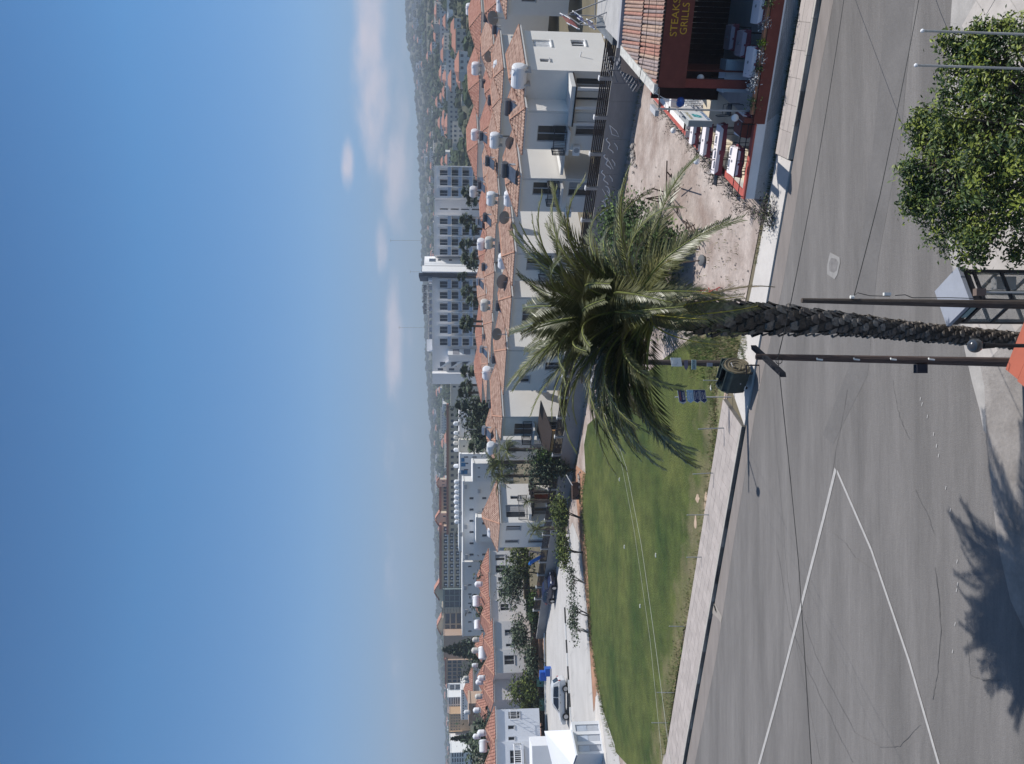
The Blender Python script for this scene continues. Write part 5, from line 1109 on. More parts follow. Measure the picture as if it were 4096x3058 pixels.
def terrace():
    rnd = random.Random(12)
    # chairs
    mbs = {}; base = Thing('terrace_chair', 'black wire chair', 'chair', (0, 0, 0), 'black chairs on the sunlit terrace')
    b = MB(); b.tube([(-.2, .22, .45), (-.21, .25, .86), (-.15, .265, .92), (.15, .265, .92), (.21, .25, .86), (.2, .22, .45)], .014, 5); base.part('back_frame', b, m_blk)
    b = MB(); b.poly([(-.14, .245, .58), (.14, .245, .58), (.14, .262, .84), (-.14, .262, .84)]); base.part('back_panel', b, M('chair_pale_panel', (.62, .60, .60), var=.1))
    b = MB(); b.box((0, 0, .43), (.42, .44, .04)); base.part('seat', b, m_blk)
    for sx in (-1, 1):
        for sy in (-1, 1): b = MB(); b.tube([(.19 * sx, .19 * sy, .44), (.2 * sx, .22 * sy, 0)], .013, 5); base.part('leg', b, m_blk)
        b = MB(); b.tube([(.2 * sx, .2, .64), (.22 * sx, -.15, .64), (.2 * sx, -.2, .44)], .012, 5); base.part('armrest', b, m_blk)
    first = [True]
    def chair(x, y, rz, label, z=.5):
        p = gp(x, y, z); 
        if first[0]: first[0] = False; base.o.location = p; base.o.rotation_euler = (0, 0, rz); base.o['label'] = label
        else: copy_tree(base.o, p, rz, label)
    an = atan2(E1.y, E1.x)
    def table(x, y, L, Wd, label, z=.5, ang=0, cloth=m_cloth, under=m_mar):
        c = gp(x, y, z + .78); ax = Matrix.Rotation(ang, 3, 'Z') @ E1; ay = Matrix.Rotation(ang, 3, 'Z') @ N2; o = c - ax * L / 2 - ay * Wd / 2; T = Thing('dining_table', label, 'table', (c.x, c.y, z), 'tables under white and maroon cloths')
        b = MB(); P = [o, o + ax * L, o + ax * L + ay * Wd, o + ay * Wd]; n = 8
        ring = []; 
        for k in range(4):
            for i in range(n): ring.append(lerp(P[k], P[(k + 1) % 4], i / n))
        cc = c; low = [q + (q - cc).normalized() * (.05 + .03 * sin(i * 2.1)) - V((0, 0, .30 + .02 * cos(i * 1.3))) for i, q in enumerate(ring)]
        for i in range(len(ring)): j = (i + 1) % len(ring); b.poly([ring[i] - V((0, 0, .004)), ring[j] - V((0, 0, .004)), low[j], low[i]])
        b.poly([q - V((0, 0, .004)) for q in ring]); u = T.part('under_cloth', b, under)
        b = MB(); b.poly([q + V((0, 0, .004)) for q in ring])
        for k in range(4):
            q0, q1 = P[k], P[(k + 1) % 4]; t = (q0 + q1) / 2; dr = V((0, 0, -.13)) + (t - cc).normalized() * .03
            b.poly([q0 + V((0, 0, .004)), q1 + V((0, 0, .004)), lerp(q0, q1, .93) + dr, lerp(q0, q1, .07) + dr])
        T.part('top_cloth', b, cloth)
        for sx in (.06, .94):
            for sy in (.1, .9): b = MB(); q = o + ax * L * sx + ay * Wd * sy; b.tube([q - V((0, 0, .05)), V((q.x, q.y, z))], .02, 4); T.part('leg', b, m_blk)
        b = MB(); b.lathe(c + V((0, 0, .004)), [(.05, 0), (.05, .03), (.03, .035), (0, .035)], 8); T2 = single('ashtray', 'small ashtray on the ' + label.split(' ', 1)[1][:48].rsplit(' ', 1)[0], 'ashtray', b, M('dull_metal', (.25, .25, .26)), c)
        return T
    table(2928, 645, 1.0, .85, 'square dining table nearest the street corner of the terrace')
    table(2862, 598, 1.9, .5, 'long dining table with maroon sides in middle of the terrace')
    table(2812, 562, 1.25, .48, 'medium dining table behind the long one on the sunny terrace')
    table(2766, 530, 1.0, .45, 'farthest dining table on the terrace, partly under the sign')
    table(2955, 498, .8, .7, 'small dining table beside the maroon pier')
    table(2993, 250, 1.0, .75, 'sunlit dining table by silver plants under the fascia')
    table(3025, 25, 1.1, .75, 'sunlit dining table with folded cloth at the frame edge')
    for i, (x, y, lb) in enumerate(((2955, 175, 'dim dining table inside behind the lime green plant'), (2910, 150, 'dark dining table deep inside the restaurant'))): table(x, y, .85, .7, lb, cloth=M('shaded_pink_cloth', (.45, .36, .40), rough=.95, var=.05))  # cloth colour darkened to paint in the shadow these inner tables stand in
    n = 0
    for x, y, rz, lb in ((2932, 655, pi, 'black chair at right of the three along the long table'), ):
        pass
    for i, (x, y, lb) in enumerate(((2935, 557, 'black chair at the right end of the long table near side'), (2930, 617, 'black chair at near side of the long table, second from left'), (2926, 657, 'black chair at near side of the long table, left end'), (2868, 553, 'black chair on the near side of the medium table, right one'), (2862, 590, 'black chair on the near side of the medium table, left one'),
                                  (2812, 503, 'black chair under the sign on near side of the farthest table, right'), (2808, 536, 'black chair on near side of the farthest table, left'))): chair(x, y, an + pi, lb)
    for i, (x, y, rz, lb) in enumerate(((2998, 600, an + pi * .95, 'black chair behind the front rails, right of the corner table'), (2988, 650, an + pi, 'black chair behind the front rails at the corner table'), (2905, 720, an - pi / 2, 'black chair left of the corner table by the red coping'), (2880, 330, an + .4, 'black chair in shade beside the chest freezer'), (2860, 375, an + 1.9, 'second black chair in shade in front of the lattice'), (2962, 440, an + pi / 2, 'black chair behind the sign pole next to a small table'))): chair(x, y, rz, lb)
    # plants on the wall
    mS = [M('silver_leaf', (.42, .43, .44), var=.2), M('silver_leaf_dark', (.22, .23, .24), var=.3), M('silver_leaf_white', (.62, .62, .62), var=.1)]
    for (x, y, s, m, lb) in ((3063, 95, .24, mS, 'silver leaved plant in trough nearest the frame edge'), (3048, 172, .17, [LEAFO[2], M('lime_leaf', (.28, .36, .02)), LEAFM[2]], 'lime green plant between two silver plants'), (3042, 225, .26, mS, 'large silver plant in the middle of the trough'), (3020, 315, .25, mS, 'silver plant at left by the shaded terrace'), (3010, 345, .2, mS, 'small silver tuft left of the large silver plants'), (3012, 418, .28, LEAFM, 'leafy green plant at the left end of the trough'), (3078, 12, .3, LEAFM, 'green plant in trough at the upper frame edge'), (3035, 275, .18, LEAFM, 'dark green plant between the silver plants')):
        c = dp(x, y, 29.9 - .43 * ra(y)); b = MB(); crown(b, c, (s, s, s * .8), 16, 16, .045, rnd, .4); single('trough_plant', lb, 'plant', b, m, c - V((0, 0, s)))
    # scrawny hedge outside the rail
    mD = [M('dry_leaf_dark', (.05, .045, .045), var=.3), M('dry_leaf', (.10, .085, .08), var=.3), M('dry_leaf_green', (.07, .09, .04), var=.3)]
    for i in range(15):
        bpos = RP(-.55 - rnd.uniform(0, .35), .4 + i * 1.05); b = MB(); h = rnd.uniform(.5, 1.0); T = Thing('hedge_plant', 'scrawny dark twigged plant outside the terrace rail, number of plants from the street corner: ' + ['one', 'two', 'three', 'four', 'five', 'six', 'seven', 'eight', 'nine', 'ten', 'eleven', 'twelve', 'thirteen', 'fourteen', 'fifteen'][i], 'plant', bpos, 'plants along the terrace rail')
        T.o['label'] = 'scrawny dark twigged plant outside the terrace rail, %s from the street corner' % ['first', 'second', 'third', 'fourth', 'fifth', 'sixth', 'seventh', 'eighth', 'ninth', 'tenth', 'eleventh', 'twelfth', 'thirteenth', 'fourteenth', 'last'][i]
        for k in range(7): d = V((rnd.gauss(0, .3), rnd.gauss(0, .3), h * rnd.uniform(.6, 1))); b.tube([bpos, bpos + d * .5 + V((0, 0, .08)), bpos + d], [.012, .008, .004], 4)
        T.part('twigs', b, m_bark); b = MB(); crown(b, bpos + V((0, 0, h * .6)), (.34, .34, h * .45), 12, 12, .05, rnd, .35); T.part('leaves', b, mD)
    b = MB(); c = gp(3065, 850, .3); crown(b, c, (.7, .5, .32), 30, 20, .06, rnd, .3); single('weeds', 'dark weeds growing against the white street wall corner', 'weeds', b, mD, c - V((0, 0, .3)))
    # things on the flat roof
    def lounger(base, up, side, nrm, col, label):
        T = Thing('sun_lounger', label, 'sun lounger', base, 'loungers leaning on the flat roof'); up = V(up); side = V(side)
        for s in (0, 1): b = MB(); b.tube([V(base) + side * s, V(base) + side * s + up], .03, 5); T.part('side_rail', b, m_fwh)
        for k in range(12): b = MB(); b.obox(V(base) + up * (k / 12 + .02), side, up * .055, V(nrm) * .03); T.part('slat', b, col)
        for s in (0, 1):
            for t in (.2, .8): b = MB(); q = V(base) + side * s + up * t; b.tube([q, q + V(nrm) * .25], .025, 5); T.part('leg', b, m_fwh)
    mr_, mbl = M('faded_red_strap', (.28, .09, .09), var=.15), M('faded_blue_strap', (.07, .08, .22), var=.15)
    a, b_, c = dp(2330, 112, 38), dp(2262, 60, 38.3), dp(2330, 75, 38.8)
    lounger(dp(2318, 118, 37.5), dp(2268, 92, 38.0) - dp(2318, 118, 37.5), (.55, .25, .3), (-.5, -.8, .1), mr_, 'red strapped lounger leaning highest on the flat roof')
    lounger(dp(2350, 100, 37.0), dp(2310, 72, 37.5) - dp(2350, 100, 37.0), (.4, .2, .2), (-.5, -.8, .1), mbl, 'blue strapped lounger below the red one')
    lounger(dp(2382, 118, 36.6), dp(2356, 104, 36.9) - dp(2382, 118, 36.6), (.35, .1, .1), (-.5, -.8, .1), mbl, 'small blue strapped lounger end near the grey stack')
    T = Thing('lounger_stack', 'stack of grey slatted loungers sloping down on the flat roof', 'stack of loungers', dp(2430, 160, 36))
    p0, p1 = dp(2385, 112, 36.5), dp(2450, 182, 35.5)
    for k in range(14):
        b = MB(); q = lerp(p0, p1, k / 14); b.obox(q, (.55, .1, -.05), (p1 - p0) * .05, (0, .1, -.42)); T.part('slat', b, M('grey_plastic', (.25, .27, .29), var=.2))
    T = Thing('pipe_frame', 'rusty grey pipe frame standing on the restaurant flat roof', 'frame', dp(2462, 60, 35.5))
    for s_ in (((2279, 55, 37.6), (2428, -2, 35.6)), ((2311, 98, 37.2), (2464, 35, 35.3)), ((2317, 99, 37.1), (2460, 108, 35.6)), ((2260, 58, 37.8), (2445, 68, 36.5)), ((2382, -5, 37), (2380, 92, 37)), ((2445, 0, 36), (2446, 130, 36)), ((2262, 58, 37.8), (2320, 100, 37.0))):
        b = MB(); b.tube([dp(*s_[0]), dp(*s_[1])], .028, 5); T.part('pipe', b, M('dull_pipe', (.20, .20, .21)))
    # metal staircase with perforated stringer beside the verge
    T = Thing('metal_staircase', 'dark steel staircase with handrails descending beside the restaurant roof', 'staircase', gp(2556, 345, 1.0)); p0, p1 = dp(2480, 228, 41), dp(2556, 340, 41); ms_ = M('grey_steel', (.16, .16, .17), rough=.6)
    b = MB(); b.obox(p0, p1 - p0, (0, 1.0, 0), (0, 0, -.14)); T.part('stringer', b, ms_)
    for k in range(9): b = MB(); q = lerp(p0, p1, (k + .5) / 9); b.obox(q + V((-.1, 0, .02)), (.25, 0, 0), (0, 1.0, 0), (0, 0, .035)); T.part('tread', b, ms_)
    for q in ((2412, 228, 2452, 330), (2430, 228, 2472, 330), (2448, 229, 2500, 336), (2464, 229, 2520, 338)): b = MB(); b.tube([dp(q[0], q[1], 41), dp(q[2], q[3], 41)], .022, 5); T.part('handrail', b, ms_)
    for y in (229, 283, 334): b = MB(); k = (y - 229) / 105; b.tube([dp(2412 + 40 * k, y, 41), dp(2480 + 72 * k, y, 41)], .022, 5); T.part('baluster', b, ms_)
terrace()
# ---------------------------------------------------------------- scrap on the dirt lot
def lot():
    rnd = random.Random(31); rust = M('rusty_metal', (.07, .045, .035), rough=.8, var=.3, scale=8); red = M('red_metal', (.38, .04, .03), rough=.6)
    g = lambda x, y, z=0.0: gp(x, y, z)
    T = Thing('swing_frame', 'rusty metal swing frame with crossed legs on the dirt lot', 'swing frame', g(2650, 780))
    for a, b_ in (((2670, 690, 1.6), (2720, 752, .02)), ((2585, 795, 1.9), (2676, 780, .02)), ((2585, 795, 1.9), (2664, 796, .02)), ((2585, 795, 1.9), (2710, 830, .02)), ((2610, 755, 1.5), (2674, 774, .02)), ((2668, 645, .9), (2664, 790, .02)), ((2685, 697, 1.0), (2700, 770, .3)), ((2710, 826, .02), (2708, 855, .02))):
        m = MB(); m.tube([g(*a), g(*b_)], .035, 5); T.part('pipe', m, rust)
    T = Thing('steel_trestle', 'rusty folded steel trestle lying by the dark bushes', 'trestle', g(2760, 920))
    for a, b_ in (((2730, 880), (2790, 975)), ((2745, 880), (2800, 970)), ((2745, 915), (2778, 900)), ((2750, 925), (2780, 928)), ((2752, 945), (2778, 960)), ((2750, 968), (2780, 935)), ((2745, 890), (2745, 970)), ((2775, 905), (2800, 1000))):
        m = MB(); m.tube([g(a[0], a[1], .25), g(b_[0], b_[1], .25)], .03, 5); T.part('bar', m, rust)
    for a in ((2735, 884), (2790, 970), (2748, 968)): m = MB(); m.tube([g(a[0], a[1], .25), g(a[0], a[1], .0)], .03, 5); T.part('leg', m, rust)
    T = Thing('metal_crate', 'small square frame crate at the end of the trestle', 'crate', g(2752, 968))
    for k in range(4):
        a = [(2742, 958), (2760, 958), (2760, 976), (2742, 976)]; m = MB(); m.tube([g(*a[k], .4), g(*a[(k + 1) % 4], .4)], .025, 4); T.part('bar', m, rust); m = MB(); m.tube([g(*a[k], .4), g(*a[k], .0)], .025, 4); T.part('post', m, rust)
    T = Thing('disc_stand', 'grey metal disc on a short horizontal post at edge of bushes', 'disc stand', g(2808, 1042)); c = g(2806, 1042, .12)
    m = MB(); m.lathe(c, [(0, -.05), (.24, -.05), (.27, -.02), (.27, .02), (.24, .05), (0, .05)], 18, axis=(.0, -.35, 1)); T.part('disc', m, M('grey_disc', (.13, .135, .14), rough=.7), smooth=True); m = MB(); m.tube([c, c + V((0, .9, .75))], .03, 6); T.part('post', m, rust)
    T = Thing('red_rack', 'bright red metal rack lying beside the palm trunk', 'rack', g(2860, 1165))
    for a, b_ in (((2830, 1172), (2880, 1150)), ((2838, 1186), (2882, 1166)), ((2835, 1152), (2840, 1176)), ((2850, 1160), (2856, 1182)), ((2866, 1156), (2872, 1172)), ((2790, 1165), (2830, 1160)), ((2790, 1178), (2832, 1174))):
        m = MB(); m.tube([g(a[0], a[1], .18), g(b_[0], b_[1], .18)], .025, 5); T.part('bar', m, red)
    for a in ((2832, 1172), (2880, 1150), (2838, 1186), (2882, 1166)): m = MB(); m.tube([g(a[0], a[1], .18), g(a[0], a[1], 0)], .025, 5); T.part('leg', m, red)
    for i, (x, y, lb) in enumerate(((2535, 625, 'pale heap of rubble at foot of the graffiti wall'), (2318, 1925, 'heap of dark rubble and stones by the wall foot left of palm'),)):
        c = g(x, y); T = Thing('rubble_heap', lb, 'rubble', c); col = M('rubble', (.35, .32, .29), var=.3, scale=4)
        for k in range(22): m = MB(); s = rnd.uniform(.06, .17); m.ball(c + V((rnd.gauss(0, .45), rnd.gauss(0, .3), s * .5)), (s, s * .8, s * .6), 6, 4, 0, .2, rnd); T.part('stone', m, col)
    c = g(2322, 1960); T = Thing('dumped_furniture', 'dumped dark barrow with pale board at wall foot', 'junk', c)
    m = MB(); m.obox(c + V((-.9, 0, .1)), (1.5, .3, 0), (0, .8, 0), (0, 0, .6)); T.part('barrow', m, rust); m = MB(); m.obox(c + V((.4, -.1, .7)), (.9, .2, .5), (0, .5, 0), (0, 0, .06)); T.part('board', m, m_white)
    m = MB(); m.tube([c + V((-.6, -.1, .15)), c + V((-.6, .05, .15))], .2, 10); T.part('wheel', m, m_blk)
    # slide and shelter by the wall
    c = ST(s_at(2225, 1.6), 1.6, 1.2); T = Thing('play_slide', 'blue slide with pale wooden A frame behind the fence', 'slide', c)
    m = MB(); m.tube([c, c + CU * .2 + V((0, 0, .3)), c + CU * 1.3 + V((0, 0, 1.4)), c + CU * 1.7 + V((0, 0, 1.5))], .2, 8); T.part('chute', m, M('slide_blue', (.03, .16, .48), rough=.4))
    for a, b_ in (((0, -.2, 0), (-1.0, -.2, 1.7)), ((0, 0, 1.7), (-1.0, -.2, 1.7)), ((-.5, -.2, .0), (-1.0, -.2, 1.7)), ((-.2, -.2, .8), (-.8, -.2, .85))):
        m = MB(); m.tube([c + CU * (-a[0] if 0 else a[0]) + V((0, 0, a[2])), c + CU * b_[0] + V((0, 0, b_[2]))], .06, 4); T.part('timber', m, M('pink_timber', (.50, .36, .32), var=.1))
lot()
# ---------------------------------------------------------------- roof tanks, solar heaters, dishes, aerials
def roof_gear():
    def white_tank():
        T = Thing('roof_tank', 'white tank', 'water tank', (0, 0, 0), 'tanks and solar heaters on the roofs'); b = MB()
        b.lathe((-.75, 0, .75), [(0, -.02), (.30, .0), (.46, .06), (.5, .14), (.5, 1.36), (.46, 1.44), (.30, 1.5), (0, 1.52)], 20, axis=(1, 0, 0)); T.part('tank_body', b, m_tank, smooth=False)
        for x in (-.45, .45): b = MB(); b.obox((x - .04, -.4, 0), (.08, 0, 0), (0, .8, 0), (0, 0, .42)); T.part('leg', b, m_frame)
        b = MB(); b.tube([(.55, -.3, .2), (.55, -.3, 1.3), (.2, -.2, 1.32)], .03, 5); T.part('pipe', b, m_fwh); return T
    def round_tank():
        T = Thing('roof_tank', 'round tank', 'water tank', (0, 0, 0), 'tanks and solar heaters on the roofs'); b = MB()
        b.lathe((0, 0, .3), [(0, -.02), (.45, 0), (.52, .1), (.52, .8), (.45, 1.0), (.25, 1.12), (.14, 1.14), (.14, 1.22), (0, 1.22)], 20); T.part('tank_body', b, m_tank, smooth=False)
        b = MB(); b.box((0, 0, 0), (.9, .9, .28)); T.part('stand', b, m_frame); return T
    def solar(m, nm):
        T = Thing('solar_heater', 'solar heater', 'solar heater', (0, 0, 0), 'tanks and solar heaters on the roofs'); b = MB()
        b.lathe((-.7, 0, .95), [(0, 0), (.18, .0), (.2, .02), (.28, .02), (.3, .05), (.3, 1.35), (.28, 1.4), (0, 1.4)], 16, axis=(1, 0, 0)); T.part('tank_body', b, m, smooth=False)
        b = MB(); b.lathe((-.72, 0, .95), [(0, 0), (.14, .0), (.14, .03)], 12, axis=(1, 0, 0)); T.part('end_cap', b, m_fwh)
        b = MB(); b.obox((-.65, -.1, .7), (1.3, 0, 0), (0, -1.3, -.7), (0, -.04, .08)); T.part('solar_panel', b, m_dglass)
        for x in (-.5, .5): b = MB(); b.obox((x, -.15, 0), (.05, 0, 0), (0, .3, 0), (0, 0, .68)); T.part('leg', b, m_frame)
        return T
    def dish():
        T = Thing('satellite_dish', 'dish', 'satellite dish', (0, 0, 0), 'dishes and aerials on the roofs'); b = MB(); prof = [(0, 0), (.2, .012), (.4, .05), (.55, .1), (.6, .13)]
        ax = V((-.35, .6, .5)).normalized(); b.lathe((0, 0, .9), prof, 18, axis=ax); b.lathe(V((0, 0, .9)) - ax * .015, prof, 18, axis=ax); T.part('reflector', b, M('dish_grey', (.27, .26, .25), rough=.6)); b = MB(); b.tube([(0, 0, 0), (0, 0, .9)], .035, 6); T.part('mast', b, m_frame); b = MB(); b.tube([V((0, 0, .85)), V((0, 0, .9)) + ax * .55], .015, 4); T.part('feed_arm', b, m_frame); return T
    P = {'w': white_tank(), 'r': round_tank(), 'd': solar(m_solar, 'd'), 's': solar(m_steel, 's'), 'h': dish()}; used = set()
    KN_ = {'w': 'white roof tank', 'r': 'rounded white roof tank', 'd': 'dark grey solar heater', 's': 'shiny steel solar heater', 'h': 'round satellite dish'}
    an = atan2(CU.y, CU.x) + pi; rnd_g = random.Random(41); ALT = {}
    def put(k, x, y, Y, where, sc=1.0, rz=None):
        sc *= {'d': .74, 's': .8, 'w': .92, 'h': .95, 'r': 1.0}[k]
        p = dp(x, y, Y); off = {'w': .75, 'r': .9, 'd': .95, 's': .95, 'h': .9}[k] * sc; loc = (p.x, p.y, p.z - off); rz = an if rz is None else rz; lb = KN_[k] + ' ' + where
        if k in used:
            o = copy_tree(P[k].o, loc, rz + rnd_g.uniform(-.12, .12), lb, scale=sc * rnd_g.uniform(.93, 1.06))
            for ch in o.children:
                if ch.name.startswith('tank_body') and k in 'wr' and len(used) and rnd_g.random() < .4:
                    ms = ALT.setdefault((ch.data.name, rnd_g.randrange(2)), None)
                    if ms is None:
                        q = len(ALT) % 2; ms = ch.data.copy(); ms.materials.clear(); ms.materials.append(M('aged_tank_%d' % q, ((.60, .57, .52), (.68, .69, .70))[q], rough=.6, var=.12, scale=1.5)); ALT[(ch.data.name, q)] = ms
                    ch.data = ms
        else: used.add(k); P[k].o.location = loc; P[k].o.rotation_euler = (0, 0, rz); P[k].o.scale = (sc,) * 3; P[k].o['label'] = lb
    Y1, Y2, Y3, Y4 = 61, 84, 97, 112
    for a in (('w', 2076, 305, 55.8, 'largest, above the shuttered sunlit wall', 1.15), ('w', 1992, 275, 80, 'second largest, right above the biggest one', 1.15), ('w', 1903, 275, 108, 'on the third roof row above the two big ones', 1.15), ('w', 1899, 540, 106, 'on the far roof row right of hotel corner', 1.0), ('w', 1980, 562, 82, 'with striped stand above the plain return wall', 1.1),
              ('w', 2006, 15, 78, 'cut by the right frame edge', 1.2), ('w', 1878, 38, 116, 'beside the far grey block at right edge', 1.1), ('w', 1893, 768, 108, 'before the hotel recess', 1.0), ('w', 1963, 795, 84, 'close to the roof valley left of the recess', 1.05), ('w', 2034, 795, 64, 'low on the front roof above twin windows', .9),
              ('w', 1925, 978, 100, 'upper of the pair below hotel tower', 1.0), ('w', 1954, 972, 88, 'lower of the pair below hotel tower', 1.0), ('w', 2011, 1045, 70, 'peeking behind the front roof below the tower', 1.0), ('w', 1937, 1222, 92, 'right of the palm crown top', 1.0), ('w', 1948, 1493, 88, 'in front of the hotel end wall', 1.05), ('w', 1962, 1793, 88, 'at the left end of the terracotta rows', 1.1), ('w', 1967, 2125, 91, 'on the detached house back slope', 1.1),
              ('d', 1941, 70, 92, 'at the upper right, left of the frame edge'), ('d', 1975, 118, 84, 'beside the biggest dish'), ('d', 1933, 335, 98, 'behind the second largest tank'), ('d', 1960, 402, 86, 'with aerial in front of white wall'), ('d', 2032, 430, 58.5, 'largest dark one, on the front roof centre', 1.1), ('d', 1925, 545, 98, 'under the far white tank by the hotel'), ('d', 1950, 645, 86, 'right of hotel first bay'), ('d', 2020, 680, 61, 'large on the front row before the bays', 1.1),
              ('d', 1917, 740, 100, 'small, below the hotel right wing'), ('d', 1939, 870, 88, 'below the third hotel bay'), ('d', 2000, 990, 70, 'tilted below the pair of white tanks', 1.0), ('d', 1932, 1068, 98, 'at the foot of the pointed tower slab'), ('d', 1990, 1224, 74, 'touching the palm crown top', 1.0), ('d', 1975, 1435, 82, 'left of the palm crown tip', 1.0), ('d', 1963, 1617, 84, 'in front of the conifers', 1.0),
              ('s', 1909, 885, 110, 'between fan palms below the bays', .9), ('s', 1913, 1127, 104, 'below the rooftop letters', .9), ('s', 1925, 1398, 96, 'above the roof near the stair block', .9), ('s', 1937, 1722, 92, 'left of the conifers', 1.0), ('s', 1946, 2042, 93, 'on the detached house ridge', 1.1),
              ('h', 1975, 72, 82, 'biggest, near the right frame edge', 1.2), ('h', 1956, 228, 86, 'left of the smaller middle roof', 1.0), ('h', 2043, 573, 64, 'low, above the plain return wall', .85), ('h', 2019, 872, 67, 'against a white wall below the bays', 1.0), ('h', 2011, 1128, 70, 'large, right of the palm tip', 1.15), ('h', 1991, 1338, 74, 'left of the palm tip', 1.0)): put(*a)
    for i in range(9): put('r', 1826, 1928 + i * 20, 190, ['first', 'second', 'third', 'fourth', 'fifth', 'sixth', 'seventh', 'eighth', 'last'][i] + ' from the right of the row on the white block', 1.0, 0)
    for i, (y, w) in enumerate(((1800, 'on the pale roof left of the annex'), (1773, 'second on the pale roof left of the annex'), (1751, 'above the pale flat roof, right group first'), (1733, 'above the pale flat roof, right group second'), (1695, 'above the conifers'), (1865, 'right of the white tank row'))): put('r', 1823, y, 205, w, 1.0, 0)
    for a in (('r', 1910, 2338, 122, 'first among left red roofs, by the white parapet', 0.86), ('w', 1905, 2405, 122, 'on the left roofs above the navy car', 1.2), ('w', 1908, 2500, 122, 'on left roofs by grey green tree', 1.1), ('r', 1900, 2560, 130, 'between conifer foot and red roof', 0.73), ('w', 1930, 2612, 118, 'big, on pole stand above the stacked windows', 1.3), ('r', 1898, 2603, 130, 'small ball shaped above the big left tank', .9), ('r', 1897, 2662, 130, 'on thin pipe above the left red roofs', 0.66),
              ('r', 1862, 2712, 150, 'upper of two on the highest left red roof', 0.66), ('r', 1864, 2727, 150, 'lower of two on the highest left red roof', 0.66), ('r', 1922, 2713, 118, 'ball shaped beside its dark wheel end', 0.79), ('r', 1913, 2730, 118, 'ball shaped, left of its twin', 0.79), ('r', 1911, 2787, 118, 'alone right of tan building', 0.76), ('r', 1905, 2842, 118, 'in front of tan building', 0.73), ('r', 1866, 2850, 150, 'in the distance left of the highest roof', 0.79),
              ('r', 1923, 2933, 100, 'large ball shaped by the cypress foot', 0.76), ('r', 1903, 2947, 102, 'upper ball shaped by cypress foot', 0.66), ('w', 1932, 2985, 98, 'tall on its frame left of the cypress', 1.1)): put(*a, rz=.4)
    for i, (x0, x1, y, Y, lb) in enumerate(((1560, 1700, 963, 219, 'thin mast rising into the sky above the hotel bays'), (1640, 1678, 1088, 219, 'short aerial on the dark tower slab'), (1595, 1700, 1311, 219, 'tall thin mast above the left hotel bays'), (1930, 1960, 655, 86, 'television aerial on the back roof before the first bay'), (1862, 1905, 1718, 120, 'thin white pole before the conifers'))):
        a, b_ = dp(x0, y, Y), dp(x1, y, Y); T = Thing('aerial', lb, 'aerial', b_); m = MB(); m.tube([b_, a], .02 + Y * .0001, 4); T.part('mast', m, m_frame)
        m = MB(); m.tube([a - V((.4, 0, .1)), a + V((.4, 0, -.1))], .015 + Y * .0001, 4); T.part('cross_bar', m, m_frame)
roof_gear()
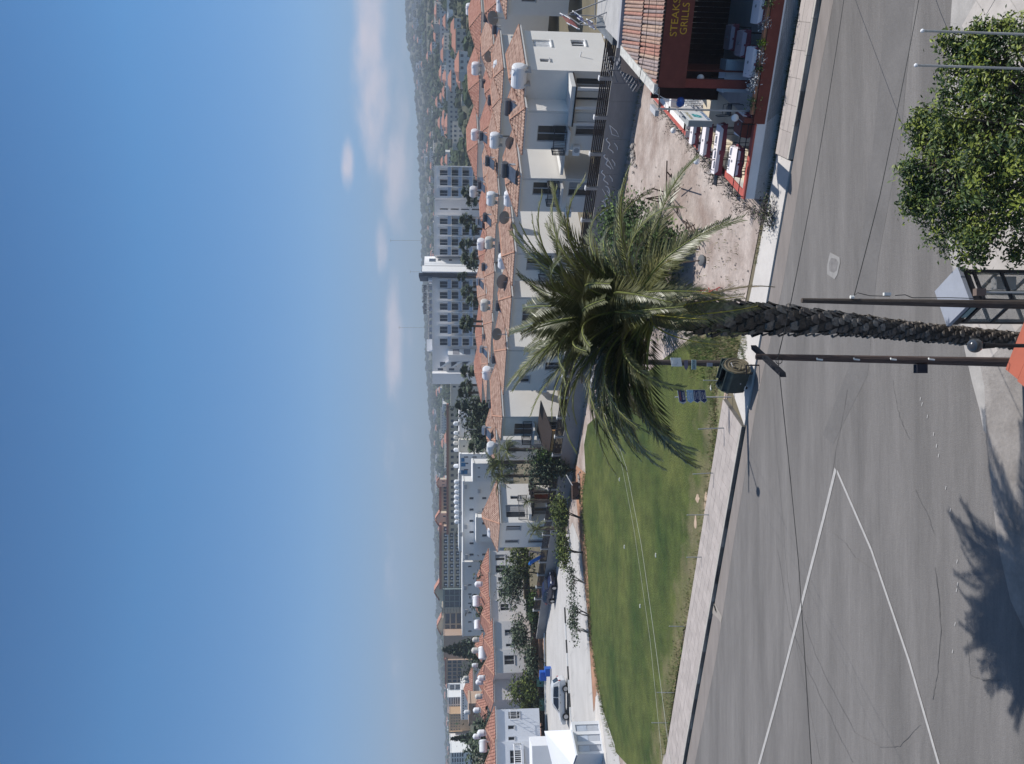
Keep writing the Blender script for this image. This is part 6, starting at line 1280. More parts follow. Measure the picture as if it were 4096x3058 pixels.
# ---------------------------------------------------------------- the big date palm
def big_palm():
    rnd = random.Random(77); Y = 15.9
    pts = [(4130, 1372, .17), (4044, 1361, .155), (3874, 1344, .165), (3681, 1329, .175), (3487, 1307, .19), (3342, 1293, .215), (3200, 1284, .25), (3060, 1276, .28), (2930, 1272, .30), (2800, 1268, .31), (2700, 1262, .30), (2600, 1252, .24), (2560, 1246, .16)]
    P = [dp(x, y, Y) for x, y, r in pts]; P[0].z = -.05; T = Thing('date_palm', 'tall date palm with rough trunk and huge drooping feather crown in front of the road', 'palm', (P[0].x, P[0].y, 0))
    mb = MB(); mb.tube(P, [r for x, y, r in pts], 14); T.part('trunk', mb, M('palm_trunk', (.075, .062, .052), rough=.95, var=.35, scale=9, bump=.02, bscale=25))
    # old leaf bases in rising spirals
    def lbm(w, h, t):
        m = MB(); n = len(m.v)
        for z, ww, d in ((0, w, 0), (h * .55, w * .95, t * .7), (h, w * .6, t)): m.v += [(-ww / 2, d * .45, z), (0, d * .8 + .02, z), (ww / 2, d * .45, z)]
        m.v += [(-w * .28, -.02, h * 1.0), (w * .28, -.02, h * 1.0)]
        m.f += [(0, 1, 4, 3), (1, 2, 5, 4), (3, 4, 7, 6), (4, 5, 8, 7), (6, 7, 8, 10, 9)]; m.mi += [0] * 5; return m
    mats = [M('leaf_base_%d' % i, c, rough=.95, var=.35, scale=12, bump=.008, bscale=40) for i, c in enumerate(((.13, .11, .095), (.085, .072, .06), (.22, .195, .17)))]
    ms = [lbm(.22, .20, .055).mesh('leaf_base', m) for m in mats]; ml = [lbm(.17, .12, .030).mesh('leaf_base', m) for m in mats]
    tot = 0; L = []; 
    for i in range(len(P) - 1): L.append((P[i + 1] - P[i]).length)
    full = sum(L); d = .15; k = 0; extra = MB()
    while d < full - .15:
        q = d; i = 0
        while q > L[i]: q -= L[i]; i += 1
        f = q / L[i]; c = lerp(P[i], P[i + 1], f); r = pts[i][2] * (1 - f) + pts[i + 1][2] * f; big = d > full * .5
        n = 7
        for j in range(n):
            a = 2 * pi * (j + (k % 2) * .5) / n + k * .21 + rnd.uniform(-.12, .12); o = V((cos(a), sin(a), 0)); 
            M4 = frame(c + o * (r * .97) + V((0, 0, rnd.uniform(-.03, .03))), V((0, 0, 1)).cross(o) * -1, o) 
            Mt = Matrix.Translation(c + o * (r * .97) + V((0, 0, rnd.uniform(-.03, .03)))) @ Matrix.Rotation(a - pi / 2, 4, 'Z') @ Matrix.Rotation(-.06 - rnd.uniform(0, .2), 4, 'X') @ Matrix.Scale(rnd.uniform(.85, 1.15) * (r / .27 if big else r / .2), 4)
            if tot < 300 and o.y < .35: T.inst('leaf_base', rnd.choice(ms if big else ml), Mt); tot += 1
        d += .135 if big else .085; k += 1
    top = P[-1]
    F = []
    for L_, dr in ((3.3, 1.3), (3.5, 1.7), (3.3, 2.0), (3.2, 2.2), (3.1, .9), (3.5, 1.4)): F.append(frond_mesh('frond', L_, dr, 76, .58, .020, FR, rnd, .3))
    DRY = [M('dry_frond', (.33, .24, .14), rough=.9, var=.2), M('dry_rachis', (.36, .29, .18)), M('dry_frond_light', (.42, .33, .22))]
    FD = frond_mesh('frond', 2.0, .5, 40, .35, .012, DRY, rnd, .2)
    YL = [M('frond_yellow_green', (.19, .18, .06), rough=.45, var=.25, spec=.6), M('rachis_yellow', (.40, .34, .06)), M('frond_yellow', (.30, .27, .11), rough=.5, var=.2)]
    FY = [frond_mesh('frond', 2.7, 1.9, 58, .56, .016, YL, rnd, .25), frond_mesh('frond', 2.9, 1.5, 58, .56, .016, YL, rnd, .25)]
    def put(a, e, m, s=1.0, roll=0, off=.0):
        T.inst('frond', m, Matrix.Translation(top + V((cos(a) * .12, sin(a) * .12, off))) @ Matrix.Rotation(a, 4, 'Z') @ Matrix.Rotation(-e, 4, 'Y') @ Matrix.Rotation(roll, 4, 'X') @ Matrix.Scale(s, 4))
    n = 108
    for i in range(n):
        t = (i + .5) / n; e = 1.45 - 1.15 * t + rnd.uniform(-.12, .12); a = i * 2.39996 + rnd.uniform(-.25, .25)
        right = cos(a) > .3; near = sin(a) < -.2
        if right and e < 1.0 and i % 3: continue
        if near and e < .8 and cos(a) > -.5 and i % 3: continue
        if sin(a) < .1 and -.85 < cos(a) < -.1 and e < .75: continue
        put(a, e, rnd.choice((F[0], F[4], F[1], F[4]) if e > 1.05 else (F[:4] if e > .7 else (F[0], F[1], F[4], F[5]))), rnd.uniform(.82, 1.04), rnd.uniform(-.6, .6), -.3 * t)
    for a, e, s in ((pi + .25, .62, 1.0), (pi - .2, .42, 1.05), (pi + .3, .75, 1.0), (pi - .5, .5, 1.02), (pi - .8, .4, 1.0), (pi - .65, .75, 1.0), (pi - 1.0, .9, 1.0), (pi + .05, .28, 1.02), (pi - .35, .68, 1.0), (pi - .1, .8, 1.0), (pi + .4, .85, .98)): put(a, e, rnd.choice((F[0], F[5], F[1])), s, rnd.uniform(-.3, .3), -.15)
    for k in range(9): put(rnd.uniform(1.6, 5.0), rnd.uniform(1.15, 1.5), F[4], rnd.uniform(.9, 1.12), 0, .0)
    for k in range(12): put(pi + rnd.uniform(-1.0, .35), rnd.uniform(.25, .95), rnd.choice((F[0], F[1], F[5])), rnd.uniform(.85, 1.02), rnd.uniform(-.4, .4), rnd.uniform(-.3, 0))
    for a, e, s in ((.15, .45, 1.0), (-.05, .05, 1.05)): put(a, e, F[4], s, 0, -.1)
    for a, e in ((-1.95, .35), (-1.7, .45), (-1.6, .0), (-1.75, -.15), (-1.3, .3), (-1.2, .6)): put(a, e, rnd.choice(FY), .85, rnd.uniform(-.3, .3), -.2)
    put(-.35, -1.15, FD, 1.0, 0, -.75); put(-2.75, -.95, F[4], .45, 0, -.9); put(-2.9, -1.15, FD, .7, 0, -.9)
big_palm()

# second palm whose crown only shows by its shadow stands off the frame to the right of the booth
# ---------------------------------------------------------------- poles, wires, near furniture
m_wood = M('weathered_pole_wood', (.085, .068, .058), rough=.9, var=.3, scale=5, stretch=(6, 6, .6), bump=.004, bscale=30)
m_wire = M('cable', (.03, .03, .03), rough=.7, var=.05)
m_insul = M('white_insulator', (.75, .75, .72), rough=.3)
def poles():
    # right pole
    t, b = dp(3207, 1203, 13.2), dp(4200, 1226, 13.2); b = V((b.x, 13.2, 0)); T = Thing('utility_pole', 'bare wooden pole in front of the phone booth, without crossarm', 'pole', b)
    mb = MB(); mb.tube([b, lerp(b, t, .5), t], [.10, .07, .042], 10); T.part('shaft', mb, m_wood)
    q = dp(3415, 1189, 13.15); mb = MB(); mb.tube([q, q + V((0, 0, .06))], .03, 6); T.part('insulator', mb, m_insul); q = dp(3565, 1183, 13.1); mb = MB(); mb.obox(q, (.05, 0, 0), (0, .05, 0), (0, 0, .12)); T.part('junction_box', mb, m_insul)
    q2 = dp(3560, 1186, 13.1); mb = MB(); mb.tube([dp(3415, 1187, 13.15), dp(3430, 1172, 13.1), dp(3480, 1184, 13.1), q2], .007, 4); mb2 = T.part('cable', mb, m_wire)
    mb = MB(); mb.tube([dp(3580, 1183, 13.05), dp(3620, 1180, 13.0), dp(3650, 1192, 13.05), dp(3800, 1192, 13.05), dp(4090, 1200, 13)], .007, 4); T.part('cable', mb, m_wire)
    mb = MB(); q = dp(3945, 1183, 13.0); mb.obox(q - V((0, 0, .0)), (.12, 0, 0), (0, .1, 0), (0, 0, .17)); T.part('fuse_box', mb, M('box_brown', (.16, .12, .10))); mb = MB(); mb.tube([q + V((.06, .05, 0)), V((q.x + .06, q.y + .05, .1))], .018, 5); T.part('conduit', mb, M('conduit_grey', (.35, .36, .36)))
    # middle pole with crossarm
    t, b = dp(3025, 1428, 14.2), dp(4150, 1457, 14.2); b = V((b.x, 14.2, 0)); T = Thing('utility_pole', 'wooden pole with slanted crossarm and four white pegs beside the trunk of the date palm', 'pole', b)
    mb = MB(); mb.tube([b, lerp(b, t, .5), t], [.105, .078, .055], 10); T.part('shaft', mb, M('reddish_pole_wood', (.10, .07, .06), rough=.9, var=.3, scale=5, stretch=(6, 6, .6)))
    a0, a1 = dp(3016, 1390, 14.6), dp(3134, 1500, 13.4); mb = MB(); mb.obox(a0 - V((.04, 0, .05)), a1 - a0, (.08, .03, 0), (0, 0, .1)); T.part('crossarm', mb, M('dark_arm', (.03, .03, .035)))
    for k, x in enumerate((3268, 3416, 3563, 3715)):
        q = dp(x, 1434, 14.08); mb = MB(); mb.tube([q, q + V((-.02, -.04, .02)), q + V((-.03, -.05, -.08))], .015, 5); T.part('peg', mb, m_insul)
    q = dp(3690, 1467, 14.1); mb = MB(); mb.obox(q - V((.12, 0, .1)), (.16, 0, 0), (0, .12, 0), (0, 0, .2)); T.part('terminal_box', mb, M('dark_box', (.03, .03, .04)))
    mb = MB(); c = dp(3116, 1432, 14.1); mb.tube([c + V((.06 * cos(a) - .05, 0, .06 * sin(a))) for a in [k * .7 for k in range(9)]], .007, 4); T.part('cable_loop', mb, m_wire)
    # sign pole across the road
    b = gp(2984, 1456); t = V((b.x + .1, b.y, 7.0)); T = Thing('utility_pole', 'dark wooden pole at the kerb across the road with doctor sign and paper poster', 'pole', b)
    mb = MB(); mb.tube([b - V((0, 0, .1)), lerp(b, t, .5), t], [.14, .115, .085], 10); T.part('shaft', mb, m_wood)
    mb = MB(); mb.obox(t - V((.9, .04, .35)), (1.8, 0, 0), (0, .08, 0), (0, 0, .09)); T.part('crossarm', mb, m_wood)
    mb = MB(); mb.tube([V((t.x, t.y, 6.0)), V((t.x - .8, t.y - .9, 6.5))], .03, 5); T.part('lamp_arm', mb, m_frame); mb = MB(); mb.lathe(V((t.x - .9, t.y - 1.0, 6.5)), [(0, .06), (.12, .05), (.2, -.02), (.14, -.1), (0, -.12)], 10); T.part('lamp_head', mb, m_frame)
    z = lambda x: dp(x, 1456, b.y - .16).z; X = lambda y: dp(2800, y, b.y - .16).x; f = b.y - .17
    def plate(nm, x0, x1, y0, y1, m, sh=0, th=.02, par=None):
        mb = MB(); P = [V((X(y1), f, z(x1 + sh))), V((X(y0), f, z(x1 - sh))), V((X(y0), f, z(x0 - sh))), V((X(y1), f, z(x0 + sh)))]
        mb.obox(P[0], P[1] - P[0], P[3] - P[0], (0, th, 0)); return T.part(nm, mb, m, par)
    p = plate('paper_poster', 2684, 2726, 1432, 1467, M('paper_white', (.70, .71, .68)), 3); mb = MB(); mb.tube([V((X(1450), f - .01, z(2700))) + V((.12 * cos(k * .7), 0, .1 * sin(k * .7))) for k in range(8)], .006, 4); T.part('poster_print', mb, M('faint_print', (.45, .46, .46)), p)
    pl = plate('street_plate', 2766, 2785, 1440, 1479, M('pale_teal', (.36, .47, .47), rough=.5)); me = text('DOCTOR', .15, .002); me.materials.append(M('dark_print', (.06, .09, .10))); xs = [v.co.x for v in me.vertices]
    T.inst('lettering', me, frame(V(((X(1440) + X(1479)) / 2, f - .01, (z(2766) + z(2785)) / 2)), (1, 0, 0), (0, 0, 1)) @ Matrix.Diagonal((.33 / (max(xs) - min(xs)), 1, 1, 1)), pl)
    mb = MB(); zz = z(2745); mb.v += [(X(1442), f, zz - .07), (X(1442), f, zz + .09), (X(1470), f, zz + .09), (X(1484), f, zz + .01), (X(1470), f, zz - .07)]; mb.f.append((0, 1, 2, 3, 4)); mb.mi.append(0); T.part('arrow_plate', mb, M('purple_grey_plate', (.17, .15, .20)))
    plate('notice', 2828, 2850, 1452, 1467, M('grey_notice', (.30, .30, .34))); plate('notice', 2886, 2930, 1446, 1458, M('torn_notice', (.55, .55, .53), var=.4, scale=20), th=.01)
    T2 = Thing('kerb_barrier', 'low dark metal bar between the doctor pole and the dumpster', 'barrier', gp(2990, 1462)); mb = MB(); mb.tube([gp(2986, 1462, .5), gp(2986, 1500, .5)], .03, 5); T2.part('rail', mb, m_blk); mb = MB(); mb.tube([gp(2986, 1462, .5), gp(2986, 1462, .5) - V((0, 0, .5))], .03, 5); T2.part('post', mb, m_blk)
    # wires
    def wire(nm, lb, pts, r=.009, m=None):
        mb = MB(); P = []
        for a, b_ in zip(pts, pts[1:]):
            for k in range(12): s = k / 12; P.append(lerp(a, b_, s) - V((0, 0, 4 * s * (1 - s) * (a - b_).length ** 2 * .00025)))
        P.append(V(pts[-1])); mb.tube(P, r, 4); single(nm, lb, 'cable', mb, m or m_wire, pts[0])
    wire('overhead_cable', 'thin dark cable from crossarm pole rightwards across the far lane', [dp(3110, 1440, 14.0), dp(3163, 1213, 15.5), dp(3262, 700, 18.5), dp(3376, -5, 23), dp(3440, -500, 27)], .008)
    wire('overhead_cable', 'thin dark cable from bare pole rightwards across the near lane', [dp(3415, 1189, 13.15), dp(3520, 780, 15), dp(3676, -5, 19), dp(3760, -500, 22)], .008)
    wire('overhead_cable', 'thin dark cable from crossarm pole leftwards over the road marking', [dp(3112, 1440, 14.0), dp(3150, 1800, 13.6), dp(3194, 2250, 13), dp(3246, 3060, 12), dp(3270, 3500, 11.5)], .007)
    mpw = M('pale_cable', (.40, .41, .38), var=.02)
    wire('overhead_cable', 'upper of two pale cables crossing the lawn from behind the palm', [t - V((.8, 0, .3)), dp(2482, 1835, 27), dp(2536, 2120, 24), dp(2600, 2560, 21), dp(2650, 3060, 18)], .0032, mpw)
    wire('overhead_cable', 'lower of two pale cables crossing the lawn from behind the palm', [t - V((-.8, 0, .3)), dp(2505, 1870, 26), dp(2565, 2180, 23), dp(2612, 2510, 20), dp(2684, 3060, 16.5)], .0045, mpw)
    wire('overhead_cable', 'cable ending in the bushes left of restaurant roof over the dirt lot', [dp(2555, 330, 30), dp(2580, 200, 29), dp(2600, -20, 28)], .012)
    wire('overhead_cable', 'second cable just above the restaurant tile roof', [dp(2615, 300, 28.6), dp(2622, 100, 28), dp(2628, -60, 27.5)], .008)
    # steel posts along the lawn verge
    for i, (x0, x1, y0, y1, lb) in enumerate(((2795, 2908, 1717, 1712, 'nearest the signs'), (2773, 2865, 1897, 1892, 'second left of the signs'), (2749, 2847, 2061, 2060, 'third, by the bare soil streaks'), (2748, 2818, 2230, 2229, 'fourth, in the grass'), (2678, 2738, 2506, 2507, 'fifth along the verge'), (2629, 2700, 2771, 2772, 'sixth along the verge'), (2608, 2672, 2892, 2893, 'last at left'), (2815, 2940, 1522, 1524, 'thin, behind the dumpster'))):
        b = gp(x1, y1); tt = dp(x0, y0, b.y); mb = MB(); mb.tube([b - V((0, 0, .1)), tt], .022 if i else .03, 6); mb.ball(tt, .03, 6, 4); single('verge_post', 'thin grey steel post on the lawn verge, ' + lb, 'post', mb, M('galv_post', (.30, .31, .30), var=.2), b, 'steel posts on the lawn verge')
    # vertical metal masts at right
    for x, y, lb in ((3690, 124, 'slim silver mast at right in front of tree, nearer the frame edge'), (3664, 262, 'slim silver mast in front of the tree, left one of two')):
        tt = dp(x, y, 12.2); b = V((tt.x, 12.2, 0)); mb = MB(); mb.tube([b, tt], [.024, .02], 8); T = Thing('mast', lb, 'mast', b); T.part('tube', mb, M('silver_mast', (.50, .52, .53), rough=.35, metal=.5)); mb = MB(); mb.ball(tt, .032, 8, 5); T.part('cap', mb, m_fwh)
poles()
def signs():
    b = gp(2925, 1589); T = Thing('direction_sign', 'post with four blue arrow shaped direction signs on the lawn edge', 'sign', b); Y = b.y
    mb = MB(); mb.tube([b, V((b.x, b.y, dp(2700, 1589, Y).z))], .025, 8); T.part('post', mb, m_frame)
    X = lambda y: dp(2800, y, Y - .06).x; Zf = lambda x: dp(x, 1589, Y - .06).z
    nav, lb_, tq = M('navy_sign', (.012, .03, .11), rough=.45), M('light_blue_sign', (.25, .42, .58), rough=.45), M('sign_border', (.60, .62, .62), rough=.5)
    for k, (x0, x1, sh, m, lines) in enumerate(((2713, 2742, 5, nav, (('ΠΑΡΑΛΙΑ', .73, M('orange_print', (.48, .16, .08))), ('BEACH', .3, None))), (2747, 2773, 3, lb_, (('SIRENA BAY', .72, None), ('HOTEL', .35, None))), (2773, 2799, 4, nav, (('BLE CORNS', .8, None), ('HOTEL', .5, None), ('APTS LTD', .2, None))), (2799, 2824, 6, nav, (('LA COSTA', .8, None), ('BEACH', .5, None), ('RESORT', .2, None))))):
        xr, xl = X(1560), X(1618 if k == 0 else 1613); L = xr - xl; h = Zf(x0) - Zf(x1); o = V((xl, Y - .06 - k * .004, Zf(x1 + sh))); ax = V((L, -.05, Zf(x1 - sh) - Zf(x1 + sh))); u = ax.normalized(); up = V((0, 0, 1)); tip = .15
        def arrow(g, y, a0, a1, inset=0): 
            P = [o + ax * a0 + up * (h * .5), o + ax * (a0 + tip) + up * (inset), o + ax * a1 + up * inset, o + ax * a1 + up * (h - inset), o + ax * (a0 + tip) + up * (h - inset)]
            n = len(g.v); g.v += [tuple(p + V((0, y, 0))) for p in P] + [tuple(p + V((0, y + .012, 0))) for p in P]; g.f += [(n, n + 1, n + 2, n + 3, n + 4), (n + 9, n + 8, n + 7, n + 6, n + 5)] + [(n + i, n + 5 + i, n + 5 + (i + 1) % 5, n + (i + 1) % 5) for i in range(5)]; g.mi += [0] * 7
        g = MB(); arrow(g, 0, 0, 1); pn = T.part('arrow_board', g, tq); g = MB(); arrow(g, -.013, .035, .975, h * .06); T.part('panel', g, m, pn)
        if k == 0:
            g = MB(); g.poly([o + ax * q[0] + up * (h * q[1]) + V((0, -.016, 0)) for q in ((.06, .5), (.16, .12), (.2, .12), (.12, .5), (.2, .88), (.16, .88))]); T.part('chevron', g, tq, pn)
        for s_, v, c in lines:
            me = text(s_, h / (len(lines) + .35), .001); me.materials.append(c or M('white_print', (.75, .75, .73))); xs = [q.co.x for q in me.vertices]; wd = (.66 if len(s_) > 6 else .5) * L
            T.inst('lettering', me, frame(o + ax * .57 + up * (h * (v - .02 if len(lines) > 2 else v)) + V((0, -.019, 0)), u, (0, 0, 1)) @ Matrix.Diagonal((wd / (max(xs) - min(xs)), .8, 1, 1)), pn)
signs()
def dumpster():
    # rounded steel bin lying along the kerb, dark tub with an open throat, dented tan end
    c = gp(3022, 1552); m_g = M('dark_green_steel', (.035, .048, .043), rough=.55, var=.25, scale=3, bump=.004, bscale=8); m_t = M('dusty_tan_steel', (.30, .25, .16), rough=.8, var=.3, scale=5, col2=(.14, .12, .08), bump=.01, bscale=10)
    T = Thing('dumpster', 'dark green steel dumpster with open throat and dented tan end on the pavement edge', 'dumpster', V((c.x, c.y, .13)))
    ax = V((-.74, .67, 0)).normalized(); ay = V((-ax.y, ax.x, 0)); ay = ay if ay.y > 0 else -ay; o = V((c.x + .12, c.y + .12, .13)) - ax * .55
    L, D, H = 1.02, .95, 1.15
    prof = [(0.05, .18), (.0, .55), (.02, .82), (.18, 1.02), (.38, H), (.60, H), (.80, 1.02), (.96, .82), (.98, .55), (.93, .18), (.75, .08), (.23, .08)]
    n = len(prof)
    mb = MB(); R = [[o + ax * (L * s) + ay * (p[0] * D) + V((0, 0, p[1])) for p in prof] for s in (0, 1)]
    for i in range(n):
        j = (i + 1) % n
        if i in (3, 4, 5): continue                                   # open throat
        mb.poly([R[0][i], R[0][j], R[1][j], R[1][i]])
    mb.poly(R[1][::-1]); 
    T.part('tub', mb, m_g)
    mb = MB(); q = [lerp(p, o + ax * (L * .5) + ay * D * .5 + V((0, 0, .5)), .08) for p in R[0]]; q2 = [lerp(p, o + ax * (L * .5) + ay * D * .5 + V((0, 0, .5)), .08) for p in R[1]]
    for i in range(n):
        if i in (3, 4, 5): continue
        j = (i + 1) % n; mb.poly([q[i], q2[i], q2[j], q[j]])
    T.part('inner_wall', mb, M('bin_inside', (.03, .03, .028), rough=.9))
    mb = MB(); mb.poly([p - ax * .01 for p in R[0]]); mb.poly([p + ax * .02 for p in R[0]]); e = T.part('end_panel', mb, m_t)
    cc = o - ax * .03 + ay * D * .5 + V((0, 0, .6))
    for k, (r, w) in enumerate(((.44, .022), (.30, .016), (.17, .014))):
        mb = MB(); mb.tube([cc + ay * (r * cos(t)) + V((0, 0, r * 1.02 * sin(t))) for t in [i * 2 * pi / 22 for i in range(23)]], w, 5); T.part('pressed_ring', mb, m_t, e)
    mb = MB()
    rr = random.Random(4)
    for k in range(5): mb = MB(); p = cc + ay * rr.uniform(-.3, .3) + V((0, 0, rr.uniform(-.3, .35))); mb.ball(p, (.05, .09, .07), 8, 5, 0, .2, rr); T.part('dent', mb, m_t, e)
    for s in (0, 1):
        mb = MB(); mb.tube([p for p in (R[s][2], R[s][3], R[s][4], R[s][5], R[s][6], R[s][7])], .035, 6); T.part('rim', mb, m_g)
    mb = MB(); mb.tube([R[0][3] + V((0, 0, .02)), R[1][3] + V((0, 0, .02))], .03, 6); T.part('front_lip', mb, m_g); mb = MB(); mb.tube([R[0][6], R[1][6]], .03, 6); T.part('rear_lip', mb, m_g)
    mb = MB(); mb.obox(R[1][7] - V((0, 0, .1)), R[0][7] - R[1][7], ay * .05, (0, 0, .35)); T.part('tilted_lid', mb, m_g)
    for s in (0, 1):
        for a in (.2, .8): mb = MB(); p = o + ax * (L * (.12 + .76 * s)) + ay * D * a; mb.tube([p + ax * .03 + V((0, 0, .06)), p - ax * .03 + V((0, 0, .06))], .06, 10); T.part('wheel', mb, m_blk)
    for s in (-.03, 1.03): mb = MB(); p = o + ax * (L * s) + ay * D * .5 + V((0, 0, .8)); mb.tube([p + ay * -.12, p + ax * (.05 if s > 0 else -.05) + ay * -.12, p + ax * (.05 if s > 0 else -.05) + ay * .12, p + ay * .12], .014, 5); T.part('handle', mb, m_frame)
    mb = MB(); p = o + ax * L * .5 - ay * .0 + V((0, -.03, .45)); mb.lathe(p, [(0, 0), (.03, 0), (.025, .02), (0, .02)], 8, axis=(0, -1, 0)); T.part('bolt', mb, m_frame); mb = MB(); p = o + ax * L * .62 + V((0, -.03, .2)); mb.obox(p, ax * .2, (0, -.01, 0), (0, 0, .035)); T.part('reflector', mb, m_insul)
dumpster()
def booth():
    z = 2.35; A, B, C_, D = [gp(x, y, z) for x, y in ((3825, 1091), (3753, 1174), (3793, 1291), (3863, 1194))]
    c = (A + B + C_ + D) / 4; T = Thing('phone_booth', 'dark framed glass telephone booth with flat grey roof on the near pavement', 'booth', (c.x, c.y, .1)); m_d = M('booth_frame', (.02, .022, .028), rough=.45, var=.1)
    u = ((A - D) + (B - C_)).normalized(); v = (C_ - D); v = (v - u * v.dot(u)).normalized(); S = .74; D0 = c - u * S / 2 - v * S / 2; P = [D0, D0 + u * S, D0 + u * S + v * S, D0 + v * S]
    for p in P: p.z = 0
    mb = MB(); mb.obox(P[0] - u * .04 - v * .04 + V((0, 0, z - .08)), u * (S + .08), v * (S + .08), (0, 0, .08)); T.part('roof', mb, M('booth_roof', (.30, .32, .37), rough=.5, var=.08))
    mb = MB(); mb.obox(P[0] - u * .02 - v * .02 + V((0, 0, z - .22)), u * (S + .04), v * (S + .04), (0, 0, .137)); T.part('header', mb, m_d)
    for p in P: mb = MB(); mb.box((p.x + (c.x - p.x) * .08, p.y + (c.y - p.y) * .08, .1), (.07, .07, z - .32), atan2(u.y, u.x)); T.part('corner_post', mb, m_d)
    gl = M('booth_glass', (.55, .55, .50), rough=.08, alpha=.22)
    for k in range(4):
        a, b = P[k], P[(k + 1) % 4]; d = (b - a).normalized(); n = d.cross(V((0, 0, 1)))
        for zz in (.12, .75, 1.45, 2.0): mb = MB(); mb.obox(a + d * .05 + V((0, 0, zz)) - n * .02, d * (S - .1), n * .04, (0, 0, .06)); T.part('rail', mb, m_d)
        mb = MB(); mb.obox(a + d * .07 + V((0, 0, .2)), d * (S - .14), n * .006, (0, 0, 1.8)); T.part('glass', mb, gl)
    mb = MB(); q = P[1] + (c - P[1]) * .5; mb.obox(V((q.x - .1, q.y, 1.1)), (.24, 0, 0), (0, .16, 0), (0, 0, .4)); T.part('telephone', mb, m_frame)
    mb = MB(); mb.obox(P[0] - u * .03 + V((0, 0, 2.135)) - v * .03, v * .5, -u * .012, (0, 0, .10)); T.part('label_strip', mb, M('booth_label', (.35, .45, .42)))
booth()
def near_wall():
    # red capped corner of the hotel's own garden wall, below the camera
    m_cap = M('red_cap', (.42, .12, .075), rough=.8, var=.08); m_t = M('grey_block', (.34, .345, .34), rough=.8, var=.08)
    z = 2.6; p = [gp(4170, 1150, z), gp(4012, 1475, z), gp(4046, 1500, z), gp(4230, 1170, z)]
    p = [gp(4120, 1228, z), gp(4018, 1470, z), gp(4030, 1510, z), gp(4140, 1270, z)]
    T = Thing('garden_wall', 'red capped grey block wall corner at the bottom beside the globe lamp', 'wall', (p[1].x, p[1].y, 0))
    a, b = gp(4125, 1215, z), gp(4022, 1478, z); d = (b - a).normalized(); n = V((d.y, -d.x, 0)); n = n if n.y < 0 else -n
    mb = MB(); mb.obox(a - V((0, 0, .1)), b - a, n * .34, (0, 0, .1)); T.part('cap', mb, m_cap); L = (b - a).length
    mb = MB(); e = b + n * .34; mb.obox(b - V((0, 0, .1)) + d * .003 , d * .003, n * 1.6, (0, 0, .1)); 
    for k in range(8):
        for j in range(6): mb = MB(); mb.obox(a + n * .04 + d * (k * L / 8) + V((0, 0, -.1 - (j + 1) * .3 + .0)), d * (L / 8 - .012), n * .26, (0, 0, .288)); T.part('block', mb, m_t)
    f = b + n * .36; 
    for k in range(4):
        for j in range(6): mb = MB(); mb.obox(b - d * .26 + n * (.36 + k * .4) + V((0, 0, -.1 - (j + 1) * .3)), n * .388, d * .25, (0, 0, .288)); T.part('block', mb, m_t)
    mb = MB(); mb.obox(b - d * .30 + n * .345 - V((0, 0, .1)), n * 1.6, d * .33, (0, 0, .1)); T.part('cap', mb, m_cap)
    c = dp(3900, 1383, 11.2); G = Thing('globe_lamp', 'dark smoked glass globe lamp on a black post by the palm trunk', 'lamp', (c.x, c.y, 0)); mb = MB(); mb.ball(c, .105, 20, 12); G.part('globe', mb, M('smoked_glass', (.045, .048, .055), rough=.12, spec=.8), smooth=True)
    mb = MB(); mb.tube([c - V((0, 0, .09)), V((c.x, c.y, 0))], .028, 8); G.part('post', mb, m_blk); mb = MB(); mb.tube([c - V((0, 0, .12)), c - V((0, 0, .3))], [.05, .035], 8); G.part('collar', mb, m_blk)
near_wall()
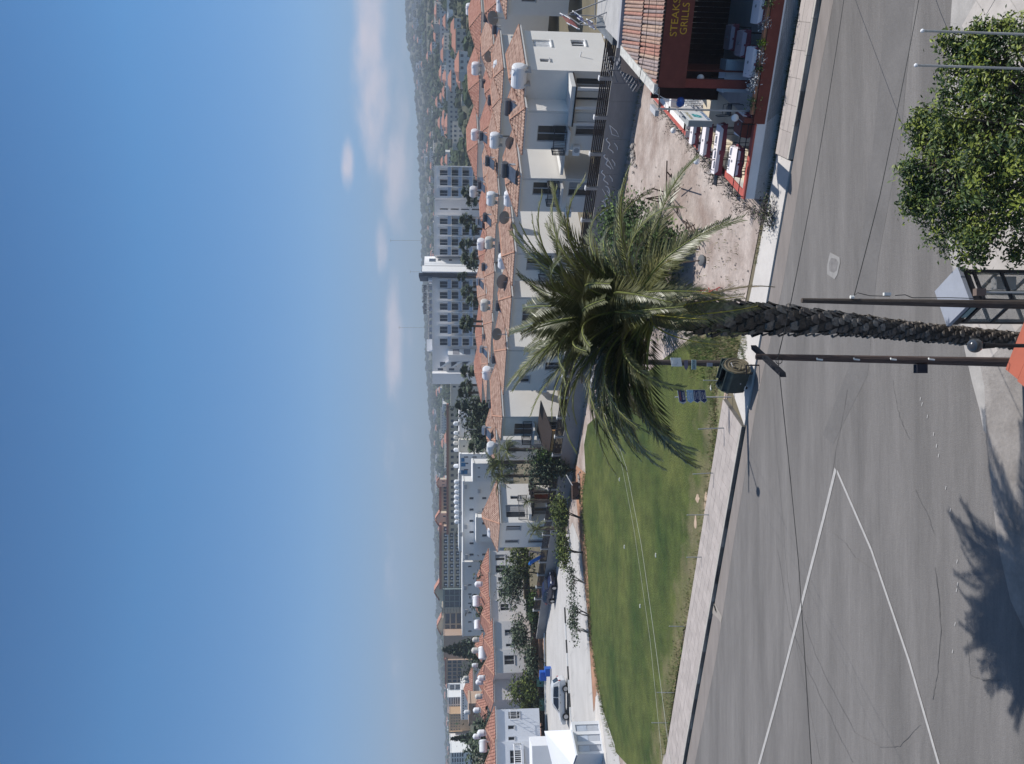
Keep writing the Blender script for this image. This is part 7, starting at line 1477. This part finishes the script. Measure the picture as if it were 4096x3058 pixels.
def near_tree():
    rnd = random.Random(55); Y0 = 14.0; base = V((4.4, 13.4, .1)); T = Thing('street_tree', 'bushy glossy leaved tree on the near pavement at the lower right', 'tree', base)
    blobs = [(3900, 720, 14.2, 1.15), (3870, 880, 14.4, .8), (3860, 500, 14.2, .6), (3760, 800, 14.6, .6), (3960, 520, 13.8, 1.0), (4020, 880, 13.6, .75), (3740, 560, 14.6, .38), (3690, 505, 14.8, .25), (3700, 700, 14.6, .35), (4000, 290, 13.6, .7), (3950, 190, 13.8, .45), (3860, 190, 14.0, .35), (4080, 170, 13.0, .45), (3850, 950, 14.2, .3), (4060, 700, 13.2, 1.0), (3990, 90, 13.6, .16), (3820, 300, 14.2, .3), (3740, 960, 14.5, .22), (3770, 370, 14.3, .25), (3900, 1000, 14.0, .25)]
    for q_ in range(84):
        x, y, Y, r = rnd.choice(blobs[:12]); t_ = rnd.uniform(0, 6.28); blobs.append((x + sin(t_) * r * 190, y + cos(t_) * r * 190, Y, rnd.uniform(.1, .24)))
    mb = MB(); mb.tube([base - V((0, 0, .1)), base + V((.1, .1, .5)), base + V((-.1, .1, 1.1))], [.13, .1, .08], 8)
    for x, y, Y, r in blobs: q = dp(x, y, Y); mb.tube([base + V((-.05, .1, .9)), lerp(base + V((0, 0, .9)), q, .6) + V((0, 0, .1)), q], [.045, .025, .01], 5)
    T.part('trunk', mb, m_bark)
    GL = [M('glossy_leaf_dark', (.022, .048, .012), rough=.5, var=.3, spec=.4), M('glossy_leaf', (.06, .095, .02), rough=.5, var=.3, spec=.4), M('glossy_leaf_light', (.19, .23, .035), rough=.5, var=.25, spec=.4)]
    mb = MB(); L = []
    for x, y, Y, r in blobs:
        c = dp(x, y, Y); n = int(100 + 3500 * r * r)
        for i in range(max(3, int(n / 34))):
            d = V((rnd.gauss(0, 1), rnd.gauss(0, 1), rnd.gauss(0, 1))).normalized() * (rnd.random() ** .35) * r * .92; q = c + d; k0 = rnd.choice((0, 0, 1, 1, 2, 2))
            for j in range(26):
                p = q + V((rnd.gauss(0, .085), rnd.gauss(0, .085), rnd.gauss(0, .07))); L.append((p, k0 if rnd.random() < .7 else rnd.choice((0, 1, 2))))
    L = [l for l in L if l[0].z > .25]; L.sort(key=lambda l: (l[0] - V((0, 0, 12))).length)
    def lm(k):
        m = MB(); m.v = [(-.055, 0, 0), (-.02, -.02, .008), (.02, -.02, .006), (.06, 0, -.006), (.02, .02, .006), (-.02, .02, .008), (0, 0, -.004)]; m.f = [(0, 1, 6), (1, 2, 3, 6), (6, 3, 4, 5), (0, 6, 5)]; m.mi = [0] * 4; return m.mesh('leaf', GL[k])
    LM = [lm(k) for k in range(3)]
    for p, k in L[:300]:
        T.inst('leaf', LM[k], Matrix.Translation(p) @ Matrix.Rotation(rnd.uniform(0, 6.28), 4, 'Z') @ Matrix.Rotation(rnd.uniform(-.7, .7), 4, 'X') @ Matrix.Rotation(rnd.uniform(-.7, .9), 4, 'Y') @ Matrix.Scale(rnd.uniform(.8, 1.2), 4))
    for p, k in L[300:]: mb.leaf(p, .046 * rnd.uniform(.75, 1.25), rnd, .7, k)
    T.part('foliage', mb, GL, stuff=True)
near_tree()
# ---------------------------------------------------------------- vehicles, kiosk, skips
def car(label, cat, loc, rz, col, H=1.62, L=4.4, Wd=1.8, suv=True, name='parked_car'):
    T = Thing(name, label, cat, loc); paint = M(label.split()[0] + '_car_paint', col, rough=.28, var=.02, spec=.6); gl = M('car_glass', (.02, .022, .028), rough=.1, spec=.8); lo = .28
    body = [(-L / 2, .5), (-L / 2 + .02, .85), (-L / 2 + .12, 1.0), (-L * .28, 1.06), (L * .17, 1.02), (L * .40, .88), (L / 2 - .06, .72), (L / 2, .5), (L / 2 - .05, .32), (-L / 2 + .05, .32)]
    roof = [(-L / 2 + .14, 1.0), (-L * .40, H - .12), (-L * .30, H), (L * .02, H - .02), (L * .10, H - .14), (L * .235, 1.02)]
    def loft(prof, w0, w1, z0, z1):
        m = MB(); n = len(prof); wd = lambda z: (w0 + (w1 - w0) * max(0, min(1, (z - z0) / (z1 - z0)))) / 2
        for s in (-1, 1):
            m.v += [(x, s * wd(z) * (1 - .10 * (abs(x) / (L / 2)) ** 6), z) for x, z in prof]
        m.f.append(tuple(range(n))); m.f.append(tuple(range(2 * n - 1, n - 1, -1)))
        for i in range(n): j = (i + 1) % n; m.f.append((i, n + i, n + j, j))
        m.mi = [0] * len(m.f); return m
    def P(nm, m, mt, par=None, sm=False):
        o = T.o; me = m.mesh(nm, mt); q = link(bpy.data.objects.new(nm, me)); q.parent = par or o; return q
    m = loft(body, Wd, Wd * .95, .3, 1.05); bo = P('body', m, paint); bv = bo.modifiers.new('b', 'BEVEL'); bv.width = .07; bv.segments = 3; bv.limit_method = 'ANGLE'
    m = loft(roof, Wd * .93, Wd * .72, 1.0, H); ro = P('cabin', m, paint); bv = ro.modifiers.new('b', 'BEVEL'); bv.width = .05; bv.segments = 2; bv.limit_method = 'ANGLE'
    wz = lambda z: (Wd * .93 + (Wd * .72 - Wd * .93) * (z - 1) / (H - 1)) / 2 + .008
    for s in (-1, 1):
        for pts in (((-L * .36, 1.08), (-L * .36 + .1, H - .16), (-L * .12, H - .1), (-L * .12, 1.08)), ((-L * .10, 1.08), (-L * .10, H - .1), (L * .03, H - .12), (L * .19, 1.08))):
            m = MB(); m.poly([(x, s * (wz(z) + .01), z) for x, z in pts]); P('side_window', m, gl, ro)
    m = MB(); m.poly([(L * .225 + .02, -wz(1.08) + .1, 1.06), (L * .225 + .02, wz(1.08) - .1, 1.06), (L * .10 + .03, wz(H) - .05, H - .12), (L * .10 + .03, -wz(H) + .05, H - .12)]); P('windscreen', m, gl, ro)
    m = MB(); m.poly([(-L / 2 + .13, -.6, 1.06), (-L / 2 + .13, .6, 1.06), (-L * .405, .55, H - .16), (-L * .405, -.55, H - .16)]); P('rear_window', m, gl, ro)
    for x in (-L * .30, L * .31):
        for s in (-1, 1):
            m = MB(); m.tube([(x, s * (Wd / 2 + .015), .34), (x, s * (Wd / 2 - .2), .34)], .34, 18); w = P('wheel', m, M('tyre', (.02, .02, .02), rough=.9)); m = MB(); m.tube([(x, s * (Wd / 2 + .022), .34), (x, s * (Wd / 2 + .01), .34)], .22, 14); P('rim', m, M('alloy', (.45, .45, .46), rough=.3, metal=.7), w)
            m = MB(); m.lathe((x, s * (Wd / 2 - .02), .36), [(.40, 0), (.42, .035)], 20, axis=(0, s, 0)); P('arch', m, m_blk)
    for s in (-1, 1):
        m = MB(); m.ball((L / 2 - .14, s * .62, .72), (.12, .17, .08), 10, 6); P('headlight', m, M('lamp_glass', (.7, .7, .72), rough=.1)); m = MB(); m.ball((-L / 2 + .08, s * .72, .92), (.06, .1, .14), 8, 6); P('tail_light', m, M('red_lamp', (.35, .02, .02), rough=.3)); m = MB(); m.ball((L * .14, s * (Wd / 2 + .05), 1.05), (.07, .1, .06), 8, 5); P('mirror', m, paint)
        m = MB(); m.obox((-L * .22, s * (Wd / 2 - .005), .36), (L * .44, 0, 0), (0, s * .03, 0), (0, 0, .12)); P('sill', m, m_blk)
        for x in (-L * .11, L * .06): m = MB(); m.obox((x - .35, s * (Wd / 2 - .012), .86), (.16, 0, 0), (0, s * .03, 0), (0, 0, .03)); P('door_handle', m, m_blk)
    m = MB(); m.obox((L / 2 - .03, -.55, .4), (.04, 0, 0), (0, 1.1, 0), (0, 0, .22)); P('grille', m, m_blk)
    T.o.rotation_euler = (0, 0, rz); return T
a, b = gp(2276, 2768), gp(2278, 2868); c = (a + b) / 2 + V((.1, .9, 0))
car('silver white SUV parked facing left beside the white kiosk', 'car', (c.x, c.y, 0), pi + .08, (.58, .59, .60), 1.66)
c = gp(2226, 2360); car('navy blue car parked in wall shade with bright reflection on its roof', 'car', (c.x, c.y + .8, 0), -.72, (.012, .016, .05), 1.45, 4.1)
def park_things():
    # blue skip, green bins
    c = gp(2206, 2690); T = Thing('blue_container', 'bright blue open container standing at the kerb of the car park', 'container', c); bl = M('bright_blue_plastic', (.02, .10, .42), rough=.5, var=.05)
    mb = MB(); mb.obox(c + V((-.5, 0, .0)), (.9, 0, 0), (0, .9, 0), (0, 0, .72)); T.part('tub', mb, bl); mb = MB(); mb.obox(c + V((-1.1, .3, .55)), (1.0, 0, 0), (0, .8, 0), (0, 0, .75)); T.part('upper_tub', mb, bl); mb = MB(); mb.obox(c + V((-.5, -.02, .06)), (.92, 0, 0), (0, .02, 0), (0, 0, .1)); T.part('rim', mb, m_white)
    for i, (x, y, w, lb) in enumerate(((2177, 2738, .9, 'pale green bottle bank with round hole behind the kerb'), (2180, 2828, 1.3, 'flat sea green tub lying behind the kerb'))):
        c = gp(x, y); T = Thing('green_bin', lb, 'bin', c); mt = M('faded_green_plastic', (.20, .42, .33), rough=.6); mb = MB(); mb.obox(c + V((-w / 2, .4, 0)), (w, 0, 0), (0, .8, 0), (0, 0, .8 - .2 * i)); T.part('tub', mb, mt); mb = MB(); mb.lathe(c + V((0, .38, .45)), [(0, 0), (.12, 0), (.12, .02)], 12, axis=(0, -1, 0)); T.part('hole', mb, m_blk); mb = MB(); mb.obox(c + V((-w / 2 - .03, .36, .8 - .2 * i)), (w + .06, 0, 0), (0, .86, 0), (0, 0, .08)); T.part('lid', mb, mt)
    # black and white kerb of the parking bays
    mk, mw = M('kerb_black', (.05, .05, .05), var=.1), M('kerb_white', (.66, .66, .65), var=.06)
    p0, p1 = gp(2270, 2560), gp(2291, 2905); p00 = gp(2262, 2440); n = 26; root = None
    pts = [gp(2262, 2430), gp(2268, 2560), gp(2277, 2720), gp(2287, 2885)]
    seg = []
    for a, b in zip(pts, pts[1:]):
        k = max(1, int((b - a).length / 1.15))
        for i in range(k): seg.append((lerp(a, b, i / k), lerp(a, b, (i + 1) / k)))
    t = link(bpy.data.objects.new('parking_kerb', None)); tag(t, None, None, None, 'structure')
    for i, (a, b) in enumerate(seg):
        mb = MB(); d = (b - a); mb.obox(a, d * .985, V((-d.y, d.x, 0)).normalized() * -.22, (0, 0, .13)); o = link(bpy.data.objects.new('kerb_block', mb.mesh('kerb_block', [mk, mw][i % 2]))); o.parent = t
    for i, y in enumerate((2512, 2625, 2705, 2790, 2877)):
        a = gp(2275 + (y - 2500) * .045, y); line('bay_line', [a, a + V((1.0, -1.6, 0))], .10)
    for i, y in enumerate((2590, 2680, 2770)):
        a = gp(2350 + (y - 2590) * .1, y); line('bay_line', [a, a + V((-.8, 1.4, 0))], .10)
    mb = MB(); P = [gp(2178, 2420), gp(2182, 2650)]; mb.obox(P[0], P[1] - P[0], (0, .2, 0), (0, 0, .16)); struct('car_park_kerb', mb, m_white)
    mb = MB(); P = [gp(2181, 2655), gp(2186, 2920)]; mb.obox(P[0], P[1] - P[0], (0, .2, 0), (0, 0, .16)); struct('car_park_kerb', mb, m_white)
    # raised planting wall behind the car park
    mb = MB(); P = [gp(2176, 2300), gp(2170, 2500), gp(2174, 2900)]
    for a, b in zip(P, P[1:]): mb.obox(a + V((0, .5, 0)), b - a, (0, .25, 0), (0, 0, .45))
    T = single('planting_wall', 'low tan planting wall along the back of the car park', 'wall', mb, M('tan_wall', (.46, .32, .22), var=.15), P[1])
    # kiosk
    K = Thing('kiosk', 'white prefabricated kiosk with three louvred doors at the left frame edge', 'kiosk', gp(2400, 2950)); mw_ = M('kiosk_white', (.74, .745, .76), var=.02)
    A, B = gp(2397, 2884), gp(2417, 3014); h = 2.25; d = (B - A); L = d.length; d = d / L; n = V((-d.y, d.x, 0)); n = n if n.x > 0 else -n; bk = -n
    ops = [(L * a, L * b, .12, 1.98) for a, b in ((.10, .31), (.41, .62), (.72, .93))]
    mb = MB(); wall(mb, A, d, L, 0, h, ops, depth=.12, nrm=n); D = 5.5
    for u, v in ((A, A + bk * D), (B, B + bk * D)): mb.poly([u, v, v + V((0, 0, h)), u + V((0, 0, h))])
    mb.poly([A + V((0, 0, h)), B + V((0, 0, h)), B + bk * 1.2 + V((0, 0, h)), A + bk * 1.2 + V((0, 0, h))]); K.part('wall', mb, mw_)
    for o_ in ops:
        a, b, c_, e = o_; mb = MB(); mb.obox(A + d * a - n * .11 + V((0, 0, c_)), d * (b - a), n * .02, (0, 0, e - c_)); dr = K.part('door', mb, M('kiosk_door', (.50, .52, .56)))
        for (z0, z1, m_) in ((c_ + .08, (c_ + e) / 2 - .03, M('kiosk_lower_panel', (.46, .48, .52))), ((c_ + e) / 2 + .03, e - .08, M('kiosk_upper_panel', (.60, .64, .71)))): mb = MB(); mb.obox(A + d * (a + .05) - n * .09 + V((0, 0, z0)), d * (b - a - .1), n * .02, (0, 0, z1 - z0)); K.part('door_panel', mb, m_, dr)
        for z_ in range(10): mb = MB(); mb.obox(A + d * (a + .06) - n * .07 + V((0, 0, (c_ + e) / 2 + .08 + z_ * .08)), d * (b - a - .12), n * .015, (0, 0, .03)); K.part('louvre', mb, M('kiosk_upper_panel', (0, 0, 0)), dr)
    E1_, E2_, R1_, S_ = gp(2283, 2920, 2.5), gp(2304, 3022, 2.45), dp(2177, 2925, 71), dp(2291, 3062, 62.5)
    mb = MB(); mb.poly([E1_, E2_, S_, R1_]); mb.poly([p - V((0, 0, .12)) for p in (E1_, E2_, S_, R1_)]); mb.poly([E1_, E2_, E2_ - V((0, 0, .12)), E1_ - V((0, 0, .12))]); mb.poly([E1_, R1_, R1_ - V((0, 0, .12)), E1_ - V((0, 0, .12))]); K.part('roof', mb, M('bright_white_roof', (.82, .83, .86), var=.01))
    mb = MB(); mb.poly([R1_, S_, S_ + V((-5, .5, -1.0)), R1_ + V((-5, .5, -1.2))]); K.part('rear_roof', mb, M('bright_white_roof', (0, 0, 0)))
    mb = MB(); q = gp(2180, 2990); mb.obox(dp(2128, 2985, 78), (-7, -2, 0), (-.4, 3, 0), (0, 0, -2.5)); K2 = single('white_store', 'flat white store block behind the kiosk roof', 'building', mb, mw_, dp(2128, 2985, 78))
    mb = MB(); mb.prism([p for p in (A + n * .1 + d * -2.0, A + n * 1.3 + d * -1.5, B + n * .9 + d * .4, B + d * 1.5 + n * .2, B - n * 3, A - n * 3)], -.1, .03); struct('kiosk_plinth', mb, m_apron)
park_things()
# ---------------------------------------------------------------- loose growth: grass tufts, weeds, litter
def tufts():
    rnd = random.Random(88); mb = MB(); mats = [M('grass_dark', (.06, .085, .025), var=.3), M('grass_dry', (.22, .19, .09), var=.3), M('grass_green', (.10, .16, .04), var=.3)]
    def tuft(p, h, n, k):
        for i in range(n):
            a = rnd.uniform(0, 6.28); o = p + V((rnd.gauss(0, .05), rnd.gauss(0, .05), 0)); t = o + V((cos(a) * h * .5, sin(a) * h * .5, h * rnd.uniform(.6, 1.1))); s = V((-sin(a), cos(a), 0)) * .012
            mb.poly([o - s, o + s, t], k if rnd.random() < .7 else rnd.choice((0, 1, 2)))
    # verge between lawn and pavement
    E = [gp(*q) for q in ((2865, 1500), (2868, 1800), (2855, 2030), (2817, 2232), (2766, 2457), (2700, 2746), (2662, 3058))]
    for i in range(2600):
        k = rnd.randrange(len(E) - 1); p = lerp(E[k], E[k + 1], rnd.random()) - KN * rnd.uniform(-1.6, .5) * rnd.random(); tuft(p, rnd.uniform(.05, .16), 4, rnd.choice((0, 1, 1, 2)))
    for i in range(1200):
        p = gp(rnd.uniform(2760, 2990), rnd.gauss(1390, 60)); tuft(p, rnd.uniform(.08, .3), 5, rnd.choice((0, 1, 2)))
    E = [gp(*q) for q in ((2342, 1895), (2330, 1970), (2330, 2071), (2346, 2207), (2359, 2435), (2365, 2563), (2389, 2725), (2413, 2847), (2463, 3010))]
    for i in range(900): k = rnd.randrange(len(E) - 1); p = lerp(E[k], E[k + 1], rnd.random()) + V((rnd.gauss(0, .3), rnd.gauss(0, .4), 0)); tuft(p, rnd.uniform(.1, .3), 4, rnd.choice((0, 1, 2)))
    for i in range(500): p = ST(rnd.uniform(-5, 30), -rnd.uniform(.1, 1.2), 0); tuft(p, rnd.uniform(.05, .3), 4, rnd.choice((0, 1)))
    for i in range(160): p = gp(rnd.uniform(2640, 2960), rnd.uniform(880, 1230)); tuft(p, rnd.uniform(.05, .25), 4, rnd.choice((0, 1, 1)))
    for i in range(350): p = R0 - N2 * rnd.uniform(0, .15) + E1 * rnd.uniform(-2.5, 8); tuft(V((p.x, p.y, .0)), rnd.uniform(.05, .22), 4, rnd.choice((0, 1)))
    struct('grass_tufts', mb, mats, kind='stuff')
    # stones scattered on the lot
    mb = MB()
    for i in range(260):
        p = gp(rnd.uniform(2590, 3040), rnd.uniform(250, 1330)); s = rnd.uniform(.015, .06); mb.ball(p + V((0, 0, s * .2)), (s, s * .8, s * .5), 5, 3, 0, .2, rnd)
    struct('gravel', mb, M('loose_stone', (.40, .35, .31), var=.3), kind='stuff')
    # bare streaks in the lawn near the verge
    for k, (x, y, w, l) in enumerate(((2825, 2030, 10, 110), (2828, 2120, 7, 60), (2790, 1995, 9, 30), (2782, 2090, 6, 50), (2858, 1900, 9, 40))):
        P = []
        for i in range(14):
            a = 2 * pi * i / 14; P.append(gp(x + w * cos(a) * rnd.uniform(.6, 1.1), y + l * .6 * sin(a) * rnd.uniform(.7, 1.1)))
        sheet('bare_soil', P, .006, M('bare_soil_pale', (.44, .33, .24), var=.3, scale=3))
tufts()
# ---------------------------------------------------------------- air
mb = MB(); mb.obox((-4300, -70, -1.1), (8600, 0, 0), (0, 3050, 0), (0, 0, 201)); hz = struct('haze', mb, M('dummy', (.5, .5, .5)), kind='stuff')
hz.data.materials.clear(); hm = bpy.data.materials.new('haze_air'); hm.use_nodes = True; nt = hm.node_tree; nt.nodes.clear()
o = nt.nodes.new('ShaderNodeOutputMaterial'); v = nt.nodes.new('ShaderNodeVolumePrincipled'); v.inputs['Color'].default_value = (.80, .88, 1.0, 1); v.inputs['Density'].default_value = .00031; v.inputs['Anisotropy'].default_value = .0
nt.links.new(v.outputs[0], o.inputs['Volume']); hz.data.materials.append(hm)
